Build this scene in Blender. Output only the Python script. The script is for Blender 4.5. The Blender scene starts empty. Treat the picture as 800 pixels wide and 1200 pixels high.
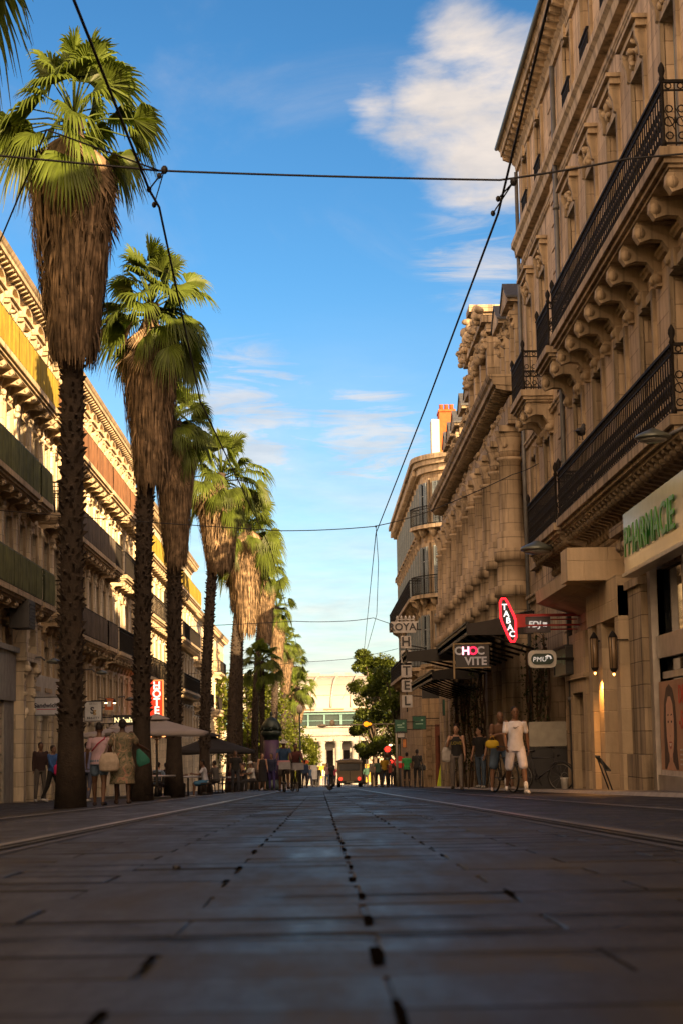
import bpy, bmesh, math, random
from mathutils import Vector, Matrix, noise as mnoise
random.seed(7)
R = math.radians
scene = bpy.context.scene
COL = scene.collection
FPX = 2200.0
CAMH = 0.28
SLOPE = 0.0223
ROLL = 0.017
PITCH = math.atan(267.6/FPX)
YAW = math.atan(29.6/FPX)

def gz(x, y):
    """height of the ground: the street falls gently towards the station and its left edge is a little lower"""
    z = -SLOPE*max(-70, min(330, y))
    if x < -2.6:
        t = min(1, (-x-2.6)/2.6); z -= 0.12*t*t*(3-2*t)
    return z

CAMROT = Matrix.Rotation(-YAW, 3, 'Z')@Matrix.Rotation(math.pi/2+PITCH, 3, 'X')@Matrix.Rotation(-ROLL, 3, 'Z')
def pix_dir(px, py): return (CAMROT@Vector((px-400, 600-py, -FPX))).normalized()
def lat(px, Y):                      # lateral metres of something seen at picture column px, Y metres ahead
    return (px-375.0)*Y/FPX

# ------------------------------------------------------------------ materials
MATS = {}
def _nt(name):
    m = bpy.data.materials.new(name); m.use_nodes = True
    nt = m.node_tree; b = nt.nodes['Principled BSDF']
    return m, nt, b
def _sock(node, name, val):
    if name in node.inputs: node.inputs[name].default_value = val
def mat(name, col, rough=.6, metal=0., var=.18, scale=4., bump=0., emis=0., emcol=None, streak=0., spec=.5, coat=0.):
    if name in MATS: return MATS[name]
    m, nt, b = _nt(name); N = nt.nodes; L = nt.links
    c = (col[0], col[1], col[2], 1)
    b.inputs['Roughness'].default_value = rough; b.inputs['Metallic'].default_value = metal
    _sock(b, 'Specular IOR Level', spec)
    tc = N.new('ShaderNodeTexCoord')
    nz = N.new('ShaderNodeTexNoise'); nz.inputs['Scale'].default_value = scale; nz.inputs['Detail'].default_value = 5
    L.new(tc.outputs['Object'], nz.inputs['Vector'])
    ramp = N.new('ShaderNodeMapRange'); ramp.inputs[1].default_value = .3; ramp.inputs[2].default_value = .7
    ramp.inputs[3].default_value = 1-var; ramp.inputs[4].default_value = 1+var
    L.new(nz.outputs['Fac'], ramp.inputs[0])
    fac = ramp.outputs[0]
    if streak:
        mp = N.new('ShaderNodeMapping'); mp.inputs['Scale'].default_value = (3, 3, .25)
        n2 = N.new('ShaderNodeTexNoise'); n2.inputs['Scale'].default_value = 1.6; n2.inputs['Detail'].default_value = 6
        L.new(tc.outputs['Object'], mp.inputs[0]); L.new(mp.outputs[0], n2.inputs['Vector'])
        r2 = N.new('ShaderNodeMapRange'); r2.inputs[1].default_value = .42; r2.inputs[2].default_value = .68
        r2.inputs[3].default_value = 1; r2.inputs[4].default_value = 1-streak
        L.new(n2.outputs['Fac'], r2.inputs[0])
        mu = N.new('ShaderNodeMath'); mu.operation = 'MULTIPLY'; L.new(fac, mu.inputs[0]); L.new(r2.outputs[0], mu.inputs[1]); fac = mu.outputs[0]
    vm = N.new('ShaderNodeVectorMath'); vm.operation = 'SCALE'; vm.inputs[0].default_value = col[:3]
    L.new(fac, vm.inputs['Scale']); L.new(vm.outputs[0], b.inputs['Base Color'])
    if bump:
        n3 = N.new('ShaderNodeTexNoise'); n3.inputs['Scale'].default_value = scale*5; n3.inputs['Detail'].default_value = 6
        L.new(tc.outputs['Object'], n3.inputs['Vector'])
        bp = N.new('ShaderNodeBump'); bp.inputs['Strength'].default_value = bump; bp.inputs['Distance'].default_value = .03
        L.new(n3.outputs['Fac'], bp.inputs['Height']); L.new(bp.outputs[0], b.inputs['Normal'])
    if emis:
        e = emcol or col; b.inputs['Emission Color'].default_value = (e[0], e[1], e[2], 1); b.inputs['Emission Strength'].default_value = emis*.36
    MATS[name] = m
    return m
def stone(name, col, joints=.5, grime=.5, course=.42, block=.95):
    """limestone: block joints, vertical weather streaks, blotches"""
    if name in MATS: return MATS[name]
    m, nt, b = _nt(name); N = nt.nodes; L = nt.links
    b.inputs['Roughness'].default_value = .85; _sock(b, 'Specular IOR Level', .25)
    tc = N.new('ShaderNodeTexCoord')
    sx = N.new('ShaderNodeSeparateXYZ'); L.new(tc.outputs['Object'], sx.inputs[0])
    ad = N.new('ShaderNodeMath'); ad.operation = 'ADD'; L.new(sx.outputs[0], ad.inputs[0]); L.new(sx.outputs[1], ad.inputs[1])
    cb = N.new('ShaderNodeCombineXYZ'); L.new(ad.outputs[0], cb.inputs[0]); L.new(sx.outputs[2], cb.inputs[1])
    br = N.new('ShaderNodeTexBrick'); br.inputs['Scale'].default_value = 1
    br.inputs['Brick Width'].default_value = block; br.inputs['Row Height'].default_value = course
    br.inputs['Mortar Size'].default_value = .012; br.inputs['Mortar Smooth'].default_value = .5; br.inputs['Bias'].default_value = 0
    br.inputs['Color1'].default_value = (.86, .86, .86, 1); br.inputs['Color2'].default_value = (1.08, 1.08, 1.08, 1)
    br.inputs['Mortar'].default_value = (1-joints,)*3+(1,)
    L.new(cb.outputs[0], br.inputs['Vector'])
    n1 = N.new('ShaderNodeTexNoise'); n1.inputs['Scale'].default_value = .45; n1.inputs['Detail'].default_value = 8; n1.inputs['Roughness'].default_value = .65
    L.new(tc.outputs['Object'], n1.inputs['Vector'])
    mp = N.new('ShaderNodeMapping'); mp.inputs['Scale'].default_value = (2.2, 2.2, .18)
    n2 = N.new('ShaderNodeTexNoise'); n2.inputs['Scale'].default_value = 1.7; n2.inputs['Detail'].default_value = 8; n2.inputs['Roughness'].default_value = .6
    L.new(tc.outputs['Object'], mp.inputs[0]); L.new(mp.outputs[0], n2.inputs['Vector'])
    r1 = N.new('ShaderNodeMapRange'); r1.inputs[1].default_value = .35; r1.inputs[2].default_value = .65; r1.inputs[3].default_value = 1-.35*grime; r1.inputs[4].default_value = 1.12
    L.new(n1.outputs['Fac'], r1.inputs[0])
    r2 = N.new('ShaderNodeMapRange'); r2.inputs[1].default_value = .45; r2.inputs[2].default_value = .7; r2.inputs[3].default_value = 1; r2.inputs[4].default_value = 1-.75*grime
    L.new(n2.outputs['Fac'], r2.inputs[0])
    m1 = N.new('ShaderNodeMath'); m1.operation = 'MULTIPLY'; L.new(r1.outputs[0], m1.inputs[0]); L.new(r2.outputs[0], m1.inputs[1])
    v1 = N.new('ShaderNodeVectorMath'); v1.operation = 'SCALE'; v1.inputs[0].default_value = col; L.new(m1.outputs[0], v1.inputs['Scale'])
    v2 = N.new('ShaderNodeVectorMath'); v2.operation = 'MULTIPLY'; L.new(v1.outputs[0], v2.inputs[0]); L.new(br.outputs['Color'], v2.inputs[1])
    L.new(v2.outputs[0], b.inputs['Base Color'])
    n3 = N.new('ShaderNodeTexNoise'); n3.inputs['Scale'].default_value = 14; n3.inputs['Detail'].default_value = 6
    L.new(tc.outputs['Object'], n3.inputs['Vector'])
    ad2 = N.new('ShaderNodeMath'); ad2.operation = 'MULTIPLY_ADD'; L.new(n3.outputs['Fac'], ad2.inputs[0]); ad2.inputs[1].default_value = .35
    inv = N.new('ShaderNodeMath'); inv.operation = 'MULTIPLY'; L.new(br.outputs['Fac'], inv.inputs[0]); inv.inputs[1].default_value = -.8
    L.new(inv.outputs[0], ad2.inputs[2])
    bp = N.new('ShaderNodeBump'); bp.inputs['Strength'].default_value = .7; bp.inputs['Distance'].default_value = .03
    L.new(ad2.outputs[0], bp.inputs['Height']); L.new(bp.outputs[0], b.inputs['Normal'])
    MATS[name] = m
    return m
def leafmat(name, col, var=.35, trans=.45, rough=.5, scale=2., isl=.22):
    if name in MATS: return MATS[name]
    m, nt, b = _nt(name); N = nt.nodes; L = nt.links
    b.inputs['Roughness'].default_value = rough; _sock(b, 'Specular IOR Level', .35)
    tc = N.new('ShaderNodeTexCoord'); nz = N.new('ShaderNodeTexNoise'); nz.inputs['Scale'].default_value = scale; nz.inputs['Detail'].default_value = 4
    L.new(tc.outputs['Object'], nz.inputs['Vector'])
    r = N.new('ShaderNodeMapRange'); r.inputs[1].default_value = .3; r.inputs[2].default_value = .7; r.inputs[3].default_value = 1-var; r.inputs[4].default_value = 1+var
    L.new(nz.outputs['Fac'], r.inputs[0])
    ge = N.new('ShaderNodeNewGeometry'); ir = N.new('ShaderNodeMapRange'); ir.inputs[3].default_value = 1-isl; ir.inputs[4].default_value = 1+isl; L.new(ge.outputs['Random Per Island'], ir.inputs[0])
    im = N.new('ShaderNodeMath'); im.operation = 'MULTIPLY'; L.new(r.outputs[0], im.inputs[0]); L.new(ir.outputs[0], im.inputs[1])
    v = N.new('ShaderNodeVectorMath'); v.operation = 'SCALE'; v.inputs[0].default_value = col; L.new(im.outputs[0], v.inputs['Scale'])
    L.new(v.outputs[0], b.inputs['Base Color'])
    t = N.new('ShaderNodeBsdfTranslucent')
    v2 = N.new('ShaderNodeVectorMath'); v2.operation = 'MULTIPLY'; v2.inputs[1].default_value = (1.25, 1.25, .6); L.new(v.outputs[0], v2.inputs[0]); L.new(v2.outputs[0], t.inputs['Color'])
    mx = N.new('ShaderNodeMixShader'); mx.inputs[0].default_value = trans
    L.new(b.outputs[0], mx.inputs[1]); L.new(t.outputs[0], mx.inputs[2])
    L.new(mx.outputs[0], N['Material Output'].inputs['Surface'])
    MATS[name] = m
    return m

# ------------------------------------------------------------------ mesh builder
class MB:
    def __init__(s): s.v = []; s.f = []; s.sm = []
    def add(s, vs, fs, smooth=False):
        o = len(s.v); s.v += [tuple(p) for p in vs]
        for f in fs: s.f.append(tuple(i+o for i in f)); s.sm.append(smooth)
        return s
    def box(s, x0, x1, y0, y1, z0, z1):
        return s.add([(x0,y0,z0),(x1,y0,z0),(x1,y1,z0),(x0,y1,z0),(x0,y0,z1),(x1,y0,z1),(x1,y1,z1),(x0,y1,z1)],
              [(0,3,2,1),(4,5,6,7),(0,1,5,4),(1,2,6,5),(2,3,7,6),(3,0,4,7)])
    def prism(s, prof, axis, a0, a1):
        """extrude a 2D outline. axis 'x': prof=(y,z); 'y': prof=(x,z); 'z': prof=(x,y)"""
        n = len(prof)
        def P(p, a): return (a, p[0], p[1]) if axis == 'x' else ((p[0], a, p[1]) if axis == 'y' else (p[0], p[1], a))
        vs = [P(p, a0) for p in prof]+[P(p, a1) for p in prof]
        return s.add(vs, [tuple(range(n))[::-1], tuple(range(n, 2*n))]+[(i,(i+1)%n,(i+1)%n+n,i+n) for i in range(n)])
    def tube(s, pts, r, n=6, caps=True, smooth=True):
        pts = [Vector(p) for p in pts]; rs = r if isinstance(r, (list, tuple)) else [r]*len(pts)
        rings = []; prev = None
        for i, p in enumerate(pts):
            t = (pts[min(i+1, len(pts)-1)]-pts[max(i-1, 0)])
            if t.length < 1e-9: t = Vector((0,0,1))
            t.normalize()
            a = prev if prev is not None else (Vector((0,0,1)) if abs(t.z) < .9 else Vector((1,0,0)))
            b = t.cross(a)
            if b.length < 1e-6: b = t.cross(Vector((.3,.8,.1)))
            b.normalize(); a = b.cross(t).normalized(); prev = a
            rings.append([p+(a*math.cos(2*math.pi*k/n)+b*math.sin(2*math.pi*k/n))*rs[i] for k in range(n)])
        vs = [v for rg in rings for v in rg]; fs = []
        for i in range(len(pts)-1):
            for k in range(n):
                k2 = (k+1) % n; fs.append((i*n+k, i*n+k2, (i+1)*n+k2, (i+1)*n+k))
        if caps: fs += [tuple(range(n))[::-1], tuple(range((len(pts)-1)*n, len(pts)*n))]
        return s.add(vs, fs, smooth)
    def bar(s, p0, p1, w, h):
        """square bar between two points"""
        p0 = Vector(p0); p1 = Vector(p1); t = (p1-p0).normalized()
        a = Vector((0,0,1)) if abs(t.z) < .95 else Vector((0,1,0))
        b = t.cross(a).normalized(); a = b.cross(t).normalized()
        vs = [p+b*sx*w/2+a*sz*h/2 for p in (p0, p1) for sx, sz in ((-1,-1),(1,-1),(1,1),(-1,1))]
        return s.add(vs, [(3,2,1,0),(4,5,6,7),(0,1,5,4),(1,2,6,5),(2,3,7,6),(3,0,4,7)])
    def lathe(s, prof, c=(0,0,0), n=16, smooth=True):
        vs = []; fs = []; m = len(prof)
        for r, z in prof:
            for k in range(n): vs.append((c[0]+r*math.cos(2*math.pi*k/n), c[1]+r*math.sin(2*math.pi*k/n), c[2]+z))
        for i in range(m-1):
            for k in range(n): k2 = (k+1) % n; fs.append((i*n+k, i*n+k2, (i+1)*n+k2, (i+1)*n+k))
        fs += [tuple(range(n))[::-1], tuple(range((m-1)*n, m*n))]
        return s.add(vs, fs, smooth)
    def ell(s, c, r, n=10, m=7, rot=None, smooth=True):
        vs = []; fs = []
        M = rot or Matrix.Identity(3); c = Vector(c)
        for i in range(1, m):
            th = math.pi*i/m
            for k in range(n):
                ph = 2*math.pi*k/n
                vs.append(c+M@Vector((r[0]*math.sin(th)*math.cos(ph), r[1]*math.sin(th)*math.sin(ph), r[2]*math.cos(th))))
        vs.append(c+M@Vector((0,0,r[2]))); vs.append(c+M@Vector((0,0,-r[2]))); T = len(vs)-2
        for i in range(m-2):
            for k in range(n): k2 = (k+1) % n; fs.append((i*n+k, (i+1)*n+k, (i+1)*n+k2, i*n+k2))
        for k in range(n):
            k2 = (k+1) % n; fs.append((T, k, k2)); fs.append((T+1, (m-2)*n+k2, (m-2)*n+k))
        return s.add(vs, fs, smooth)
    def ring(s, c, rad, r, axis='y', n=12, m=5):
        pts = []
        for k in range(n+1):
            a = 2*math.pi*k/n; x = rad*math.cos(a); z = rad*math.sin(a)
            pts.append({'y': (c[0]+x, c[1], c[2]+z), 'x': (c[0], c[1]+x, c[2]+z), 'z': (c[0]+x, c[1]+z, c[2])}[axis])
        return s.tube(pts, r, m, caps=False)
    def orn(s, c, w, h, d=.12, n=9, rng=random):
        """carved stone ornament: a cluster of swelling lumps (cartouche, leaves)"""
        for _ in range(n):
            u = rng.uniform(-.5, .5)*w; v = rng.uniform(-.5, .5)*h
            k = rng.uniform(.1, .24)*min(w, h)*1.2
            s.ell((c[0]+u, c[1]+rng.uniform(0, .5)*d, c[2]+v), (k*rng.uniform(.6, 1.2), d*rng.uniform(.5, 1), k*rng.uniform(.7, 1.5)), 6, 4,
                  Matrix.Rotation(rng.uniform(-.8, .8), 3, 'Y'))
        return s
    def neg(s): s.v = [(-x, y, z) for x, y, z in s.v]; return s
    def mesh(s, name, m):
        me = bpy.data.meshes.new(name); me.from_pydata(s.v, [], s.f)
        me.polygons.foreach_set('use_smooth', s.sm)
        if m: me.materials.append(m)
        me.update()
        bm = bmesh.new(); bm.from_mesh(me); bmesh.ops.recalc_face_normals(bm, faces=bm.faces); bm.to_mesh(me); bm.free()
        return me
    def build(s, name, m, parent=None, loc=(0,0,0), rot=(0,0,0), fix=True):
        me = s.mesh(name, m) if fix else s.raw(name, m)
        return link(name, me, parent, loc, rot)
    def raw(s, name, m):
        me = bpy.data.meshes.new(name); me.from_pydata(s.v, [], s.f); me.polygons.foreach_set('use_smooth', s.sm)
        if m: me.materials.append(m)
        me.update(); return me
def link(name, data, parent=None, loc=(0,0,0), rot=(0,0,0), label=None):
    o = bpy.data.objects.new(name, data); COL.objects.link(o)
    o.location = loc; o.rotation_euler = rot
    if parent: o.parent = parent
    if label: o['label'] = label
    return o
def thing(name, label, cat, loc=(0,0,0), rz=0, group=None):
    o = bpy.data.objects.new(name, None); COL.objects.link(o); o.empty_display_size = .3
    o.location = loc; o.rotation_euler = (0, 0, rz)
    return tag(o, label, cat, group)
def tag(o, label, cat, group=None):
    o['label'] = label; o['category'] = cat
    if group: o['group'] = group
    return o
def struct(o): o['kind'] = 'structure'; return o
def dup(root, loc, rz=0, label=None, group=None, scale=None):
    def cp(o, par):
        c = o.copy(); COL.objects.link(c)
        if par: c.parent = par
        for ch in list(o.children): cp(ch, c)
        return c
    r = cp(root, None); r.location = loc; r.rotation_euler = (0, 0, rz)
    if label: r['label'] = label
    if group: r['group'] = group
    if scale: r.scale = (scale,)*3
    return r
def text_mesh(s, size, depth, m, bold=0., name='lettering', sx=1., shear=0., align='CENTER', spacing=1.):
    cu = bpy.data.curves.new(name, 'FONT'); cu.body = s; cu.size = size; cu.extrude = depth/2; cu.offset = bold
    cu.align_x = align; cu.align_y = 'CENTER'; cu.shear = shear; cu.resolution_u = 3; cu.space_character = spacing
    o = bpy.data.objects.new('t', cu); COL.objects.link(o)
    dg = bpy.context.evaluated_depsgraph_get(); dg.update()
    me = bpy.data.meshes.new_from_object(o.evaluated_get(dg)); me.name = name
    bpy.data.objects.remove(o); bpy.data.curves.remove(cu)
    me.materials.clear(); me.materials.append(m)
    for v in me.vertices: v.co.x *= sx
    return me
def letters(s, size, depth, m, parent, loc, rot=(R(90), 0, 0), **k):
    """stand-up lettering; default rotation faces -Y (towards the camera)"""
    return link('lettering', text_mesh(s, size, depth, m, **k), parent, loc, rot)

# ------------------------------------------------------------------ palette
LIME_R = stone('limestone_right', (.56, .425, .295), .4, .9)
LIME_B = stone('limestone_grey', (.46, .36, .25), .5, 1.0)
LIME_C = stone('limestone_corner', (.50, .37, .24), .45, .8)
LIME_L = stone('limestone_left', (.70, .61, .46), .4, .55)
LIME_L2 = stone('limestone_left_pale', (.72, .64, .50), .35, .45)
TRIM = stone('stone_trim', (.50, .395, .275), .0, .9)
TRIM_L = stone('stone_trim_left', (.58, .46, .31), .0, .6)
CREAM = stone('cream_render', (.56, .44, .30), .0, .35)
IRON = mat('wrought_iron', (.014, .012, .011), .75, 0, .2, spec=.2)
IRON_G = mat('green_painted_iron', (.05, .07, .03), .5, .2)
GLASS = mat('window_glass', (.035, .042, .05), .07, 0, .3, 1.5, spec=.8)
FRAME = mat('window_frame_paint', (.40, .42, .43), .5)
FRAME_D = mat('dark_window_frame', (.08, .075, .07), .5)
SHUT = mat('grey_blue_shutter', (.20, .25, .28), .6, streak=.3)
SLATE = mat('slate_roof', (.055, .06, .07), .7, var=.3, scale=8, bump=.3)
TILE = mat('terracotta_tiles', (.38, .13, .06), .8, var=.3, scale=6, bump=.5)
ZINC = mat('zinc_pipe', (.12, .125, .13), .5, .3)
DARK = mat('dark_interior', (.008, .007, .006), .9)
BLACKP = mat('black_paint', (.02, .02, .022), .4)
WHITE = mat('white_paint', (.72, .71, .68), .5, var=.06)
YSCREEN = mat('yellow_balcony_fabric', (.34, .25, .03), .9, var=.25, scale=2.5, bump=.2, streak=.35)
BSCREEN = mat('rust_balcony_fabric', (.22, .105, .05), .9, var=.25, scale=2.5, bump=.2, streak=.35)
DSCREEN = mat('charcoal_balcony_fabric', (.11, .09, .07), .8, var=.3, scale=3, streak=.3)
STEEL = mat('worn_steel', (.30, .29, .27), .28, .9, .2)
# ------------------------------------------------------------------ facade kit (local frame: x along the facade, y out to the street, z up)
def wall_boxes(mb, u0, u1, z0, z1, ops, d0=-.5, d1=0.):
    zs = sorted({z0, z1} | {o[2] for o in ops} | {o[3] for o in ops}); zs = [z for z in zs if z0 <= z <= z1]
    for a, b in zip(zs, zs[1:]):
        if b-a < 1e-4: continue
        mid = (a+b)/2; cuts = sorted([(o[0], o[1]) for o in ops if o[2] < mid < o[3]]); x = u0
        for c0, c1 in cuts:
            if c0 > x: mb.box(x, c0, d0, d1, a, b)
            x = max(x, c1)
        if x < u1: mb.box(x, u1, d0, d1, a, b)
_wc = {}
def window(par, u, z0, w, h, frame=FRAME, trim=TRIM, hood=1, shut=None, arch=False, rnd=0, y=0, rot=0, surround=True):
    key = (round(w, 2), round(h, 2), frame.name, hood, shut.name if shut else '', arch, rnd % 4, trim.name)
    if key not in _wc:
        rg = random.Random(rnd % 4+3)
        f = MB(); hw = w/2
        for a, b in ((-hw, -hw+.07), (hw-.07, hw), (-.035, .035)): f.box(a, b, -.30, -.24, 0, h)
        for z in (0, h-.07): f.box(-hw+.07, hw-.07, -.298, -.242, z, z+.07)
        for z in (h*.36, h*.70): f.box(-hw+.07, hw-.07, -.29, -.25, z-.02, z+.02)
        p = MB(); p.box(-hw+.005, hw-.005, -.285, -.27, .005, h-.005)
        s = MB()
        if shut:
            for sx in (-1, 1):
                a = sx*(hw-.03)
                for k in range(int(h/.09)):
                    z = k*.09+.03
                    s.box(min(a, a-sx*w*.30), max(a, a-sx*w*.30), -.20, -.16, z, z+.065)
                e = a-sx*w*.30
                s.box(min(a, a-sx*.05), max(a, a-sx*.05), -.21, -.15, 0, h-.02); s.box(min(e, e+sx*.05), max(e, e+sx*.05), -.21, -.15, 0, h-.02)
        t = MB()
        jw = .17
        t.box(-hw-jw, -hw, -.02, .07, -.02, h+jw); t.box(hw, hw+jw, -.02, .07, -.02, h+jw); t.box(-hw, hw, -.02, .07, h, h+jw)
        t.box(-hw-jw-.06, hw+jw+.06, -.02, .15, -.16, -.022)
        if hood:
            t.box(-hw-jw-.10, hw+jw+.10, -.02, .20, h+jw+.40, h+jw+.52); t.box(-hw-jw-.16, hw+jw+.16, -.02, .28, h+jw+.522, h+jw+.60)
            for sx in (-1, 1): t.prism([(.07, h+jw-.15), (.12, h+jw-.12), (.14, h+jw+.1), (.2, h+jw+.25), (.2, h+jw+.398), (0, h+jw+.398), (0, h+jw-.15)], 'x', sx*(hw+.09)-.07, sx*(hw+.09)+.07)
            t.orn((0, .05, h+jw+.18), w*.8, .38, .12, 10, rg)
            if hood == 2: t.prism([(-hw-jw-.1, h+jw+.602), (hw+jw+.1, h+jw+.602), (0, h+jw+1.0)], 'y', -.02, .22)
            if hood == 3:
                for k in range(9):
                    a = math.pi*k/9; b2 = math.pi*(k+1)/9; ro = hw+jw+.1
                    t.prism([(ro*math.cos(a), h+jw+.602+.45*math.sin(a)), (ro*math.cos(b2), h+jw+.602+.45*math.sin(b2)), (ro*.82*math.cos(b2), h+jw+.602+.34*math.sin(b2)), (ro*.82*math.cos(a), h+jw+.602+.34*math.sin(a))], 'y', -.02, .24)
        else:
            t.box(-.12, .12, -.02, .13, h-.02, h+jw+.12)
        if arch:
            for sx in (-1, 1):
                pr = [(sx*hw, h), (sx*hw, h-w*.4)]+[(sx*hw*math.cos(k*math.pi/12), h-w*.4+w*.4*math.sin(k*math.pi/12)) for k in range(1, 7)]
                t.prism(pr, 'y', -.2, -.021)
        _wc[key] = (f.mesh('window', frame), p.mesh('pane', GLASS), s.mesh('shutter', shut) if shut else None, t.mesh('window_surround', trim))
    fm, pm, sm, tm = _wc[key]
    M = (u, y, z0)
    wo = link('window', fm, par, M, (0, 0, rot)); link('pane', pm, wo)
    if sm: link('shutter', sm, wo)
    if surround: link('window_surround', tm, par, M, (0, 0, rot))
    return (u-w/2, u+w/2, z0, z0+h)

def railing(mb, path, z0, h, fancy=0, sp=.12):
    """wrought iron along a path of (x,y) points"""
    for (x0, y0), (x1, y1) in zip(path, path[1:]):
        L = math.hypot(x1-x0, y1-y0)
        if L < .05: continue
        n = max(1, round(L/sp)); dx = (x1-x0)/L; dy = (y1-y0)/L
        mb.bar((x0, y0, z0+h), (x1, y1, z0+h), .06, .045)
        mb.bar((x0, y0, z0+.06), (x1, y1, z0+.06), .035, .03)
        mb.bar((x0, y0, z0+h-.14), (x1, y1, z0+h-.14), .03, .025)
        for i in range(n+1):
            t = i/n; x = x0+(x1-x0)*t; y = y0+(y1-y0)*t
            mb.bar((x, y, z0), (x, y, z0+h), .02, .02)
            if fancy and i < n:
                xm = x+(x1-x0)/n/2; ym = y+(y1-y0)/n/2
                for zz, rr in ((z0+.18, .055), (z0+.40, .075), (z0+.60, .055), (z0+h-.07, .045)):
                    pts = [(xm+dx*rr*math.cos(a), ym+dy*rr*math.cos(a), zz+rr*math.sin(a)) for a in [k*math.pi/4 for k in range(9)]]
                    mb.tube(pts, .011, 4, caps=False)
                mb.bar((x, y, z0+.25), (xm+(xm-x), ym+(ym-y), z0+.62), .013, .013)
                mb.ell((x, y, z0+.42), (.024, .024, .07), 6, 4)
def finial(mb, x, y, z, h):
    mb.lathe([(.04, 0), (.045, .08), (.025, .12), (.025, h), (.05, h+.02), (.03, h+.08), (.055, h+.16), (.05, h+.22), (.012, h+.30)], (x, y, z), 8)
def console(mb, x, z, d, h, w=.22):
    """scroll bracket under a balcony, deepest at its top"""
    pr = [(0, -h), (.10, -h), (.16, -h*.86), (.13, -h*.66), (d*.35, -h*.42), (d*.62, -h*.40), (d*.86, -h*.48), (d*.98, -h*.30), (d*.96, -h*.10), (d*.9, 0), (0, 0)]
    mb.prism([(p, z+q) for p, q in pr], 'x', x-w/2, x+w/2)
    mb.tube([(x-w*.54, d*.85, z-h*.27), (x+w*.54, d*.85, z-h*.27)], h*.125, 12)
    mb.tube([(x-w*.6, .10, z-h*.82), (x+w*.6, .10, z-h*.82)], h*.13, 8)
def balcony(par, u0, u1, z, d=.8, rail_h=1.0, iron=IRON, trim=TRIM, fancy=0, corb=1.5, corb_h=.6, dent=0, screen=None, sp=.13, label=None, scr=None, fin=True):
    s = MB()
    s.box(u0, u1, -.01, d, z-.16, z); s.box(u0+.05, u1-.05, 0, d-.07, z-.24, z-.162); s.box(u0+.1, u1-.1, 0, d-.14, z-.30, z-.242)
    b = s.build('balcony', trim, par)
    if label: b['label'] = label
    c = MB(); cx_ = []
    if dent:
        n = int((u1-u0-.3)/dent); mo = MB(); mo.box(u0+.1, u1-.1, -.01, .09, z-.93, z-.78); mo.build('moulding', trim, b)
        for i in range(n+1): cx_.append(u0+.2+i*(u1-u0-.4)/n)
        if 1:
            x = 0
            c.prism([(0, z-.75), (.1, z-.75), (.2, z-.62), (.22, z-.52), (d*.6, z-.45), (d*.8, z-.36), (d*.82, z-.302), (0, z-.302)], 'x', x-.085, x+.085)
            c.ell((x, d*.68, z-.42), (.10, .09, .08), 6, 4); c.ell((x, .16, z-.66), (.09, .09, .1), 6, 4)
    else:
        n = max(1, int((u1-u0-.3)/corb)); cx_ = [u0+.28+i*(u1-u0-.56)/n for i in range(n+1)]
        console(c, 0, z-.302, d*.88, corb_h)
    me_ = c.mesh('balcony_bracket', trim)
    for x in cx_: link('balcony_bracket', me_, b, (x, 0, 0))
    r = MB(); railing(r, [(u0+.05, 0), (u0+.05, d-.08), (u1-.05, d-.08), (u1-.05, 0)], z, rail_h, fancy, sp)
    if fin:
        for x in (u0+.05, u1-.05): finial(r, x, d-.08, z, rail_h)
    r.build('railing', iron, b)
    if scr:
        k = MB(); rg = random.Random(int(u0*7+z*3)); n = max(2, int((u1-u0)/.11)); vs = []
        for i in range(n+1):
            x = u0+.02+(u1-u0-.04)*i/n; yo = d-.035+.012*math.sin(i*1.9+rg.uniform(-.6, .6)); sg_ = .018*abs(math.sin(i*.33))
            vs += [(x, yo, z+.05+rg.uniform(-.008, .008)), (x, yo+.012, z+rail_h*.5), (x, yo, z+rail_h-.02-sg_)]
        k.add(vs, [(3*i+q, 3*i+3+q, 3*i+4+q, 3*i+1+q) for i in range(n) for q in (0, 1)])
        for i in range(0, n, 12): x = vs[3*i][0]; k.box(x-.02, x+.02, d-.02, d-.012, z+.04, z+rail_h)
        k.build('balcony_screen', scr, b)
    return b
def cornice(par, u0, u1, z, prof=None, trim=TRIM, mod=.55, depth=.55, h=.75, name='cornice'):
    m = MB()
    m.prism([(0, z), (.08, z), (.10, z+h*.2), (.18, z+h*.3), (.18, z+h*.55), (depth*.9, z+h*.6), (depth*.92, z+h*.78), (depth, z+h*.85), (depth+.06, z+h), (0, z+h)], 'x', u0, u1)
    if mod:
        n = int((u1-u0)/mod)
        for i in range(n+1):
            x = u0+.1+i*(u1-u0-.2)/n
            m.prism([(.1, z+h*.32), (depth*.5, z+h*.36), (depth*.8, z+h*.45), (depth*.82, z+h*.598), (.1, z+h*.598)], 'x', x-.07, x+.07)
    return m.build(name, trim, par)
def band(par, u0, u1, z, h=.18, d=.12, trim=TRIM, name='string_course'):
    m = MB(); m.prism([(0, z), (d*.6, z+.02), (d*.7, z+h*.5), (d, z+h*.65), (d, z+h), (0, z+h)], 'x', u0, u1); return m.build(name, trim, par)
def rounded(w, h, r, n=5):
    pts = []
    for cx, cy, a0 in ((w/2-r, h/2-r, 0), (-w/2+r, h/2-r, 90), (-w/2+r, -h/2+r, 180), (w/2-r, -h/2+r, 270)):
        for k in range(n+1): a = R(a0+90*k/n); pts.append((cx+r*math.cos(a), cy+r*math.sin(a)))
    return pts

RX = 6.0; LX = -9.0
def right_building(name, label, y0, y1, x=RX):
    zb = gz(x, (y0+y1)/2)
    return thing(name, label, 'building', (x, y0, zb), R(90)), -zb
def left_building(name, label, y0, y1, x=LX):
    zb = gz(x, (y0+y1)/2)
    return thing(name, label, 'building', (x, y1, zb), R(-90)), -zb    # local x = y1 - Y

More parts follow.
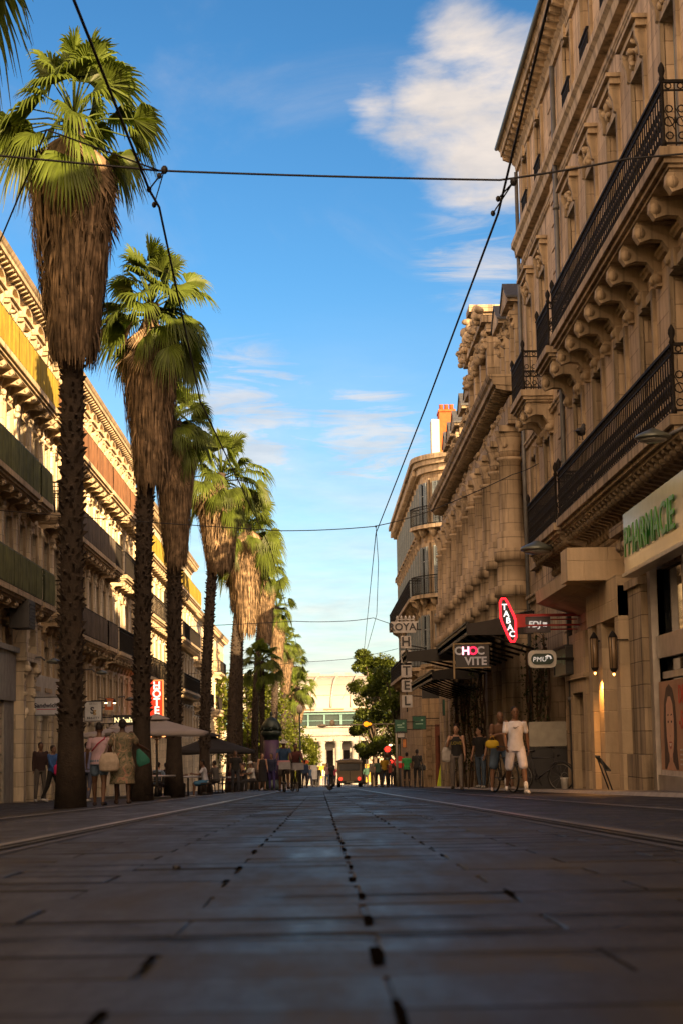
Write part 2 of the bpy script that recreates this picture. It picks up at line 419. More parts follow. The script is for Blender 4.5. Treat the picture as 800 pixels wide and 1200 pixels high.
# ================================================================== right side, near building
A, zo = right_building('limestone_apartment_building', 'tall warm limestone apartment building with long black iron balconies above the pharmacy', 27.5, 56.5)
A.scale = (.965, 1, .985); A.location = (6.0, 26.54, A.location.z+.05)
ub = lambda Y: Y-27.5
T = 27.2
ops = []
bays = [31.0, 34.1, 37.2, 40.3, 43.4]; far = [49.4, 52.6]
for i, Y in enumerate(bays+far):
    w = 1.25
    ops.append(window(A, ub(Y), zo+5.02, w, 2.95, trim=TRIM, hood=0, shut=SHUT, rnd=i))
    ops.append(window(A, ub(Y), zo+9.12, w, 3.3, trim=TRIM, hood=1, shut=SHUT, rnd=i+1))
    ops.append(window(A, ub(Y), zo+15.0, w, 1.6, trim=TRIM, hood=0, rnd=i+2))
for Y0, Y1, a, b in ((28.2, 34.3, -1.3, 3.2), (36.9, 38.6, -1.3, 2.5), (43.2, 45.0, -1.3, 1.25), (39.3, 40.1, -1.3, 2.3), (47.6, 51.0, -1.5, 2.2), (52.0, 54.8, -1.6, 2.2), (41.0, 42.4, 2.0, 3.2)):
    ops.append((ub(Y0), ub(Y1), zo+a, zo+b))
m = MB(); wall_boxes(m, 0, T, -.9, zo+16.8, ops); m.box(0, T, -13, -.501, -.9, zo+16.8)
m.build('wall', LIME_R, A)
cornice(A, -.1, T+.1, zo+16.802, mod=.5, depth=.56, h=.75)
m = MB(); m.prism([(-.4, zo+17.553), (-2.5, zo+18.5), (-7, zo+19.2), (-13, zo+17.553)], 'x', 0, T); m.build('roof', TILE, A)
m = MB(); m.tube([(-.1, .62, zo+17.5), (T+.1, .62, zo+17.5)], .06, 8); m.build('gutter', ZINC, A)
band(A, 0, T, zo+14.15, .45, .28); band(A, 0, T, zo+13.75, .12, .08, name='string_course')
band(A, 0, T, zo+8.45, .16, .12); band(A, 0, T, zo+4.0, .22, .16)
for i in range(30):
    q = MB()
    z = zo-.2+i*.6
    if z > zo+16.1: break
    if abs(z-(zo+4.1)) < .35 or abs(z-(zo+14.3)) < .4: continue
    q.box(ub(46.0)-(.12 if i % 2 else 0), ub(47.1)+(.12 if i % 2 else 0), -.01, .055, z, z+.53)
    q.build('quoin', LIME_R, A)
m = MB(); m.tube([(ub(45.6), .12, -.3), (ub(45.6), .12, zo+16.7)], .06, 8)
for z in (2, 6, 10, 14): m.tube([(ub(45.6), .12, z), (ub(45.6), .12, z+.12)], .085, 8)
m.build('downpipe', ZINC, A)
m = MB(); m.tube([(ub(54.5), .10, -.3), (ub(54.5), .10, zo+16.7)], .055, 8); m.build('downpipe', ZINC, A)
balcony(A, ub(28.0), ub(41.8), zo+4.98, .82, 1.06, fancy=1, dent=.46, sp=.20, label='long lower iron balcony over a row of close stone corbels')
balcony(A, ub(42.3), ub(48.0), zo+4.98, .82, 1.06, fancy=1, dent=.46, sp=.20)
balcony(A, ub(28.0), ub(42.0), zo+9.08, .82, 1.03, fancy=1, corb=1.5, corb_h=.75, sp=.20, label='long upper iron balcony on big scroll brackets')
balcony(A, ub(42.7), ub(45.0), zo+9.08, .82, 1.0, fancy=1, corb=1.2, corb_h=.8, sp=.19)
balcony(A, ub(48.2), ub(51.0), zo+9.08, .82, 1.0, fancy=1, corb=1.2, corb_h=.8, sp=.19)
for Y in bays+far:                                     # little guard rails under the top windows
    g = MB(); railing(g, [(ub(Y)-.62, .10), (ub(Y)+.62, .10)], zo+15.02, .42, 0, .11); g.build('window_guard', IRON, A)
    
    for sx in (-.55, .55): g = MB(); console(g, ub(Y)+sx, zo+14.99-.13, .16, .3, .1); g.build('sill_bracket', TRIM, A)
# pilaster with scroll console beside the pharmacy
m = MB(); m.box(ub(34.75), ub(36.2), .003, .22, -.6, zo+3.0); m.box(ub(34.65), ub(36.3), .004, .32, -.6, zo+.2-.3)
m.box(ub(34.68), ub(36.27), .004, .28, zo+2.98, zo+3.12)
for k in range(2): console(m, ub(35.15+.65*k), zo+3.98, .42, .8, .3)
m.orn((ub(35.47), .2, zo+3.5), .7, .6, .15, 10); m.box(ub(34.6), ub(36.4), .003, .5, zo+3.982, zo+4.16)
m.build('pilaster', LIME_B, A)
# rendered portal and its projecting hood
m = MB()
m.box(ub(36.4), ub(36.88), .003, .38, -.4, zo+3.1); m.box(ub(38.62), ub(39.28), .003, .38, -.5, zo+3.1); m.box(ub(40.12), ub(40.6), .003, .38, -.5, zo+3.1)
m.box(ub(36.4), ub(40.6), .003, .40, zo+2.52, zo+3.3)
m.box(ub(37.6), ub(38.6), .003, 1.15, zo+3.3, zo+3.95)
m.build('portal', CREAM, A)
m = MB(); m.prism([(.003, zo+3.05), (.95, zo+3.35), (.98, zo+3.62), (.003, zo+3.62)], 'x', ub(38.7), ub(44.9)); m.build('entrance_hood', CREAM, A)
m = MB(); m.box(ub(42.7), ub(45.3), .003, .16, -.5, zo+2.45) ; 
m2 = MB(); wall_boxes(m2, ub(42.6), ub(45.35), -.5, zo+2.6, [(ub(43.2), ub(45.0), -1, zo+1.25)], .003, .17); m2.box(ub(42.5), ub(45.45), .003, .24, zo+1.55, zo+1.66); m2.build('shop_surround', CREAM, A)
m = MB()
for k in range(24): m.box(ub(43.2), ub(45.0), -.2, -.14-(.02 if k % 2 else 0), -.5+k*.12, -.5+k*.12+.11)
m.build('roller_shutter', mat('grey_shutter', (.16, .15, .14), .6, .3), A)
m = MB(); m.box(ub(36.9), ub(38.6), -.42, -.36, -.6, zo+2.5); m.box(ub(39.3), ub(40.1), -.42, -.36, -.6, zo+2.3); d = m.build('door', mat('dark_wood_door', (.05, .03, .02), .5), A)
m = MB(); m.tube([(ub(38.3), -.3, .9), (ub(38.3), -.3, 2.2)], .02, 8); m.build('door_handle', STEEL, d)
m = MB(); m.box(ub(47.6), ub(51.0), -.45, -.40, -.6, zo+2.2); m.box(ub(52.0), ub(54.8), -.45, -.40, -.6, zo+2.2); m.box(ub(41.0), ub(42.4), -.45, -.40, zo+2.0, zo+3.2)
m.build('shop_window', GLASS, A)
# pharmacy front
pf = MB(); pf.box(ub(28.2), ub(34.3), -.15, -.12, -.2, zo+3.2)
pg = pf.build('shop_window', mat('shop_glass', (.05, .055, .06), .04, 0, .2, spec=1.0), A)
m = MB()
for a, b in ((34.3, 34.62), (31.2, 31.3), (28.0, 28.2)): m.box(ub(a), ub(b), -.18, .12, -.4, zo+3.25)
m.box(ub(28.2), ub(34.3), -.2, -.04, zo+1.3-.06, zo+1.3+.06); m.box(ub(28.2), ub(34.3), -.2, .10, -.4, zo-.45)
m.build('window_frame', mat('satin_aluminium', (.42, .38, .34), .35, .5), A)
m = MB(); m.box(ub(28.2), ub(34.2), -.03, .05, zo+1.6, zo+2.0); m.build('glazing_rail', mat('satin_aluminium', (.4,.4,.4)), A)
# shelf of things behind the glass is dark; poster stands on the glass
ps = thing('window_poster', 'large pharmacy window poster of a smiling woman with red lettering, beside the stone pilaster', 'poster', (5.97, 33.0, 0), R(90))
m = MB(); m.box(0, 2.9, -.0, .02, -.32, 1.2)
m.neg().build('poster_sheet', mat('poster_tan', (.42, .22, .13), .5, var=.2, scale=1.5), ps)
m = MB(); m.box(0, 2.9, .0205, .024, -.62, -.321); m.neg().build('poster_foot', mat('poster_white', (.55, .48, .44), .5), ps)
E_ = lambda cx, cz, rx, rz, n=24, a0=0, a1=2*math.pi: [(cx+rx*math.cos(a0+(a1-a0)*k/n), cz+rz*math.sin(a0+(a1-a0)*k/n)) for k in range(n)]
fx = .95
m = MB(); m.prism([(fx-.62, -.30), (fx-.58, .1), (fx-.60, .5), (fx-.50, .85), (fx-.28, 1.08), (fx, 1.14), (fx+.30, 1.06), (fx+.50, .82), (fx+.58, .45), (fx+.54, .05), (fx+.66, -.30)], 'y', .021, .0225); m.build('printed_hair', mat('poster_dark', (.06, .028, .018), .5, var=.5, scale=9), ps)
SKP = mat('poster_skin', (.56, .30, .19), .5, var=.12, scale=3)
m = MB(); m.prism([(fx-.16, -.22), (fx+.16, -.22), (fx+.17, .1), (fx-.17, .1)], 'y', .023, .0235); m.prism([(fx-.46, -.32), (fx-.2, -.18), (fx+.2, -.18), (fx+.48, -.32)], 'y', .0236, .024); m.build('printed_neck', SKP, ps)
m = MB(); m.prism([(fx-.30, .80), (fx-.35, .55), (fx-.33, .25), (fx-.22, .0), (fx-.08, -.10), (fx+.08, -.10), (fx+.23, .0), (fx+.33, .25), (fx+.35, .55), (fx+.28, .80), (fx+.1, .93), (fx-.12, .93)], 'y', .0245, .0255); m.build('printed_face', mat('poster_face', (.66, .37, .25), .5, var=.10, scale=3), ps)
m = MB()
for sx in (-.15, .15):
    m.prism(E_(fx+sx, .50, .065, .022, 12), 'y', .026, .0265); m.prism([(fx+sx-.10, .60), (fx+sx, .64), (fx+sx+.10, .61), (fx+sx, .61)], 'y', .026, .0265)
m.prism([(fx-.05, .27), (fx, .25), (fx+.05, .27), (fx, .262)], 'y', .026, .0265); m.build('printed_eyes', MATS['poster_dark'], ps)
m = MB(); m.prism([(fx-.16, .15), (fx-.06, .17), (fx, .16), (fx+.06, .17), (fx+.16, .15), (fx+.09, .06), (fx, .03), (fx-.09, .06)], 'y', .026, .0262); m.build('printed_lips', mat('poster_lip', (.45, .09, .07), .5), ps)
m = MB(); m.prism([(fx-.12, .14), (fx+.12, .14), (fx+.06, .085), (fx-.06, .085)], 'y', .0264, .0268); m.build('printed_smile', mat('poster_teeth', (.75, .6, .52), .5), ps)
for q in list(ps.children):
    if q.name.startswith('printed') and not q.name.startswith('printed_line'): q.scale = (-1, 1, 1)
link('lettering', text_mesh('DE\n-50', .42, .004, mat('poster_red', (.55, .06, .03), .5), bold=.008), ps, (-2.05, .027, .72), (R(90), 0, R(180)))
for k in range(4):
    m = MB(); m.box(1.75, 2.65-.2*(k % 2), .0205, .023, .02-.08*k, .045-.08*k); m.neg().build('printed_line', MATS['poster_white'], ps)
link('lettering', text_mesh('soin', .14, .004, MATS['poster_red']), ps, (-.35, .027, -.46), (R(90), 0, R(180)))
ph = thing('pharmacy_sign', 'long beige shop fascia reading PHARMACIE in green letters under the lower balcony', 'shop sign', (5.44, 33.1, 3.12), R(90))
m = MB(); m.box(0, 7.0, -.20, 0, 0, 1.06); m.neg().build('sign_panel', mat('glossy_beige_panel', (.52, .46, .42), .12, 0, .06, spec=.8), ph)
m = MB(); m.box(-.03, 7.0, -.22, .05, -.06, -.002); m.neg().build('sign_edge', mat('satin_aluminium', (.4,.4,.4)), ph)
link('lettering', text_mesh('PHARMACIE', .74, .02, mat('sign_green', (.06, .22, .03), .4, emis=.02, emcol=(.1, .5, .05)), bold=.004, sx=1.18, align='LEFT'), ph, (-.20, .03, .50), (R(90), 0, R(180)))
# ================================================================== right side, ornate grey building with giant columns
B, zo = right_building('columned_stone_building', 'grey ornate stone building with giant banded columns, dormers and a carved corner pavilion', 53.4, 84)
ub = lambda Y: Y-53.4
T = 30.6; ops = []
cols = [54.2, 57.1, 60.0, 62.9, 65.8, 68.7, 71.6, 74.5, 77.4, 80.3, 83.2]
wins = [(a+b)/2 for a, b in zip(cols, cols[1:])]
for i, Y in enumerate(wins):
    ops.append(window(B, ub(Y), zo+3.4, 1.15, 2.3, frame=FRAME_D, hood=0, trim=TRIM, arch=True, surround=False))
    ops.append(window(B, ub(Y), zo+6.2, 1.15, 2.4, frame=FRAME_D, hood=0, trim=TRIM, rnd=i))
for a, b in ((57.0, 58.0), (59.3, 60.8), (62.0, 63.6), (64.9, 66.4), (67.6, 69.2), (70.4, 72.0), (73.2, 74.8), (76.0, 77.6), (78.8, 80.4)): ops.append((ub(a), ub(b), -1, zo+1.4))
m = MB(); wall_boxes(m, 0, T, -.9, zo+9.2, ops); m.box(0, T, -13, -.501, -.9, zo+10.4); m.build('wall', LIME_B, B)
for Y in cols:                                       # giant half columns with banded drums, bases and leafy capitals
    m = MB(); x = ub(Y); prof = []
    for k, (z, r) in enumerate([(3.35, .50), (3.5, .50), (3.55, .42), (4.3, .40), (4.32, .47), (4.62, .47), (4.64, .39), (5.35, .38), (5.37, .45), (5.7, .45), (5.72, .37), (6.2, .36), (6.22, .30), (8.25, .27), (8.3, .33), (8.38, .33)]): prof.append((r*1.18, zo+z))
    m.lathe(prof, (x, .34, 0), 16)
    m.lathe([(.29, zo+8.38), (.34, zo+8.6), (.32, zo+8.7), (.42, zo+8.95), (.40, zo+9.0), (.5, zo+9.15)], (x, .34, 0), 12)
    m.orn((x, .46, zo+8.75), .6, .5, .1, 10); m.box(x-.5, x+.5, 0, .68, zo+9.10, zo+9.28)
    m.box(x-.55, x+.55, 0, .70, -.6, zo+3.3-.0)
    m.build('giant_column', LIME_B, B)
m = MB()
m.box(-.0, T, -.5, .45, zo+9.282, zo+9.75); m.box(0, T, -.5, .38, zo+9.75, zo+10.1)
for Y in wins: m.orn((ub(Y), .30, zo+9.9), 1.5, .4, .16, 12); m.orn((ub(Y), .04, zo+5.95), 1.0, .35, .14, 8); m.box(ub(Y)-.8, ub(Y)+.8, 0, .3, zo+8.95, zo+9.1)
m.build('entablature', LIME_B, B)
cornice(B, 0, T, zo+9.98, mod=.42, depth=.95, h=.75, trim=LIME_B)
m = MB(); m.prism([(-.35, zo+10.74), (-1.2, zo+13.1), (-2, zo+13.5), (-12, zo+13.5), (-12, zo+10.42), (-.35, zo+10.42)], 'x', 0, T); m.build('roof', SLATE, B)
def dormer(par, x, z, w, h, wallm, d=.1, gl=GLASS):
    s = MB(); s.box(x-w/2, x-w/2+.28, -1.6, d, z, z+h); s.box(x+w/2-.28, x+w/2, -1.6, d, z, z+h); s.box(x-w/2, x+w/2, -1.6, d, z+h, z+h+.25)
    s.box(x-w/2-.12, x+w/2+.12, -1.6, d+.16, z-.001, z+.2)
    s.prism([(x-w/2-.18, z+h+.252), (x+w/2+.18, z+h+.252), (x+w/2+.18, z+h+.4), (x, z+h+.95), (x-w/2-.18, z+h+.4)], 'y', -1.8, d+.22)
    for sx in (-1, 1): console(s, x+sx*(w/2-.14), z+h, d+.18, .5, .2)
    s.orn((x, d+.02, z+h+.15), w*.6, .3, .1, 6)
    f = s.build('dormer', wallm, par)
    p = MB(); p.box(x-w/2+.28, x+w/2-.28, -.3, -.22, z+.2, z+h); p.build('pane', gl, f)
    q = MB(); q.prism([(x-w/2-.24, z+h+.42), (x, z+h+1.03), (x+w/2+.24, z+h+.42), (x+w/2+.24, z+h+.36), (x, z+h+.96), (x-w/2-.24, z+h+.36)], 'y', -2.0, d+.26); q.build('dormer_roof', SLATE, f)
for Y in (55.4, 58.3, 70.2, 73.4, 77.4, 80.2, 82.8): dormer(B, ub(Y), zo+10.76, 1.7, 2.1, LIME_B, .05)
# carved pavilion
p = MB(); x0, x1 = ub(60.4), ub(67.9)
wall_boxes(p, x0, x1, zo+10.75, zo+13.5, [(x0+.85+k*2.45, x0+2.0+k*2.45, zo+11.2, zo+12.8) for k in range(3)], -.5, .12); p.box(x0, x1, -3, -.501, zo+10.75, zo+13.5)
for k in range(4): p.box(x0+.1+k*2.4, x0+.6+k*2.4, .12, .34, zo+10.75, zo+13.4)
p.box(x0-.1, x1+.1, -3, .36, zo+13.5, zo+13.8); p.box(x0-.2, x1+.2, -3.2, .52, zo+13.802, zo+14.05)
for k in range(8): p.orn((x0+.5+k*1.05, .3, zo+13.3), .7, .6, .22, 8)
for k in range(9): p.orn((x0+.4+k*.95, .45, zo+14.25), .8, .6, .25, 8)
p.build('pavilion', LIME_B, B)
q = MB(); q.prism([(.1, zo+14.052), (-.6, zo+14.7), (-2.4, zo+14.7), (-3.0, zo+14.052)], 'x', x0+.3, x1-.3); q.build('pavilion_roof', SLATE, B)
m = MB(); m.box(x1-1.5, x1-.4, -1.2, .25, zo+14.06, zo+15.55); m.box(x1-1.65, x1-.25, -1.3, .4, zo+15.552, zo+15.8)
m.orn((x1-.95, .3, zo+14.7), 1.1, 1.4, .3, 14); m.build('chimney', LIME_B, B)
m = MB()
for Y in (57.2, 66.2, 76.0): m.box(ub(Y)-.45, ub(Y)+.45, -6, -4.6, zo+13.4, zo+15.2)
m.build('chimney', LIME_C, B)
m = MB()
for k in range(9): m.box(*(lambda a, b: (ub(a), ub(b)))(*((57.0, 58.0), (59.3, 60.8), (62.0, 63.6), (64.9, 66.4), (67.6, 69.2), (70.4, 72.0), (73.2, 74.8), (76.0, 77.6), (78.8, 80.4))[k]), -.42, -.38, -.8, zo+1.4)
m.build('shop_window', GLASS, B)

# ================================================================== right side, hotel with the rounded corner
CX, CY, CR = 5.45, 94.0, 3.2
cz = gz(CX, 97)
C = thing('corner_hotel_building', 'hotel building with rounded corner, curved balconies and an orange brick chimney at the far right', 'building', (CX, CY, cz), 0)
zo = -cz
def arc(t, r):            # t degrees: 0 = facing the camera side (-Y), 90 = facing the street (-X); centre (CR, CR)
    a = R(t); return (CR-r*math.sin(a), CR-r*math.cos(a))
outer = [arc(t, CR) for t in range(0, 91, 9)]
body = [(11, 0)]+outer+[(0, 34), (11, 34)]
m = MB(); m.prism(body, 'z', -.8, zo+14.2); m.build('wall', LIME_C, C)
def cring(z, h, d):
    o = [arc(t, CR+d) for t in range(0, 91, 9)]; return [(11, -d)]+o+[(-d, 34+d), (11, 34+d)]
m = MB()
for z, h, d in ((13.9, .35, .2), (14.252, .25, .38), (14.504, .25, .52), (10.9, .2, .16), (7.35, .2, .16), (3.5, .3, .25)): m.prism(cring(z, h, d), 'z', zo+z, zo+z+h)
for k in range(90):
    y = 3.4+k*.34; m.box(-.42, 0, y, y+.15, zo+13.97, zo+14.25)
m.build('cornice', TRIM, C)
m = MB(); m.prism([(11, 1.6)]+[arc(t, CR-1.3) for t in range(0, 91, 9)]+[(1.3, 32.7), (11, 32.7)], 'z', zo+14.755, zo+15.0)
m.prism([(2.9, 3.6), (11, 3.6), (11, 32), (2.9, 32)], 'z', zo+15.302, zo+15.9); m.build('roof', TILE, C)
m = MB(); m.box(.62, 1.03, 3.0, 4.2, zo+14.7, zo+16.9); m.build('chimney', mat('chimney_shade_side', (.55, .50, .44), .8), C)  # pale left half: the chimney's shaded side put into the colour
m = MB(); m.box(1.032, 1.85, 3.02, 4.4, zo+14.7, zo+17.3); m.box(1.0, 1.9, 2.95, 4.5, zo+17.302, zo+17.42)
for k in range(3): m.lathe([(.12, zo+17.42), (.10, zo+17.7), (.13, zo+17.75)], (1.18+k*.27, 3.5, 0), 8)
m.build('chimney', mat('orange_brick', (.42, .085, .022), .85, scale=5, bump=.4), C)
lv = [(.7, 2.6, 0), (4.1, 2.5, 0), (7.6, 2.5, 0), (11.2, 2.2, 0)]
_old = dict(_wc)
for li, (z, h, _) in enumerate(lv[1:]):
    for t in (16, 45, 72):
        x, y = arc(t, CR+.02)
        # windows set in projecting surrounds on the curve
        window(C, x, zo+z, 1.05, h, trim=TRIM, hood=0, shut=SHUT, rnd=li+t, y=y, rot=R(180-t))
    for k in range(11):
        window(C, -.02, zo+z, 1.05, h, trim=TRIM, hood=1 if li < 2 else 0, shut=SHUT, rnd=k, y=4.6+k*2.5, rot=R(90))
# windows sit 0.28 behind their surround: cut pockets by pushing dark panes forward
for o in list(C.children):
    if o.name.startswith('window') and not o.name.startswith('window_surround'):
        v = Vector((0, .30, 0)); v.rotate(o.rotation_euler); o.location = o.location+v
for z in (7.6, 11.15):
    b = MB(); b.prism([arc(t, CR-.1) for t in range(14, 88, 6)]+[arc(t, CR+.65) for t in range(86, 13, -6)], 'z', zo+z-.2, zo+z-.02); bo = b.build('balcony', TRIM, C)
    for t in (20, 36, 52, 68, 82):
        c = MB(); xx, yy = arc(t, CR+.25); c.lathe([(.05, zo+z-.65), (.2, zo+z-.42), (.28, zo+z-.205)], (xx, yy, 0), 8)
        c.build('balcony_bracket', TRIM, bo)
    r = MB(); railing(r, [arc(14, CR)]+[arc(t, CR+.6) for t in range(14, 88, 6)]+[arc(86, CR)], zo+z-.02, .95, 0, .14); r.build('railing', IRON, bo)
for z in (4.0, 7.6):
    b = MB(); b.box(-.7, 0, 4, 32, zo+z-.2, zo+z-.02); bo = b.build('balcony', TRIM, C)
    for k in range(17): c = MB(); c.prism([(0, zo+z-.7), (-.15, zo+z-.6), (-.5, zo+z-.4), (-.55, zo+z-.202), (0, zo+z-.202)], 'y', 4.2+k*1.65, 4.45+k*1.65); c.build('balcony_bracket', TRIM, bo)
    r = MB(); railing(r, [(0, 4.05), (-.65, 4.05), (-.65, 31.95)], zo+z-.02, .95, 0, .16); r.build('railing', IRON, bo)
# door in the curve and ground-floor shopfront
dx, dy = arc(42, CR)
m = MB()
d1 = link('door', None, C, (dx, dy, 0), (0, 0, R(180-42)))
bpy.data.objects.remove(d1)
m = MB(); m.box(-.62, .62, .0, .06, .0, zo+.4); dd = m.build('door', mat('dark_doorway', (.012, .01, .01), .5), C, (dx, dy, 0), (0, 0, R(180-42)))
m = MB(); m.box(-.8, -.62, -.02, .2, 0, zo+1.0); m.box(.62, .8, -.02, .2, 0, zo+1.0); m.box(-.62, .62, -.02, .2, zo+.42, zo+1.0); m.build('door_frame', mat('brown_red_frame', (.16, .05, .03), .6), dd)
for t in (24, 60, 88):
    x, y = arc(t, CR); m = MB(); m.box(-.14, .14, -.1, .2, -.6, zo+3.45); m.box(-.2, .2, -.1, .26, zo+3.0, zo+3.44); m.build('pilaster', LIME_C, C, (x, y, 0), (0, 0, R(180-t)))
x, y = arc(74, CR); m = MB()
for i in range(4):
    for j in range(8): m.box(-.42+i*.22, -.24+i*.22, .0, .07, .6+j*.33, .88+j*.33)
m.build('panelled_window', mat('tan_shutter', (.30, .21, .13), .7), C, (x, y, 0), (0, 0, R(180-74)))

# hotel sign: ROYAL board and five letter boxes
hs = thing('hotel_sign', 'vertical sign of white boxes spelling HOTEL under a crowned ROYAL board on the rounded corner', 'hotel sign', (lat(477, 92), 92.0, 2.0), 0)
hs.location = (lat(477, 92), 92.0, 0)
zz = lambda py: (866-py)*92/FPX+CAMH
m = MB(); m.prism([(-.72, zz(729)), (.62, zz(729)), (.50, zz(742)), (-.6, zz(742))], 'y', -.06, .06)
for k in range(5): m.lathe([(.06, zz(729)), (.03, zz(726)), (.07, zz(724.5)), (.02, zz(722))], (-.4+k*.2, 0, 0), 8)
m.box(-.42, .42, -.03, .03, zz(727), zz(725.8))
rb = m.build('royal_board', mat('sign_pale_grey', (.40, .38, .36), .5), hs)
letters('ROYAL', .5, .02, BLACKP, rb, (-.04, -.075, zz(735.6)), bold=.01)
for ch, py in zip('HOTEL', (753, 770, 787, 804, 822)):
    m = MB(); m.box(-.25, .25, -.09, .09, zz(py)-.30, zz(py)+.30); bx = m.build('letter_box', MATS['sign_pale_grey'], hs)
    letters(ch, .62, .02, BLACKP, bx, (0, -.105, zz(py)), bold=.012)
m = MB()
for py in (745, 761.5, 778.5, 795.5, 813, 832): m.box(-.03, .03, -.03, .03, zz(py)-.1, zz(py)+.1)
for py in (756, 815): m.bar((0, 0, zz(py)), (1.3, 4.6, zz(py)), .05, .05)
m.build('bracket', IRON, hs)

# ================================================================== glass and iron marquises along the columned building
def marquise(label, y0, y1, xo, z, drop, gable=False):
    t = thing('marquise_canopy', label, 'canopy', (xo, y0, z), 0)
    W = RX-.75-xo; L = y1-y0
    fr = MB()
    n = max(2, int(L/.8))
    for i in range(n+1):
        y = i*L/n
        fr.bar((0, y, 0), (W, y, .38), .04, .10)
        if i % 2 == 0: fr.tube([(W, y, -.5), (W*.55, y, -.28), (W*.15, y, -.03)], .03, 6)
    for x in (0, W*.5, W): fr.bar((x, 0, .38*x/W), (x, L, .38*x/W), .08, .12)
    fr.build('frame', IRON, t)
    g = MB(); g.prism([(0, .075), (W, .455), (W, .475), (0, .095)], 'y', 0, L); g.build('roof_glass', mat('sooty_glass', (.06, .065, .07), .25, spec=.6), t)
    g = MB(); g.prism([(.02, -.055), (W, .305), (W, .32), (.02, -.04)], 'y', .02, L-.02); g.build('soffit', MATS['black_paint'], t)
    v = MB(); v.box(-.04, 0, -.04, L+.04, -drop, .14); v.box(-.07, .02, -.07, L+.07, .142, .19); v.prism([(0, -drop), (W, -drop), (W, .38), (0, .14)], 'y', -.04, -.001)
    v.build('valance', mat('dark_iron_valance', (.025, .022, .02), .5, .3), t)
    return t
marquise('dark iron and glass marquise over the food shop, the one nearest the camera', 45.9, 57.4, 3.66, 2.92, .14)
marquise('middle dark marquise reaching furthest over the pavement', 57.6, 60.4, 2.72, 2.80, .16)
marquise('third dark marquise beyond the food shop, in front of the hotel doorway', 62.0, 76.0, 3.75, 2.35, .14)

# vines climbing the columns under the marquise
VINE = leafmat('vine_leaves', (.045, .06, .02), .4, .2)
for i, Y in enumerate((47.6, 49.2, 51.6, 53.8, 56.2, 59.0, 61.6, 64.4, 67.2, 70.2)):
    gx = RX-(.25 if Y < 56.5 else .9); g = gz(gx, Y)
    lab = ['nearest', 'second', 'third', 'fourth', 'fifth', 'sixth', 'seventh', 'eighth', 'ninth', 'furthest'][i]
    t = thing('climbing_vine', 'twisted leafy vine climbing the wall under the dark marquises, %s from the white box board' % lab, 'vine', (gx, Y, g), 0, 'vines climbing under the marquises')
    s = MB()
    for k in range(3):
        ph = random.uniform(0, 6); top = 3.6+random.uniform(0, .5)
        s.tube([(.08*math.sin(z*2.1+ph+k), .12*math.cos(z*1.7+ph)+.05*k, z) for z in [q*.3 for q in range(int(top/.3)+1)]], .03, 5)
    s.build('stem', mat('vine_bark', (.12, .08, .05), .9, bump=.5), t)
    l = MB()
    for k in range(420):
        z = random.uniform(.6, 4.0); a = random.uniform(0, 6.28); r = random.uniform(.03, .30)*(0.6+.4*math.sin(z*2+i)**2); c = Vector((-abs(r*math.cos(a)), r*math.sin(a), z))
        if r < .02: continue
        d = Vector((random.gauss(0,1), random.gauss(0,1), random.gauss(0,1))).normalized(); e = d.cross(Vector((0,0,1))).normalized(); q = random.uniform(.03, .055)
        l.add([c-d*q, c+e*q*.7, c+d*q, c-e*q*.7], [(0,1,2,3)])
    l.build('foliage', VINE, t, fix=False)
m = None

# ================================================================== projecting shop signs on the right
def zpx(py, Y, px=600): d = pix_dir(px, py); return d.z/d.y*Y+CAMH
RED = mat('red_paint', (.35, .02, .02), .4)
# tobacco carrot
Y = 43.0
t = thing('tobacco_sign', 'glowing red neon lozenge sign reading TABAC on an arm above the white shirted man', 'neon sign', (lat(597, Y), Y, zpx(727, Y)), 0)
a = [(-.15, .50), (-.07, .51), (.13, .18), (.17, -.45), (.10, -.50), (.03, -.48), (-.15, -.14)]
outl = [(-.17, .42), (-.13, .50), (-.05, .50), (.0, .42), (.15, .08), (.175, -.02), (.175, -.40), (.13, -.49), (.06, -.49), (.01, -.40), (-.13, -.06), (-.165, .06)]
m = MB(); m.prism([(x*.8, z*.88) for x, z in outl], 'y', -.04, .06); bd = m.build('sign_body', BLACKP, t)
m = MB(); m.tube([(x, -.05, z) for x, z in outl+outl[:1]], .026, 6, caps=False); m.build('neon_tube', mat('neon_red', (1, .02, .03), emis=2.2, emcol=(1, .015, .03)), t)
for k, ch in enumerate('TABAC'):
    letters(ch, .19, .02, mat('lit_white_letters', (.9, .9, .9), emis=1.1, emcol=(.9, .92, 1)), bd, (-.075+.04*k, -.06, .30-.155*k), bold=.004)
m = MB(); m.box(.16, 1.66, .0, .12, .08, .14); m.box(.20, .40, -.02, .14, -.16, .079); m.box(.14, 1.66, .03, .09, -.14, -.10); m.build('sign_arm', RED, t)
t = thing('lottery_sign', 'grey rectangular projecting sign reading FDJ on a red arm beside the neon lozenge', 'shop sign', (lat(634, Y), Y+.5, zpx(731, Y)), 0)
m = MB(); m.box(-.29, .29, -.06, .06, -.17, .17); b2 = m.build('sign_body', mat('sign_dark_grey', (.12, .11, .12), .4), t)
m = MB()
for z0, z1 in ((-.185, -.171), (.171, .185)): m.box(-.30, .30, -.07, .07, z0, z1)
for a, c in ((-.305, -.2902), (.2902, .305)): m.box(a, c, -.07, .07, -.185, .185)
m.build('sign_edge', ZINC, b2)
letters('FDJ', .2, .015, mat('soft_white_letters', (.6, .6, .6), emis=.5), b2, (-.07, -.07, 0), shear=.2, bold=.004)
m = MB()
for q in range(4): m.ell((.18+.035*math.cos(q*1.57+.7), -.065, .035*math.sin(q*1.57+.7)), (.03, .01, .03), 8, 5)
m.build('clover_mark', MATS['soft_white_letters'], b2)
m = MB(); m.box(.29, .95, -.02, .02, .10, .13); m.box(.29, .95, -.02, .02, -.13, -.10); m.build('sign_arm', RED, t)
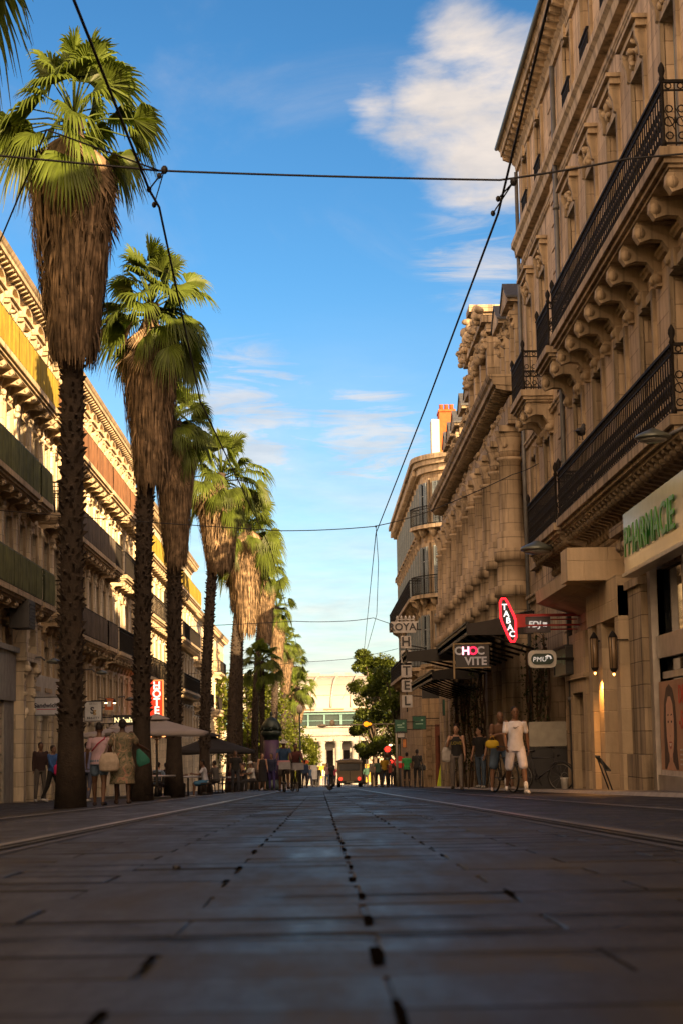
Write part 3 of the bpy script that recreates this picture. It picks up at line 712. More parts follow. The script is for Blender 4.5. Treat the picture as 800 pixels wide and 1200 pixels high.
t = thing('betting_sign', 'rounded white projecting sign with dark oval reading PMU', 'shop sign', (lat(636, Y), Y, zpx(773, Y)), 0)
m = MB(); m.prism(rounded(.64, .40, .12), 'y', -.07, .07); b2 = m.build('sign_body', mat('sign_offwhite', (.5, .5, .47), .4), t)
m = MB(); m.prism(rounded(.52, .25, .12), 'y', -.085, -.0701); b3 = m.build('sign_oval', mat('sign_dark_green', (.012, .035, .025), .4), b2)
letters('PMU', .15, .012, MATS['soft_white_letters'], b2, (-.07, -.092, -.01), shear=.15, spacing=1.1)
m = MB(); m.tube([(.06, -.092, .05), (.12, -.092, .075), (.18, -.092, .05), (.21, -.092, 0)], [.008, .018, .02, .006], 6); m.tube([(.12, -.092, .06), (.11, -.092, .0)], .008, 5); m.tube([(.17, -.092, .05), (.18, -.092, -.01)], .008, 5); m.build('horse_mark', MATS['soft_white_letters'], b2)
m = MB(); m.box(.32, .82, -.02, .02, -.03, .03); m.build('sign_arm', IRON, t)
t = thing('wall_sign', 'small dark green framed board on the cream wall above the roller shutter', 'shop sign', (RX-.26, 44.3, zpx(775, 44)), R(90))
m = MB(); m.box(-1.15, 1.0, -.10, .06, -.30, .28); b2 = m.build('board', MATS['sign_dark_green'], t)
m = MB(); m.box(-1.2, 1.05, -.10, .09, .282, .33); m.box(-1.2, 1.05, -.10, .09, -.35, -.302); m.box(-1.2, -1.152, -.1, .09, -.3, .28); m.box(1.002, 1.05, -.1, .09, -.3, .28); m.build('board_frame', BLACKP, b2)
m = MB(); m.box(-.9, -.55, .062, .075, -.12, .12); m.box(-.35, .6, .062, .075, -.05, .1); m.build('printed_panel', mat('sign_mute_green', (.12, .22, .15), .5), b2)
Y = 45.6
t = thing('food_shop_sign', 'unlit projecting letters CHOC VITE partly glowing red hung at the end of the nearest marquise', 'shop sign', (lat(552, Y), Y, zpx(768, Y)), 0)
m = MB(); m.box(-.42, -.38, -.03, .03, -.55, .32); m.bar((-.4, 0, .30), (.5, 0, .30), .03, .03); m.bar((-.4, 0, -.28), (.5, 0, -.28), .025, .025); m.build('sign_frame', mat('tan_post', (.3, .22, .12), .6), t)
m = MB(); m.box(-.36, .46, .02, .05, -.27, .28); m.build('back_board', BLACKP, t)
GL = mat('grey_letters', (.4, .4, .42), .4, emis=.10); RL = mat('red_lit_letter', (.9, .02, .06), emis=1.5, emcol=(1, .02, .08))
letters('C', .27, .02, GL, t, (-.29, -.01, .12), bold=.008); letters('H', .27, .02, mat('pink_lit_letter', (.9, .3, .4), emis=2.2, emcol=(1, .35, .5)), t, (-.11, -.01, .12), bold=.008)
letters('O', .27, .02, RL, t, (.07, -.01, .12), bold=.008); letters('C', .27, .02, GL, t, (.25, -.01, .12), bold=.008)
letters('VITE', .27, .02, GL, t, (.13, -.01, -.13), bold=.008)

def flagsign(label, px, py, Y, w, h, m_, name='pharmacy_flag', cat='shop sign', arm=1, mark=True):
    t = thing(name, label, cat, (lat(px, Y), Y, zpx(py, Y, px)), 0)
    m = MB(); m.box(-w/2, w/2, -.05, .05, -h/2, h/2); b = m.build('sign_body', m_, t)
    m = MB(); m.box(-w/2-.03, w/2+.03, -.06, .06, h/2+.002, h/2+.035); m.box(-w/2-.03, w/2+.03, -.06, .06, -h/2-.035, -h/2-.002); m.box(-w/2-.03, -w/2-.002, -.06, .06, -h/2-.002, h/2+.002); m.box(w/2+.002, w/2+.03, -.06, .06, -h/2-.002, h/2+.002); m.build('sign_edge', BLACKP, b)
    if mark:
        m = MB(); m.box(-w*.36, w*.1, -.062, -.051, h*.05, h*.14); m.box(-w*.3, w*.3, -.062, -.051, -h*.12, -h*.05); m.ell((w*.22, -.055, h*.2), (w*.1, .01, h*.08), 8, 5); m.build('printed_mark', mat('sign_mark_green', (.25, .42, .32), .5), b)
    if arm: m = MB(); m.box(w/2, w/2+.7*arm, -.02, .02, h*.3, h*.3+.04); m.box(w/2, w/2+.7*arm, -.02, .02, -h*.3, -h*.3+.04); m.build('sign_arm', IRON, t)
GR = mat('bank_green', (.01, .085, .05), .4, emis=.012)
flagsign('dark green square sign nearest the street on the hotel corner, beside the traffic light boom', 469, 851, 94.0, .56, .62, GR, 'green_sign')
flagsign('dark green square sign on the curved stone wall beside the reddish doorway', 490.5, 847, 94.2, .62, .62, GR, 'green_sign')
flagsign('dark green sign hanging highest of the green ones, above the woman in black', 528, 829, 80, .68, .62, GR, 'green_sign')
flagsign('wide black signboard hanging from the hotel corner wall under the marquise', 507, 812, 88, .96, .44, mat('black_sign', (.015, .013, .012), .4), 'black_sign', mark=False)
flagsign('small white notice below the green sign nearest the street', 469, 861, 94.0, .34, .26, MATS['sign_pale_grey'], 'notice_plate', mark=False, arm=0)
flagsign('small orange notice on the wall edge of the hotel corner', 473, 871, 94.0, .16, .40, mat('orange_notice', (.5, .18, .05), .6), 'notice_plate', mark=False, arm=0)

# wall lanterns by the portal (lit)
LAMPY = [36.75, 40.35]
for k, (Yl, lb) in enumerate(((35.1, 'wall lantern nearer the stone pilaster beside the portal door'), (37.5, 'wall lantern throwing a warm glow down the cream wall, further from the pharmacy'))):
    x = RX-.40; zl = zpx(765, Yl, 715)
    t = thing('wall_lantern', lb, 'lantern', (x-.10, Yl, zl), 0, 'lanterns beside the portal')
    m = MB(); m.lathe([(.03, .52), (.13, .40), (.15, .36)], n=8); m.lathe([(.13, -.36), (.10, -.42), (.02, -.48)], n=8)
    for q in range(6): a = q*math.pi/3; m.bar((.14*math.cos(a), .14*math.sin(a), .37), (.12*math.cos(a), .12*math.sin(a), -.37), .018, .018)
    m.bar((.1, 0, .30), (.5, 0, .30), .03, .03); m.build('lantern_frame', IRON, t)
    m = MB(); m.lathe([(.125, -.36), (.135, .36)], n=8); m.build('lantern_glass', mat('lantern_glass', (.25, .17, .10), .2), t)
    m = MB(); m.ell((0, 0, -.50), (.04, .04, .04), 8, 6); t.scale = (.58, .58, .8); m.build('bulb', mat('warm_bulb', (1, .5, .15), emis=7, emcol=(1, .42, .10)), t)
    if k == 1:
        ld = bpy.data.lights.new('lantern_light', 'SPOT'); ld.energy = 26; ld.color = (1, .42, .10); ld.shadow_soft_size = .06; ld.spot_size = R(165); ld.spot_blend = .6
        lo = bpy.data.objects.new('lantern_light', ld); COL.objects.link(lo); lo.location = (x-.12, Yl-.1, zl-.56); 
# dome street lamps held out from the facades
def arm_lamp(label, x, Y, z, reach, s=1.0):
    t = thing('arm_street_lamp', label, 'street lamp', (x, Y, z), 0, 'dome street lamps on facade arms')
    m = MB(); m.tube([(reach, 0, .25*s), (reach*.4, 0, .16), (.25*math.copysign(1, reach), 0, .06)], .03, 6); m.build('arm', ZINC, t)
    m = MB(); m.lathe([(.42*s, 0), (.44*s, .03*s), (.38*s, .10*s), (.22*s, .17*s), (.10*s, .22*s), (.03, .25*s)], n=18); m.build('lamp_hood', mat('lamp_grey_green', (.13, .15, .13), .35, .4), t)
    m = MB(); m.lathe([(.36*s, -.005), (.33*s, -.06*s), (.18*s, -.10*s), (.02, -.11*s)], n=18); m.build('lamp_lens', mat('lamp_lens', (.25, .25, .22), .15), t)
arm_lamp('grey dome lamp beside the near corner of the long lower balcony', lat(776, 27.0), 27.0, zpx(514, 27.0, 776), 1.1, .62)
arm_lamp('grey dome lamp below the second lower balcony, above the tobacco signs', lat(634, 42.6), 42.6, zpx(645, 42.6, 634), .9, .9)
for px, py, Y, lb in ((66, 776, 57, 'leftmost grey lamp on a thin arm over the sandwich shop'), (122, 789, 70, 'grey lamp on a thin arm over the beauty shop sign'), (155, 820, 84, 'grey lamp on a thin arm beside the red hotel sign')):
    arm_lamp(lb, lat(px, Y), Y, zpx(py, Y, px), -(lat(px, Y)-LX)+.05, .5)
# ================================================================== left side
def left_block(name, label, y0, y1, slabs, roof, bay, mt, scr, iron=IRON, shut=SHUT, hoods=(1, 0, 2, 3), trim=TRIM_L, wd=1.1, runs=None, roofm=SLATE, gf=True, x=LX):
    b, zo = left_building(name, label, y0, y1, x); T = y1-y0; n = int(T/bay); ops = []
    us = [T*(i+.5)/n for i in range(n)]
    zs = list(slabs)
    for k, z in enumerate(zs):
        top = zs[k+1] if k+1 < len(zs) else roof
        h = min(2.45, (top-z)-.85) if k+1 < len(zs) else min(2.0, top-z-1.0)
        for i, u in enumerate(us):
            hd = hoods[(k+1) % 4]
            ops.append(window(b, u, zo+z+.04, wd, h, trim=trim, hood=(hd if (top-z) > 3.0 and h < top-z-.8 else 0) if k+1 < len(zs) else (3 if hd == 3 else 0), shut=shut if (i+k) % 3 else None, rnd=i+k))
    zg = zo+slabs[0]-1.9
    if gf:
        for i, u in enumerate(us):
            ops.append((u-bay*.36, u+bay*.36, -1, zg-1.1))
            ops.append(window(b, u, zg-.55, wd*.95, 1.35, trim=trim, hood=0, rnd=i, frame=FRAME_D))
    m = MB(); wall_boxes(m, 0, T, -.9, zo+roof, ops); m.box(0, T, -12, -.501, -.9, zo+roof); m.build('wall', mt, b)
    g = MB(); d = MB()
    if gf:
        for i, u in enumerate(us):
            d.box(u-bay*.36, u+bay*.36, -.46, -.40, -.9, zg-1.1)
            g.box(u-bay*.36, u-bay*.36+.07, -.36, -.30, -.9, zg-1.1); g.box(u+bay*.36-.07, u+bay*.36, -.36, -.30, -.9, zg-1.1); g.box(u-bay*.36+.07, u+bay*.36-.07, -.36, -.30, zg-1.8, zg-1.72)
        d.build('shop_window', GLASS, b); g.build('shop_frame', FRAME_D, b)
    # pilasters between bays, with capitals under each floor line
    for i in range(n+1):
        m = MB(); u = min(max(T*i/n, .2), T-.2); m.box(u-.10, u+.10, -.01, .045, -.6, zo+zs[-1]-.64)
        for k, z in enumerate(zs[1:] if len(zs) > 1 else zs):
            z0_ = zo+zs[k]+.05; z1_ = zo+z-.34
            m.box(u-.17, u+.17, -.01, .10, z0_, z1_-.35); m.box(u-.22, u+.22, -.01, .15, z1_-.349, z1_-.2); m.orn((u, .08, z1_-.42), .4, .35, .1, 6)
        for q in range(9):
            zz_ = -.6+q*.5
            if zz_ < zo+slabs[0]-.9: m.box(u-.24, u+.24, -.01, .08, zz_, zz_+.45)
        m.build('pilaster', mt, b)
    cornice(b, -.05, T+.05, zo+roof+.002, mod=.5, depth=.55, h=.6, trim=trim)
    m = MB(); m.prism([(-.3, zo+roof+.604), (-2.2, zo+roof+1.3), (-11.5, zo+roof+1.5), (-11.5, zo+roof+.1)], 'x', 0.05, T-.05); m.build('roof', roofm, b)
    for k, z in enumerate(zs):
        band(b, 0, T, zo+z-.62, .16, .10, trim)
    for (a, c, k, sc, ir, fan) in (runs or []):
        z = zs[k]; balcony(b, T-(c-y0), T-(a-y0), zo+z, .75, 1.0, iron=ir, trim=trim, corb=1.3, corb_h=.42, screen=None, sp=.14 if y0 < 90 else .28, scr=sc, fin=False)
    return b, zo, T

GI = mat('olive_balcony_fabric', (.13, .145, .055), .85, var=.3, scale=2.5, streak=.3)
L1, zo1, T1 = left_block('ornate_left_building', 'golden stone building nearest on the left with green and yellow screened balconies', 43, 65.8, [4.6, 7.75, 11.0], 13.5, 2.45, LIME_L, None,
    runs=[(43.2, 56.6, 0, GI, IRON_G, 0), (57, 59.3, 0, GI, IRON_G, 0), (61, 65.4, 0, DSCREEN, IRON, 0), (43.2, 56, 1, GI, IRON_G, 0), (56.4, 58.8, 1, GI, IRON_G, 0), (60.4, 62.6, 1, None, IRON, 0), (63.1, 65.4, 1, None, IRON, 0),
          (43.2, 60.0, 2, YSCREEN, IRON, 0), (60.2, 65.6, 2, BSCREEN, IRON, 0)])
L2, zo2, T2 = left_block('middle_left_building', 'sunlit stone building behind the second palm with rust and charcoal balcony screens', 66, 91.5, [4.15, 7.6, 10.6], 13.2, 2.3, LIME_L2, None,
    runs=[(66.2, 74, 0, DSCREEN, IRON, 0), (74.6, 78, 0, DSCREEN, IRON, 0), (79, 91, 0, None, IRON, 0), (66.2, 77, 1, DSCREEN, IRON, 0), (77.4, 80, 1, None, IRON, 0), (81.5, 90, 1, None, IRON, 0),
          (66.2, 76, 2, BSCREEN, IRON, 0), (76.3, 83, 2, BSCREEN, IRON, 0), (83.4, 91, 2, BSCREEN, IRON, 0)])
L3, zo3, T3 = left_block('long_pale_left_building', 'long pale building behind the red hotel sign with a yellow screened top balcony', 91.7, 134, [3.6, 6.8, 9.9], 12.2, 2.65, LIME_L2, None, hoods=(1, 1, 0, 0),
    runs=[(92, 105, 0, None, IRON, 0), (108, 133, 0, None, IRON, 0), (92, 112, 1, None, IRON, 0), (116, 133, 1, None, IRON, 0), (92, 133.8, 2, YSCREEN, IRON, 0)])
L4, zo4, T4 = left_block('far_sunlit_building', 'fully sunlit yellow building with a red brick gable furthest on the left', 134.2, 178, [3.0, 6.2], 9.2, 3.1, LIME_L2, None, hoods=(1, 1, 0, 0), roofm=TILE,
    runs=[(136, 150, 0, None, IRON, 0), (156, 172, 0, None, IRON, 0), (136, 146, 1, None, IRON, 0), (160, 170, 1, None, IRON, 0)])
m = MB(); m.prism([(-1, zo4+9.9), (-6, zo4+9.9), (-6, zo4+13.2), (-4.6, zo4+14), (-1, zo4+12.6)], 'x', T4-3, T4-.5); m.build('chimney', MATS['orange_brick'], L4)
# lower left details on the nearest building: painted shopfront, arched stone doorway, air-conditioner box
ul = lambda Y: 65.8-Y
m = MB()
for a, c in ((43.2, 48.6), (49.8, 51.4), (53.2, 54.9)): m.box(ul(c), ul(a), .002, .14, -.7, 2.9)
m.box(ul(54.9), ul(43.2), .003, .20, 2.902, 4.3); m.box(ul(55.0), ul(43.2), .003, .30, 4.302, 4.45); m.build('painted_shopfront', mat('pale_shop_paint', (.34, .33, .29), .6, streak=.25), L1)
m = MB(); u = ul(56.6)
m.box(u-1.15, u-.75, .002, .35, -.5, 4.1); m.box(u+.75, u+1.15, .002, .35, -.5, 4.1); m.box(u-1.3, u+1.3, .002, .45, 4.102, 4.35)
for k in range(12):
    a = math.pi*k/12; c = math.pi*(k+1)/12
    m.prism([(u+1.2*math.cos(a), 4.35+1.5*math.sin(a)), (u+1.2*math.cos(c), 4.35+1.5*math.sin(c)), (u+.85*math.cos(c), 4.35+1.1*math.sin(c)), (u+.85*math.cos(a), 4.35+1.1*math.sin(a))], 'y', .002, .42)
for sx in (-.95, .95): console(m, u+sx, 4.1, .5, .9, .3); m.orn((u+sx, .3, 3.0), .35, 1.2, .12, 8)
m.orn((u, .2, 4.8), 1.1, .6, .15, 10)
m.build('arched_doorway', LIME_L, L1)
m = MB(); m.box(u-.75, u+.75, .002, .03, -.5, 4.1); m.build('door', mat('dark_wood_door', (.05, .03, .02)), L1)
m = MB(); m.box(ul(54.6), ul(53.4), .25, .8, 4.95, 5.75)
for k in range(7): m.box(ul(54.55), ul(53.45), .802, .82, 5.02+k*.1, 5.07+k*.1)
m.build('air_conditioner', mat('ac_dark', (.05, .05, .05), .6), L1)
m = MB(); m.box(ul(48.6), ul(46.4), .02, .05, .2, 2.7); m.build('lit_display', mat('green_display', (.30, .34, .02), .4, emis=.12, emcol=(.4, .45, .03)), L1)
# sandwich shopfront
m = MB(); m.box(ul(62.6), ul(58.4), .003, .16, 2.75, 2.95); m.box(ul(64.6), ul(58.4), .003, .12, 3.0, 3.85); m.build('shop_fascia', mat('shop_fascia_cream', (.42, .40, .36), .5), L1)
m = MB(); m.box(ul(62.0), ul(59.6), .02, .15, 2.66, 2.748); m.build('strip_light', mat('strip_light', (.8, .8, .75), emis=.5, emcol=(1, .95, .85)), L1)

def lsign(label, px, py, Y, w, h, mm, name='shop_sign', dep=.08, frame=True):
    t = thing(name, label, 'shop sign', (lat(px, Y), Y, zpx(py, Y, px)), 0)
    m = MB(); m.box(-w/2, w/2, -dep, dep, -h/2, h/2); b = m.build('sign_body', mm, t)
    if frame:
        m = MB(); m.box(-w/2-.03, w/2+.03, -dep-.01, dep+.01, h/2+.002, h/2+.04); m.box(-w/2-.03, w/2+.03, -dep-.01, dep+.01, -h/2-.04, -h/2-.002); m.box(-w/2-.03, -w/2-.002, -dep, dep, -h/2, h/2); m.box(w/2+.002, w/2+.03, -dep, dep, -h/2, h/2)
        m.build('sign_edge', ZINC, b)
    m = MB()
    for z in (-h*.3, h*.3): m.box(-w/2-.55, -w/2, -.02, .02, z-.02, z+.02)
    m.build('sign_arm', IRON, t)
    return t, b
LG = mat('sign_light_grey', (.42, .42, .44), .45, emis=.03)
INK = mat('sign_ink', (.03, .03, .05), .5); INKR = mat('sign_red_ink', (.4, .02, .05), .5)
t, b2 = lsign('pale grey projecting sign reading Sandwich with a red curl, left of the first palm trunk', 61, 827.5, 57.6, .86, .50, LG)
letters('Sandwich', .19, .01, INK, b2, (-.09, -.092, .02), bold=.006); letters('C', .3, .01, INKR, b2, (.36, -.092, .02), shear=.3, bold=.006)
m = MB(); m.box(-.36, .22, -.094, -.088, -.105, -.085); m.build('printed_line', INKR, b2)
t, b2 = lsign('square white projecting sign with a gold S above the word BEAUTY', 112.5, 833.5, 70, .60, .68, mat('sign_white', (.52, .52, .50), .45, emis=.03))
letters('S', .34, .01, INK, b2, (-.03, -.092, .02), bold=.008); letters('g', .26, .01, mat('gold_ink', (.35, .22, .05), .4), b2, (.06, -.093, .0), bold=.004)
letters('BEAUTY', .11, .01, INK, b2, (0, -.092, -.25), bold=.002, spacing=1.2); letters('SERVICE', .07, .01, INK, b2, (0, -.092, .27), spacing=1.3)
t, b2 = lsign('black shop sign with pale lit letters Nnbah above the white parasol', 147.5, 844, 76, .82, .42, BLACKP, frame=False)
letters('Nnbah', .27, .02, mat('lit_cream_letters', (.8, .75, .45), emis=.9, emcol=(1, .85, .45)), b2, (0, -.10, 0), bold=.008)
for px_, lb in ((127, 'left one of two small warm spotlights above the orange sign'), (137, 'right one of two small warm spotlights above the orange sign')):
    t = thing('shop_spotlight', lb, 'spotlight', (lat(px_, 73), 73, zpx(823.5, 73, px_)), 0, 'small spotlights over the shopfront')
    m = MB(); m.lathe([(.05, 0), (.06, .03), (.03, .16)], n=10); m.tube([(0, 0, .15), (-.3, 0, .22)], .012, 5); m.build('spotlight_body', BLACKP, t)
    m = MB(); m.ell((0, 0, -.01), (.06, .06, .03)); m.build('bulb', mat('spot_bulb', (1, .8, .5), emis=6, emcol=(1, .68, .35)), t)
t = thing('hotel_neon_sign', 'tall bright red vertical sign with white letters HÔTEL', 'hotel sign', (lat(182.5, 88), 88, zpx(821, 88, 182)), 0)
RS = mat('lit_red_sign', (.75, .04, .03), .4, emis=.75, emcol=(1, .055, .02)); WL = mat('lit_sign_letters', (.9, .9, .85), .4, emis=1.1, emcol=(1, .93, .82))
m = MB(); m.box(-.42, .42, -.12, .12, -1.15, .92); b2 = m.build('sign_body', RS, t)
m = MB(); 
for a, c, e, f in ((-.46, -.422, -1.19, .96), (.422, .46, -1.19, .96), (-.422, .422, .922, .96), (-.422, .422, -1.19, -1.152)): m.box(a, c, -.14, .14, e, f)
m.build('sign_edge', mat('lit_orange_rim', (.9, .3, .08), emis=.9, emcol=(1, .4, .12)), b2)
for k, ch in enumerate('HÔTEL'): letters(ch, .50, .02, WL, b2, (.16, -.135, .68-.385*k), bold=.012)
for k, ch in enumerate(('M', 'I', 'D', 'I')): pass
m = MB(); m.box(-.38, -.24, -.14, -.122, .45, .85); m.build('orange_panel', MATS['lit_orange_rim'], b2)
for k in range(3): m = MB(); m.ring((-.30, -.13, .15-.42*k), .055, .012, 'y', 8, 4); m.box(-.36, -.24, -.14, -.122, .28-.42*k, .30-.42*k); m.build('printed_mark', WL, b2)
m = MB(); m.box(-.95, -.46, -.03, .03, .5, .56); m.box(-.95, -.46, -.03, .03, -.8, -.74); m.build('sign_arm', IRON, t)
t, b2 = lsign('small orange projecting sign beside the beauty shop sign', 131, 825, 74, .30, .46, mat('sign_orange', (.42, .10, .03), .5, emis=.05), frame=False)
m = MB(); m.box(-.08, .08, -.1, -.085, -.1, .1); m.build('printed_mark', MATS['sign_white'], b2)

# ================================================================== buildings beside and behind the camera (they shade the street)
def plain_block(name, label, x, y0, y1, side, roof, mt):
    zb = gz(x, (y0+y1)/2)
    b = thing(name, label, 'building', (x, y0 if side > 0 else y1, zb), R(90) if side > 0 else R(-90)); T = y1-y0; zo = -zb; ops = []
    n = int(T/3.1)
    for k, z in enumerate((5.0, 9.1, 13.2)):
        if z+3 > roof: continue
        for i in range(n): ops.append(window(b, T*(i+.5)/n, zo+z, 1.2, 2.5, hood=0, shut=SHUT, rnd=0, surround=True))
    for i in range(n): ops.append((T*(i+.5)/n-1.1, T*(i+.5)/n+1.1, -2, zo+3))
    m = MB(); wall_boxes(m, 0, T, -2.5, zo+roof, ops); m.box(0, T, -12, -.501, -2.5, zo+roof); m.build('wall', mt, b)
    g = MB()
    for i in range(n): g.box(T*(i+.5)/n-1.1, T*(i+.5)/n+1.1, -.45, -.4, -2.4, zo+3)
    g.build('shop_window', GLASS, b)
    cornice(b, 0, T, zo+roof, h=.7, depth=.5)
    m = MB(); m.prism([(-.3, zo+roof+.7), (-5.5, zo+roof+1.9), (-11.5, zo+roof+.7)], 'x', 0, T); m.build('roof', TILE, b)
plain_block('neighbouring_building', 'plain stone building beside the camera on the right, outside the picture', RX, -42, 26.4, 1, 17.0, LIME_R)
plain_block('neighbouring_building', 'plain stone building beside the camera on the left, outside the picture', LX, -20, 42.8, -1, 13.9, LIME_L)

# ================================================================== the station at the end
SY = 290.0; sg = gz(0, SY)
S = thing('railway_station', 'white railway station with columns, teal glazing and a ribbed vaulted glass roof closing the street', 'station', (0, SY, sg), 0); S.scale = (1.05, 1, 1.07)
def sz(py): return (868-py)*SY/FPX+CAMH-sg
WST = stone('station_stone', (.34, .325, .30), .25, .25); VAULT = mat('vault_panels', (.32, .31, .285), .45, var=.08, scale=.3, bump=.05)
TEAL = mat('teal_frames', (.10, .22, .22), .5)
x0, x1 = -16.0, 26.0; ztop = sz(865)
m = MB(); m.box(x0, x1, 3.2, 14, -.5, sz(856)); wall_boxes(m, x0, x1, -.5, sz(870), [(x0+.9+k*2.37-.45, x0+.9+k*2.37+.45, .0, sz(882)) for k in range(1, 17)], 2.6, 3.19)
m.build('wall', WST, S)
for k in range(1, 17):
    m = MB(); x = x0+.9+k*2.37; m.box(x-.45, x+.45, 2.9, 3.0, 0, sz(882)); m.build('door', DARK, S)
for k in range(0, 18):
    m = MB(); x = x0-.28+k*2.37; m.lathe([(.62, -.3), (.62, .15), (.50, .2), (.47, sz(875)), (.62, sz(873.4)), (.66, sz(872))], (x, .6, 0), 16); m.build('column', WST, S)
m = MB(); m.box(x0-.6, x1, -.1, 3.1, sz(872), sz(866)); m.box(x0-.8, x1, -.4, 3.1, sz(866)+.002, sz(864)); m.box(x0-.5, x1, -.0, 3.1, sz(864)+.002, sz(857)); m.box(x0-.8, x1, -.3, 3.1, sz(857)+.002, sz(855.8)); m.build('entablature', WST, S)
m = MB(); m.box(x0, x1, .8, 6, sz(856), sz(843)); m.build('glazing', mat('dark_glazing', (.03, .05, .05), .1), S)
m = MB()
for k in range(18): m.box(x0+k*2.37, x0+k*2.37+.25, .6, .79, sz(855.8), sz(842))
m.box(x0, x1, .5, .79, sz(843), sz(840)); m.box(x0, x1, .62, .79, sz(850), sz(849.4)); m.build('glazing_frame', TEAL, S)
m = MB(); pr = []
for k in range(13):
    a = (math.pi/2)*k/12; pr.append((.3+9.2*(1-math.cos(a)), sz(836)+(sz(800)-sz(836))*math.sin(a)))
pr2 = [(.0, sz(840)), (.0, sz(836))]+pr+[(12, sz(800)), (12, sz(840))]
m.prism(pr2, 'x', x0+3, x1); m.build('vault', VAULT, S)
m = MB()
for k in range(0, 16):
    x = x0+3.2+k*2.9; m.tube([(x+(q/12.)**1.5*1.2, p[0]-.06, p[1]+.05) for q, p in enumerate(pr)], .16, 5)
for q in (3, 6, 9): m.tube([(x0+3, pr[q][0]-.04, pr[q][1]+.03), (x1, pr[q][0]-.04, pr[q][1]+.03)], .05, 4)
m.build('vault_rib', WST, S)
m = MB()
for k in range(9): m.box(x0+4+k*4.2, x0+6.9+k*4.2, -.06, -.001, sz(838.6), sz(836.8))
m.build('vent', mat('brown_vent', (.20, .13, .08), .7), S)
m = MB(); m.box(x0+2.8, x1, 8.9, 12.3, sz(800)+.01, sz(797.5)); m.box(x0+2.8, x1, 8.8, 12.5, sz(799.5), sz(798.6))
for k in range(8): m.box(x0+4+k*4.8, x0+6.6+k*4.8, 8.95, 12.3, sz(797.5)+.002, sz(795.6))
m.build('parapet', WST, S)
m = MB(); m.box(lat(428, SY), x1, -1.6, -.2, -.4, sz(876)); m.box(lat(426, SY), x1, -1.8, -.2, sz(876)+.002, sz(874)); m.build('side_wing', stone('station_side', (.42, .36, .29), .2, .4), S)
m = MB(); m.tube([(lat(418, SY), -6, -.3), (lat(418, SY), -6, sz(853))], .09, 6); m.build('flag_mast', ZINC, S)

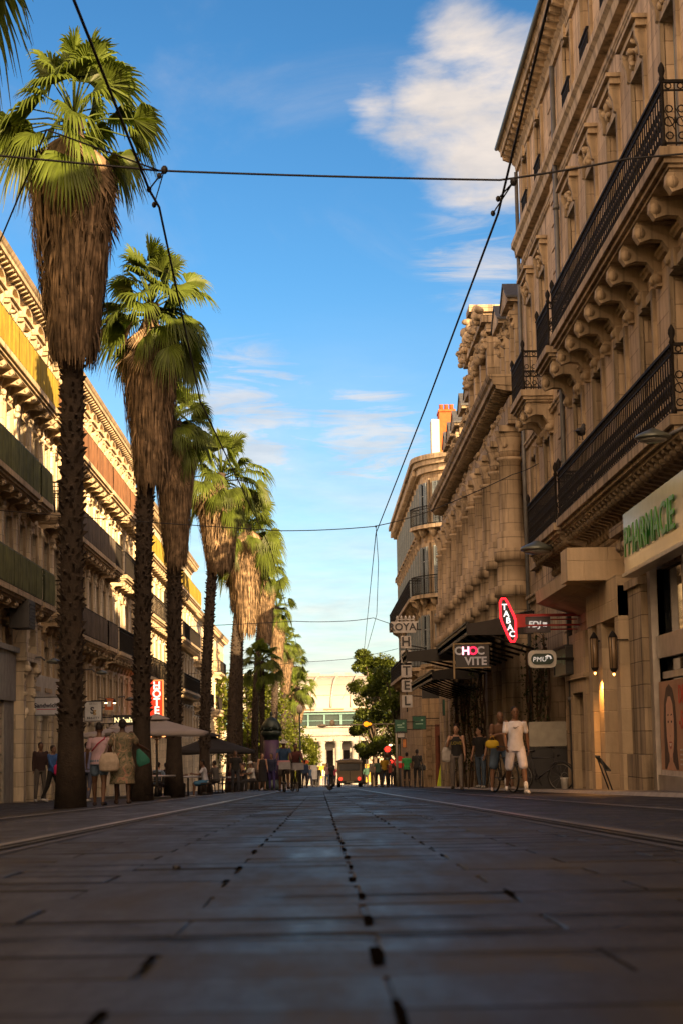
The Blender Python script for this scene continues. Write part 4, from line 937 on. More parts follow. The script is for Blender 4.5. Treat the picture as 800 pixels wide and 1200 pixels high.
# ================================================================== ground and street
def paving_mat(slab=False):
    m, nt, b = _nt('paving_slabs_loose' if slab else 'stone_paving'); N = nt.nodes; L = nt.links
    tc = N.new('ShaderNodeTexCoord')
    def brick(w, h, ms, sm, off=.5):
        k = N.new('ShaderNodeTexBrick'); k.inputs['Scale'].default_value = 1; k.offset = off
        k.inputs['Brick Width'].default_value = w; k.inputs['Row Height'].default_value = h; k.inputs['Mortar Size'].default_value = ms; k.inputs['Mortar Smooth'].default_value = sm
        k.inputs['Color1'].default_value = (.6, .6, .6, 1); k.inputs['Color2'].default_value = (1.35, 1.35, 1.35, 1); k.inputs['Mortar'].default_value = (.6, .6, .6, 1)
        return k
    mp = N.new('ShaderNodeMapping'); mp.inputs['Location'].default_value = (.27, .12, 0); L.new(tc.outputs['Object'], mp.inputs[0])
    nw = N.new('ShaderNodeTexNoise'); nw.inputs['Scale'].default_value = 3; L.new(tc.outputs['Object'], nw.inputs['Vector'])
    wv = N.new('ShaderNodeVectorMath'); wv.operation = 'SCALE'; wv.inputs['Scale'].default_value = .015; L.new(nw.outputs['Color'], wv.inputs[0])
    av = N.new('ShaderNodeVectorMath'); L.new(mp.outputs[0], av.inputs[0]); L.new(wv.outputs[0], av.inputs[1])
    bk = brick(.72, .40, .009, .2); L.new(av.outputs[0], bk.inputs['Vector'])
    class _O: outputs = {}
    if slab:
        ge = N.new('ShaderNodeNewGeometry'); mr_ = N.new('ShaderNodeMapRange'); mr_.inputs[3].default_value = .68; mr_.inputs[4].default_value = 1.32; L.new(ge.outputs['Random Per Island'], mr_.inputs[0])
        cc_ = N.new('ShaderNodeCombineColor'); [L.new(mr_.outputs[0], cc_.inputs[q]) for q in range(3)]; z_ = N.new('ShaderNodeValue'); z_.outputs[0].default_value = 0
        bk = _O(); bk.outputs = {'Color': cc_.outputs[0], 'Fac': z_.outputs[0]}
    n1 = N.new('ShaderNodeTexNoise'); n1.inputs['Scale'].default_value = .9; n1.inputs['Detail'].default_value = 8; L.new(tc.outputs['Object'], n1.inputs['Vector'])
    n2 = N.new('ShaderNodeTexNoise'); n2.inputs['Scale'].default_value = 22; n2.inputs['Detail'].default_value = 8; n2.inputs['Roughness'].default_value = .7; L.new(tc.outputs['Object'], n2.inputs['Vector'])
    mq = N.new('ShaderNodeMapping'); mq.inputs['Scale'].default_value = (2.6, .45, 1); L.new(tc.outputs['Object'], mq.inputs[0])
    n4 = N.new('ShaderNodeTexNoise'); n4.inputs['Scale'].default_value = 1.6; n4.inputs['Detail'].default_value = 9; n4.inputs['Roughness'].default_value = .68; L.new(mq.outputs[0], n4.inputs['Vector'])
    r4 = N.new('ShaderNodeMapRange'); r4.inputs[1].default_value = .38; r4.inputs[2].default_value = .62; r4.inputs[3].default_value = .40; r4.inputs[4].default_value = 1.55; L.new(n4.outputs['Fac'], r4.inputs[0])
    r1 = N.new('ShaderNodeMapRange'); r1.inputs[1].default_value = .3; r1.inputs[2].default_value = .7; r1.inputs[3].default_value = .65; r1.inputs[4].default_value = 1.45; L.new(n1.outputs['Fac'], r1.inputs[0])
    r2 = N.new('ShaderNodeMapRange'); r2.inputs[1].default_value = .3; r2.inputs[2].default_value = .7; r2.inputs[3].default_value = .75; r2.inputs[4].default_value = 1.25; L.new(n2.outputs['Fac'], r2.inputs[0])
    mu = N.new('ShaderNodeMath'); mu.operation = 'MULTIPLY'; L.new(r1.outputs[0], mu.inputs[0]); L.new(r2.outputs[0], mu.inputs[1])
    # joints: a dark gap; wide where the cross joints are washed out
    mo = N.new('ShaderNodeMapRange'); mo.inputs[1].default_value = 0; mo.inputs[2].default_value = 1; mo.inputs[3].default_value = 1; mo.inputs[4].default_value = .2; L.new(bk.outputs['Fac'], mo.inputs[0])
    # longitudinal gutter joints with open dark slots (every .36 m across, alternate rows)
    m2 = N.new('ShaderNodeMath'); m2.operation = 'MULTIPLY'; m5 = N.new('ShaderNodeMath'); m5.operation = 'MULTIPLY'; L.new(mu.outputs[0], m5.inputs[0]); L.new(r4.outputs[0], m5.inputs[1]); L.new(m5.outputs[0], m2.inputs[0]); L.new(mo.outputs[0], m2.inputs[1])
    v1 = N.new('ShaderNodeVectorMath'); v1.operation = 'SCALE'; v1.inputs[0].default_value = (.022, .0185, .0125); L.new(m2.outputs[0], v1.inputs['Scale'])
    v2 = N.new('ShaderNodeVectorMath'); v2.operation = 'MULTIPLY'; L.new(v1.outputs[0], v2.inputs[0]); L.new(bk.outputs['Color'], v2.inputs[1])
    L.new(v2.outputs[0], b.inputs['Base Color'])
    rr = N.new('ShaderNodeMapRange'); rr.inputs[1].default_value = .3; rr.inputs[2].default_value = .7; rr.inputs[3].default_value = .10; rr.inputs[4].default_value = .42; L.new(n4.outputs['Fac'], rr.inputs[0])
    ra = N.new('ShaderNodeMath'); ra.operation = 'MULTIPLY_ADD'; L.new(n2.outputs['Fac'], ra.inputs[0]); ra.inputs[1].default_value = .2; sb = N.new('ShaderNodeSeparateColor'); L.new(bk.outputs['Color'], sb.inputs[0])
    rb = N.new('ShaderNodeMath'); rb.operation = 'MULTIPLY_ADD'; L.new(sb.outputs[0], rb.inputs[0]); rb.inputs[1].default_value = .16; L.new(rr.outputs[0], rb.inputs[2]); L.new(rb.outputs[0], ra.inputs[2])
    L.new(ra.outputs[0], b.inputs['Roughness']); _sock(b, 'Specular IOR Level', .22)
    h1 = N.new('ShaderNodeMath'); h1.operation = 'MULTIPLY'; L.new(bk.outputs['Fac'], h1.inputs[0]); h1.inputs[1].default_value = -1.
    h2 = N.new('ShaderNodeMath'); h2.operation = 'MULTIPLY_ADD'; L.new(n2.outputs['Fac'], h2.inputs[0]); h2.inputs[1].default_value = .28; L.new(h1.outputs[0], h2.inputs[2])
    sx = N.new('ShaderNodeSeparateXYZ'); 
    h3 = N.new('ShaderNodeMath'); h3.operation = 'MULTIPLY_ADD'; L.new(n1.outputs['Fac'], h3.inputs[0]); h3.inputs[1].default_value = 1.2; L.new(h2.outputs[0], h3.inputs[2])
    bp = N.new('ShaderNodeBump'); bp.inputs['Strength'].default_value = .55; bp.inputs['Distance'].default_value = .012; L.new(h3.outputs[0], bp.inputs['Height']); L.new(bp.outputs[0], b.inputs['Normal'])
    return m
PAVE = paving_mat()
def sheet(name, xs, ys, dz, mtl):
    m = MB(); vs = [(x, y, gz(x, y)+dz) for y in ys for x in xs]; n = len(xs)
    fs = [(j*n+i, j*n+i+1, (j+1)*n+i+1, (j+1)*n+i) for j in range(len(ys)-1) for i in range(n-1)]
    m.add(vs, fs); return struct(m.build(name, mtl, None, fix=False))
yy = [-1500, -400, -70, -30, 0, 10, 30, 60, 100, 150, 200, 260, 330, 500, 1000, 2500]
sheet('ground', [-1500, -300, -60, -12]+[-6+.3*k for k in range(13)]+[0, 6, 12, 60, 300, 1500], yy, -.004, mat('ground_asphalt', (.06, .055, .05), .7, bump=.2))
sheet('street_paving', [-9.4, -5.2, -4.9, -4.6, -4.3, -4.0, -3.7, -3.4, -3.1, -2.8, -2.6, 0, 2.6, 6.4], [-60, -20, -5, 0, 3, 6, 10, 20, 40, 80, 120, 180, 240, 300], .0, PAVE)
# real slabs between the rails: slightly uneven, chamfered, with open joints
PAVS = paving_mat(True); m = MB(); rg = random.Random(9); y = .35; row = 0
while y < 70:
    xs_ = [-1.33]+[x for x in [(-.27-.72*3+(.36 if row % 2 else 0))+.72*q for q in range(8)] if -1.25 < x < 1.25]+[1.33]
    for a, c in zip(xs_, xs_[1:]):
        g_ = .0035+rg.uniform(0, .003); e_ = .005; x0_, x1_, y0_, y1_ = a+g_, c-g_, y+g_*1.3, y+.40-g_*1.3; h0 = .006+rg.uniform(-.0012, .0012); tx = rg.uniform(-.0018, .0018); ty = rg.uniform(-.0018, .0018)
        P8 = []
        for (xx, yy_) in ((x0_, y0_), (x1_, y0_), (x1_, y1_), (x0_, y1_)): P8.append((xx, yy_, gz(xx, yy_)-.01))
        for (xx, yy_, sx_, sy_) in ((x0_, y0_, 1, 1), (x1_, y0_, -1, 1), (x1_, y1_, -1, -1), (x0_, y1_, 1, -1)): P8.append((xx, yy_, gz(xx, yy_)+h0-.002))
        for (xx, yy_, sx_, sy_) in ((x0_, y0_, 1, 1), (x1_, y0_, -1, 1), (x1_, y1_, -1, -1), (x0_, y1_, 1, -1)): P8.append((xx+sx_*e_, yy_+sy_*e_, gz(xx, yy_)+h0+tx*(-sx_)+ty*(-sy_)))
        m.add(P8, [(8, 9, 10, 11)]+[(q, (q+1) % 4, 4+(q+1) % 4, 4+q) for q in range(4)]+[(4+q, 4+(q+1) % 4, 8+(q+1) % 4, 8+q) for q in range(4)])
    y += .40; row += 1
struct(m.build('paving_slabs', PAVS, None, fix=False))
# open joint slots between the paving stones (the lines of dark dashes running down the street)
m = MB(); rg = random.Random(5)
for xl, wch, wd_ in ((.09, .97, .021), (-.27, .85, .017), (.45, .55, .012)):
    k = 0; y = 1.3
    while y < 60:
        if rg.random() < wch:
            L_ = rg.uniform(.20, .33); w_ = wd_*rg.uniform(.7, 1.2)*(1 if y > 0 else 1); x = xl+rg.uniform(-.006, .006)
            pts = [(x-w_/2, y), (x+w_/2*.6, y+.01), (x+w_/2, y+L_*.6), (x+w_*.3, y+L_), (x-w_*.45, y+L_*.95)]
            vs = [(a, c, gz(a, c)+.0105) for a, c in pts]; m.add(vs, [(0, 1, 2, 3, 4)])
        y += .80
y = 1.45
while y < 40:                     # wide worn cross joints, broken and uneven
    w_ = rg.uniform(.016, .034)*(1 if y < 12 else 1.5); x = -1.34+rg.uniform(0, .3)
    while x < 1.34:
        L_ = rg.uniform(.35, 1.1); xe = min(1.34, x+L_); n_ = 6; up = []; dn = []
        for k in range(n_+1):
            xx = x+(xe-x)*k/n_; yo = y+rg.uniform(-.006, .006); ww = w_*(.25 if k in (0, n_) else rg.uniform(.6, 1.1)); up.append((xx, yo+ww/2)); dn.append((xx, yo-ww/2))
        if rg.random() < .6:
            vs = [(a, c, gz(a, c)+.0095) for a, c in up+dn]; m.add(vs, [(k, k+1, n_+2+k, n_+1+k) for k in range(n_)])
        x = xe+rg.uniform(.0, .12)
    y += rg.choice((.40, .80, .80, 1.2))
struct(m.build('paving_joints', mat('joint_dirt', (.005, .004, .003), 1., spec=0), None, fix=False))
# tram rails: steel head, dark groove, cast surround
for k, xr in enumerate((-2.97, -1.53, 1.53, 2.97)):
    m = MB(); g = MB(); s = MB()
    ys = list(range(-30, 60, 6))+list(range(60, 291, 10))
    def strip(mb, a, c, dz):
        vs = [(x, y, gz(x, y)+dz) for y in ys for x in (a, c)]; mb.add(vs, [(2*i, 2*i+1, 2*i+3, 2*i+2) for i in range(len(ys)-1)])
    sg_ = 1 if xr > 0 else -1
    strip(s, xr-.16, xr+.16, .004); strip(m, xr-.03, xr+.03, .016); strip(g, xr-sg_*.032, xr-sg_*.075, .009); strip(m, xr-sg_*.077, xr-sg_*.092, .015)
    strip(m, xr+.0301, xr+.0302, .012)
    struct(s.build('rail_bed', mat('rail_bed', (.045, .04, .035), .6, bump=.3), None, fix=False)); struct(m.build('tram_rail', STEEL, None, fix=False)); struct(g.build('rail_groove', DARK, None, fix=False))
# low kerbed platform far left, thresholds on the right
m = MB(); z = gz(-1.5, 105); m.prism([(-3.1, 92), (-2.0, 92), (-1.25, 112), (-3.1, 112)], 'z', z-.5, z+.18); 
struct(m.build('pavement_platform', mat('kerb_stone', (.28, .24, .20), .7, bump=.2), None))
m = MB(); m.prism([(x, y) for x, y in ((3.9, 66), (6.3, 66), (6.3, 27), (5.35, 27), (5.2, 44), (4.8, 50))], 'z', gz(5, 45)-.9, gz(5, 36)-.05)
ko = None
sheet('right_pavement', [5.05, 5.6, 6.3], [20, 27, 34, 40, 46, 52, 58, 66, 84], .06, mat('pavement_slabs', (.11, .095, .08), .55, bump=.3, scale=2))
m = MB(); ys = [20, 27, 34, 40, 46, 52, 58, 66, 84]
vs = [(x, y, gz(5, y)+d) for y in ys for x, d in ((4.97, -.02), (5.05, .06))]; m.add(vs, [(2*i, 2*i+1, 2*i+3, 2*i+2) for i in range(len(ys)-1)]); struct(m.build('kerb', MATS['kerb_stone'], None, fix=False))
m = MB(); m.lathe([(.014, 0), (.014, .010), (.008, .013)], (0, 0, 0), 10)
tag(m.build('metal_stud', BLACKP, None, (lat(208, 6.3), 6.3, gz(-.48, 6.3)+.008)), 'small dark round stud set in the paving left of the centre', 'stud')
# ================================================================== palms
FROND = leafmat('palm_frond_green', (.105, .15, .026), .45, .5, .45, 1.5)
DEADF = leafmat('dead_frond_brown', (.20, .14, .085), .6, .15, .85, 5., isl=.55)
BARK = mat('palm_bark', (.038, .027, .019), .9, var=.35, scale=5, bump=.8)
def fan(mb, base, d, up, R0, rng, droop=.5, nseg=30, spread=88):
    """costapalmate leaf: folded segments radiating from the end of the stalk, tips hanging"""
    d = d.normalized(); s = d.cross(up).normalized(); u = s.cross(d).normalized()
    for k in range(nseg):
        a = R(-spread+2*spread*k/(nseg-1)); ln = R0*(.72+.28*math.cos(a))*rng.uniform(.9, 1.06)
        v = (d*math.cos(a)+s*math.sin(a)+u*(.22*abs(math.sin(a))-.02)+u*rng.uniform(-.05, .05)).normalized()
        w0 = .012; w1 = R0*.052; wv = v.cross(u).normalized()
        pts = []
        for t in (0, .35, .65, .85, 1.0):
            p = base+v*ln*t
            f = max(0, t-.45); p = p+Vector((0, 0, -1))*droop*ln*f*f*2.6*rng.uniform(.8, 1.2)
            pts.append(p)
        ws = [w0, w1, w1*.85, w1*.4, .003]; vs = []
        for p, w in zip(pts, ws): vs += [p-wv*w, p+u*w*.6, p+wv*w]
        fs = []
        for i in range(4): fs += [(i*3, i*3+1, i*3+4, i*3+3), (i*3+1, i*3+2, i*3+5, i*3+4)]
        mb.add(vs, fs)
def crown_mesh(seed, n=46, size=1.0):
    rng = random.Random(seed); mb = MB()
    for k in range(n):
        t = k/(n-1); az = k*2.39996+rng.uniform(-.3, .3); el = R(84-122*t**.9+rng.uniform(-14, 14))
        stalk = rng.uniform(.75, 1.35)*size*(.95+.1*t)
        d = Vector((math.cos(az)*math.cos(el), math.sin(az)*math.cos(el), math.sin(el)))
        p0 = Vector((0, 0, -.55*t+.1)); p2 = p0+d*stalk+Vector((0, 0, -.12*t))
        mb.tube([p0, p0+d*stalk*.5+Vector((0, 0, .05)), p2], [.028, .02, .014], 4)
        dd = (d+Vector((0, 0, -.35-.25*t))).normalized()
        up = (Vector((0, 0, 1)) if abs(dd.z) < .9 else Vector((math.cos(az), math.sin(az), .2)))+Vector((rng.gauss(0, 1), rng.gauss(0, 1), 0))*(1.1 if t < .4 else .45)
        fan(mb, p2, dd, up, rng.uniform(.70, .98)*size, rng, .30+.75*t*rng.uniform(.6, 1.2), 26, rng.uniform(70, 95))
    return mb.raw('crown', FROND)
def skirt_mesh(seed, L, r0, r1):
    rng = random.Random(seed); mb = MB()
    prof = lambda t: (r0*(.55+.45*min(1, t/.15)) if t < .15 else r0+(r1-r0)*((t-.15)/.85)**1.3)
    mb.lathe([(.12, .5), (r0*.35, .2), (r0*.62, -.15)]+[(prof(t)*.80, -t*L) for t in [k/8 for k in range(8)]]+[(r1*.6, -L*.96), (.15, -L*.98)], n=18)
    for k in range(2600):
        t = rng.uniform(-.02, .9); az = rng.uniform(0, 6.2832); ln = rng.uniform(.35, 1.0); r = prof(max(t, .01))*rng.uniform(.80, 1.10)*(1+.10*math.sin(az*3+t*5))
        e = prof(min(1, t+ln/L))*rng.uniform(.78, 1.10)+(.02 if rng.random() < .85 else rng.uniform(.05, .2))
        if t+ln/L > 1.05: ln = (1.05-t)*L*rng.uniform(.7, 1.25)
        az2 = az+rng.uniform(-.12, .12); w = rng.uniform(.012, .04)
        a = Vector((r*math.cos(az), r*math.sin(az), -t*L)); b = Vector((e*math.cos(az2), e*math.sin(az2), -t*L-ln)); mmid = (a+b)/2*1+Vector((math.cos(az), math.sin(az), 0))*.04
        s = Vector((-math.sin(az), math.cos(az), 0))
        mb.add([a-s*w*.6, a+s*w*.6, mmid-s*w, mmid+s*w, b-s*w*.2, b+s*w*.2], [(0, 1, 3, 2), (2, 3, 5, 4)])
    for k in range(26):           # half-dead fans hanging at the top of the skirt
        az = rng.uniform(0, 6.28); p = Vector((r0*.7*math.cos(az), r0*.7*math.sin(az), rng.uniform(-.9, .3)))
        fan(mb, p, Vector((math.cos(az)*.5, math.sin(az)*.5, -1)), Vector((math.cos(az), math.sin(az), .3)), rng.uniform(.6, .85), rng, .1, 22, 50)
    return mb.raw('dead_frond_skirt', DEADF)
CR_ = [crown_mesh(11), crown_mesh(23), crown_mesh(37, 42), crown_mesh(51, 36), crown_mesh(77, 40)]
SK_ = [skirt_mesh(5, 3.2, .80, .40), skirt_mesh(6, 3.4, .74, .36), skirt_mesh(8, 2.6, .68, .36), skirt_mesh(15, 3.0, .66, .44)]
def palm(label, px0, Y, ztop_px, px_top, var, sk=1., cs=1., _s=1.22, r=.20, clean=1.6, skirt=True, x=None, group='tall fan palms along the left of the street'):
    cs *= _s; x = lat(px0, Y) if x is None else x; g = gz(x, Y); t = thing('palm_tree', label, 'palm tree', (x, Y, g), 0, group)
    topz = zpx(ztop_px, Y, px_top)-g-1.55*cs     # growing point
    q_ = pix_dir(px_top, ztop_px+60); dx = q_.x/q_.y*Y-x; rng = random.Random(int(px0)*7+3)
    H = topz; ax = lambda s: Vector((dx*s*s, .12*math.sin(s*3), H*s))
    mb = MB(); n = 14
    pts = [ax(k/n) for k in range(n+1)]; rad = [r*(1.4 if k == 0 else 1.15 if k == 1 else 1.0-.12*k/n) for k in range(n+1)]
    mb.tube(pts, rad, 14)
    z = clean+.0
    while z < H-1.0:               # old leaf bases
        s = z/H; c = ax(s); rr = r*(1-.12*s)
        for q in range(9):
            az = q*2*math.pi/9+z*2.1+rng.uniform(-.2, .2); o = Vector((math.cos(az), math.sin(az), 0)); sd = Vector((-math.sin(az), math.cos(az), 0))
            if rng.random() < .22: continue
            b0 = c+o*rr*.85; ln = rng.uniform(.04, .11); up = rng.uniform(-.02, .10)
            tip = c+o*(rr+ln)+Vector((0, 0, up)); w = rng.uniform(.03, .06)
            mb.add([b0-sd*w+Vector((0,0,-.09)), b0+sd*w+Vector((0,0,-.09)), b0+sd*w*.8+Vector((0,0,.05)), b0-sd*w*.8+Vector((0,0,.05)), tip-sd*w*.4, tip+sd*w*.4], [(0,1,5,4), (1,2,5), (3,0,4), (2,3,4,5)])
        z += .13
    mb.build('trunk', BARK, t, fix=False)
    top = ax(1.0)
    c = link('crown', CR_[(int(px0)*3+var) % 5], t, top, (0, 0, rng.uniform(0, 6))); c.scale = (cs, cs, cs)
    if skirt:
        k = link('dead_frond_skirt', SK_[(int(px0)+var) % 4 if px0 > 100 else 0], t, ax(1-.85/H), (0, 0, rng.uniform(0, 6))); k.scale = (cs, cs, sk)
    return t
palm('palm just out of the frame whose drooping leaf tips hang into the top left corner', -125, 24.5, -330, -130, 1, 1, 1.0)
palm('largest and nearest palm with a thick brown skirt, its trunk beside the strolling women', 86, 37, 50, 87, 0, 1.28, 1.0, _s=1.0, r=.23, clean=1.5)
palm('second tall palm, standing just left of the red hotel sign', 168, 51.5, 292, 178, 1, 1.25, 1.0, _s=1.0, r=.24, clean=2.2)
palm('third palm, trunk rising behind the white parasol', 206, 63, 452, 206, 2, 1.25, .95, _s=.82, r=.25, clean=2)
palm('fourth palm with a wide dark skirt, trunk beside the black parasol', 241, 81, 504, 260, 0, 1., 1.0, r=.22, clean=2)
palm('sunlit palm with a glowing golden skirt and lit trunk', 272, 105, 576, 291, 1, 1.55, .95, r=.27, clean=2)
palm('slim dark palm trunk right behind the sunlit golden one', 281, 113, 608, 283, 2, 1., .95, r=.24, clean=2)
palm('dark palm with shaded crown right of the golden palm', 299, 134, 640, 312, 2, 1.35, 1.2, _s=.80, r=.25, clean=2)
palm('young short dark palm without a skirt, in front of the far row', 308, 128, 752, 308, 0, 1, 1.05, _s=.80, r=.17, clean=4, skirt=False)
palm('golden lit palm of the far row with a tall narrow skirt', 322, 160, 692, 325, 1, 1.5, 1.1, _s=.80, r=.28, clean=2)
palm('far palm with half lit crown, second of the far row', 332, 178, 735, 335, 0, 1.2, 1.1, _s=.80, r=.27, clean=2)
palm('far palm leaning right, third of the far row', 339, 196, 757, 343, 2, 1.2, 1.15, _s=.80, r=.27, clean=2)
palm('last and smallest palm of the row, beside the station', 345, 190, 786, 350, 1, 1., 1.3, _s=.80, r=.27, clean=2)

# ================================================================== broadleaf trees
def tree(label, x, Y, h, w, mt, seed, n=5200, group=None, q0=.16, base=None):
    rng = random.Random(seed); g = gz(x, Y); t = thing('broadleaf_tree', label, 'tree', (x, Y, g), 0, group)
    m = MB(); m.tube([(0, 0, -.2), (.1, 0, h*.2), (.0, .1, h*.45), (.1, 0, h*.75)], [.28, .2, .15, .06], 10); cl = []
    for k in range(44):
        z = rng.uniform(.26, .97)*h; a = rng.uniform(0, 6.28); rr = w*math.sin(min(1, max(.1, (1-z/h)*1.9+.25))*math.pi/2)*rng.uniform(.25, 1)
        c = Vector((rr*math.cos(a), rr*math.sin(a), z)); cl.append((c, rng.uniform(.5, 1.0)*w*.42))
        if k % 2 == 0: m.tube([(0, 0, z*.6), tuple(c*.6+Vector((0, 0, z*.3))), tuple(c)], [.07, .045, .015], 5)
    m.build('trunk', mat('grey_bark', (.10, .075, .055), .9, bump=.6), t)
    l = MB()
    for k in range(n):
        c, r = cl[k % len(cl)]; v = Vector((rng.gauss(0, 1), rng.gauss(0, 1), rng.gauss(0, 1))).normalized()*r*rng.uniform(.45, 1.12)**.8
        p = c+Vector((v.x, v.y, v.z*.8)); d = Vector((rng.gauss(0,1), rng.gauss(0,1), rng.gauss(0,1))).normalized(); e = d.cross(Vector((.2,.1,1))).normalized(); q = rng.uniform(.6, 1.2)*q0
        l.add([p-d*q, p+e*q*.7, p+d*q, p-e*q*.7], [(0,1,2,3)])
    l.build('crown', mt, t, fix=False); return t
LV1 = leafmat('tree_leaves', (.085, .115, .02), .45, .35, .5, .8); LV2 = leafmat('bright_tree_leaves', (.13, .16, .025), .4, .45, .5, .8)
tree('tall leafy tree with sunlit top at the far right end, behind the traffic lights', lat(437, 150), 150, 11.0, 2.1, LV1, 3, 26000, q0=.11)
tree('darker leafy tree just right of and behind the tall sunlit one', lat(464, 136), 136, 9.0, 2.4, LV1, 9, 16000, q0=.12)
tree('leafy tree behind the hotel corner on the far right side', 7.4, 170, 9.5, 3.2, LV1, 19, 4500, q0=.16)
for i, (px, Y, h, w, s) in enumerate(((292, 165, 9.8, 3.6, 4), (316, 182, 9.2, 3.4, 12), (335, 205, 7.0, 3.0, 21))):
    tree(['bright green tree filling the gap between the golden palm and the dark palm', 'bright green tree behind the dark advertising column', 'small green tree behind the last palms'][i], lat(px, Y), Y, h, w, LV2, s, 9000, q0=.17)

# ================================================================== overhead wires
CAB = mat('black_cable', (.012, .012, .014), .6)
def wp(px, py, Y): d = pix_dir(px, py); return Vector((d.x/d.y*Y, Y, d.z/d.y*Y+CAMH))
def cable(name, label, pts, r, sag=0, cat='cable', group=None):
    m = MB(); P_ = []
    for a, b in zip(pts, pts[1:]):
        for k in range(8): t = k/8; p = Vector(a).lerp(Vector(b), t); p.z -= sag*4*t*(1-t); P_.append(p)
    P_.append(Vector(pts[-1])); m.tube(P_, r, 6)
    return m, P_
def clampm(m, p, s=.05): m.ell(p, (s, s, s*1.3), 8, 6)
G = 'overhead tram wires'
span1 = [(-9.0, 18.5, 6.9), tuple(wp(187, 200, 18.5)), tuple(wp(585, 211, 18.5)), tuple(wp(735, 186, 18.5)), (6.0, 18.5, 6.35)]
m, _ = cable('', '', span1, .0115, .01); tag(m.build('span_wire', CAB), 'nearest wire stretched across the whole street high over the camera', 'cable', G)
t = thing('contact_wire', 'left tram contact wire running from the top edge down past the second palm', 'cable', (0, 0, 0), 0, G)
lw = [(-1.93, 2, 5.6), tuple(wp(87, 0, 14.2)), tuple(wp(175, 222, 18.6)), tuple(wp(187, 243, 19.6)), tuple(wp(235, 470, 31)), tuple(wp(316, 640, 60)), tuple(wp(345, 745, 110)), tuple(wp(360, 800, 200))]
m, _ = cable('', '', lw, .013); m.build('wire', CAB, t)
m = MB(); a = wp(193, 199, 18.5); 
for p in ((175, 222, 18.6), (181, 240, 19.4), (187, 206, 18.5)): clampm(m, wp(*p), .026)
clampm(m, a, .036)
m.tube([a, wp(175, 222, 18.6)], .009, 5); m.tube([a, wp(181, 240, 19.4)], .007, 5); m.build('hanger', CAB, t)
t = thing('contact_wire', 'right tram contact wire running from the top edge past the tall cornice', 'cable', (0, 0, 0), 0, G)
rw = [(1.7, 2, 5.75), tuple(wp(643, 0, 14.2)), tuple(wp(583, 250, 19.6)), tuple(wp(497, 480, 32)), tuple(wp(440, 625, 52)), tuple(wp(425, 775, 120)), tuple(wp(400, 820, 220))]
m, _ = cable('', '', rw[:5], .013); m.build('wire', CAB, t)
m, _ = cable('', '', rw[4:], .013); m.build('wire', CAB, t)
m = MB(); a = wp(601, 213, 18.5); clampm(m, a, .036); m.tube([a, wp(577, 250, 19.6)], .008, 5); m.tube([a, wp(583, 233, 19.2)], .009, 5)
for p in ((583, 233, 19.2), (577, 250, 19.6), (440, 617, 50)): clampm(m, wp(*p), .026)
m.build('hanger', CAB, t)
for lab, Y, pts in (('second wire across the street between the palms and the columned building', 50, [(-9, 50, 6.6), tuple(wp(330, 622, 50)), tuple(wp(437, 617, 50)), tuple(wp(500, 600, 50)), tuple(wp(600, 556, 50)), (6, 50, 7.6)]),
                    ('third wire across the street near the golden palms', 92, [(-9, 92, 5.9), tuple(wp(345, 728, 92)), tuple(wp(400, 728, 92)), tuple(wp(437, 724, 92)), (4.6, 92, 5.6)]),
                    ('fourth wire across the street above the far station roof', 130, [(-9, 130, 5), tuple(wp(350, 776, 130)), tuple(wp(410, 772, 130)), tuple(wp(466, 760, 130))])):
    m, _ = cable('', '', pts, .012 if Y < 60 else .016, .03); tag(m.build('span_wire', CAB), lab, 'cable', G)
m, _ = cable('', '', [tuple(wp(440, 617, 52)), tuple(wp(443, 660, 52)), tuple(wp(441, 720, 60)), tuple(wp(430, 760, 70))], .009); m.build('drop_wire', CAB, t)
m, _ = cable('', '', [(-8.9, 40, 6.0), tuple(wp(55, 152, 18)), tuple(wp(187, 200, 18.5))], .0095); tag(m.build('stay_wire', CAB), 'thin stay wire crossing the crown of the nearest palm', 'cable', G)

# ================================================================== street furniture
# advertising column
x = lat(319, 92); g = gz(x, 92)
t = thing('advertising_column', 'dark domed advertising column with purple poster among the cafe crowd', 'advertising column', (x, 92, g))
DG = mat('dark_green_cast', (.02, .035, .03), .4, .3)
m = MB(); m.lathe([(.42, -.1), (.42, .3), (.36, .35), (.36, 2.55), (.46, 2.6), (.50, 2.7), (.50, 2.82), (.42, 2.9)], n=20); m.build('column_body', DG, t)
m = MB(); m.lathe([(.372, .5), (.372, 2.4)], n=20); m.build('poster', mat('purple_poster', (.06, .03, .085), .5, var=.4, scale=2), t)
m = MB(); m.lathe([(.5, 2.9), (.47, 3.1), (.36, 3.3), (.2, 3.45), (.08, 3.5), (.05, 3.6), (.09, 3.68), (.01, 3.8)], n=20)
for q in range(8): a = q*math.pi/4; m.ell((.47*math.cos(a), .47*math.sin(a), 2.92), (.06, .06, .1), 6, 4)
m.build('dome', DG, t)
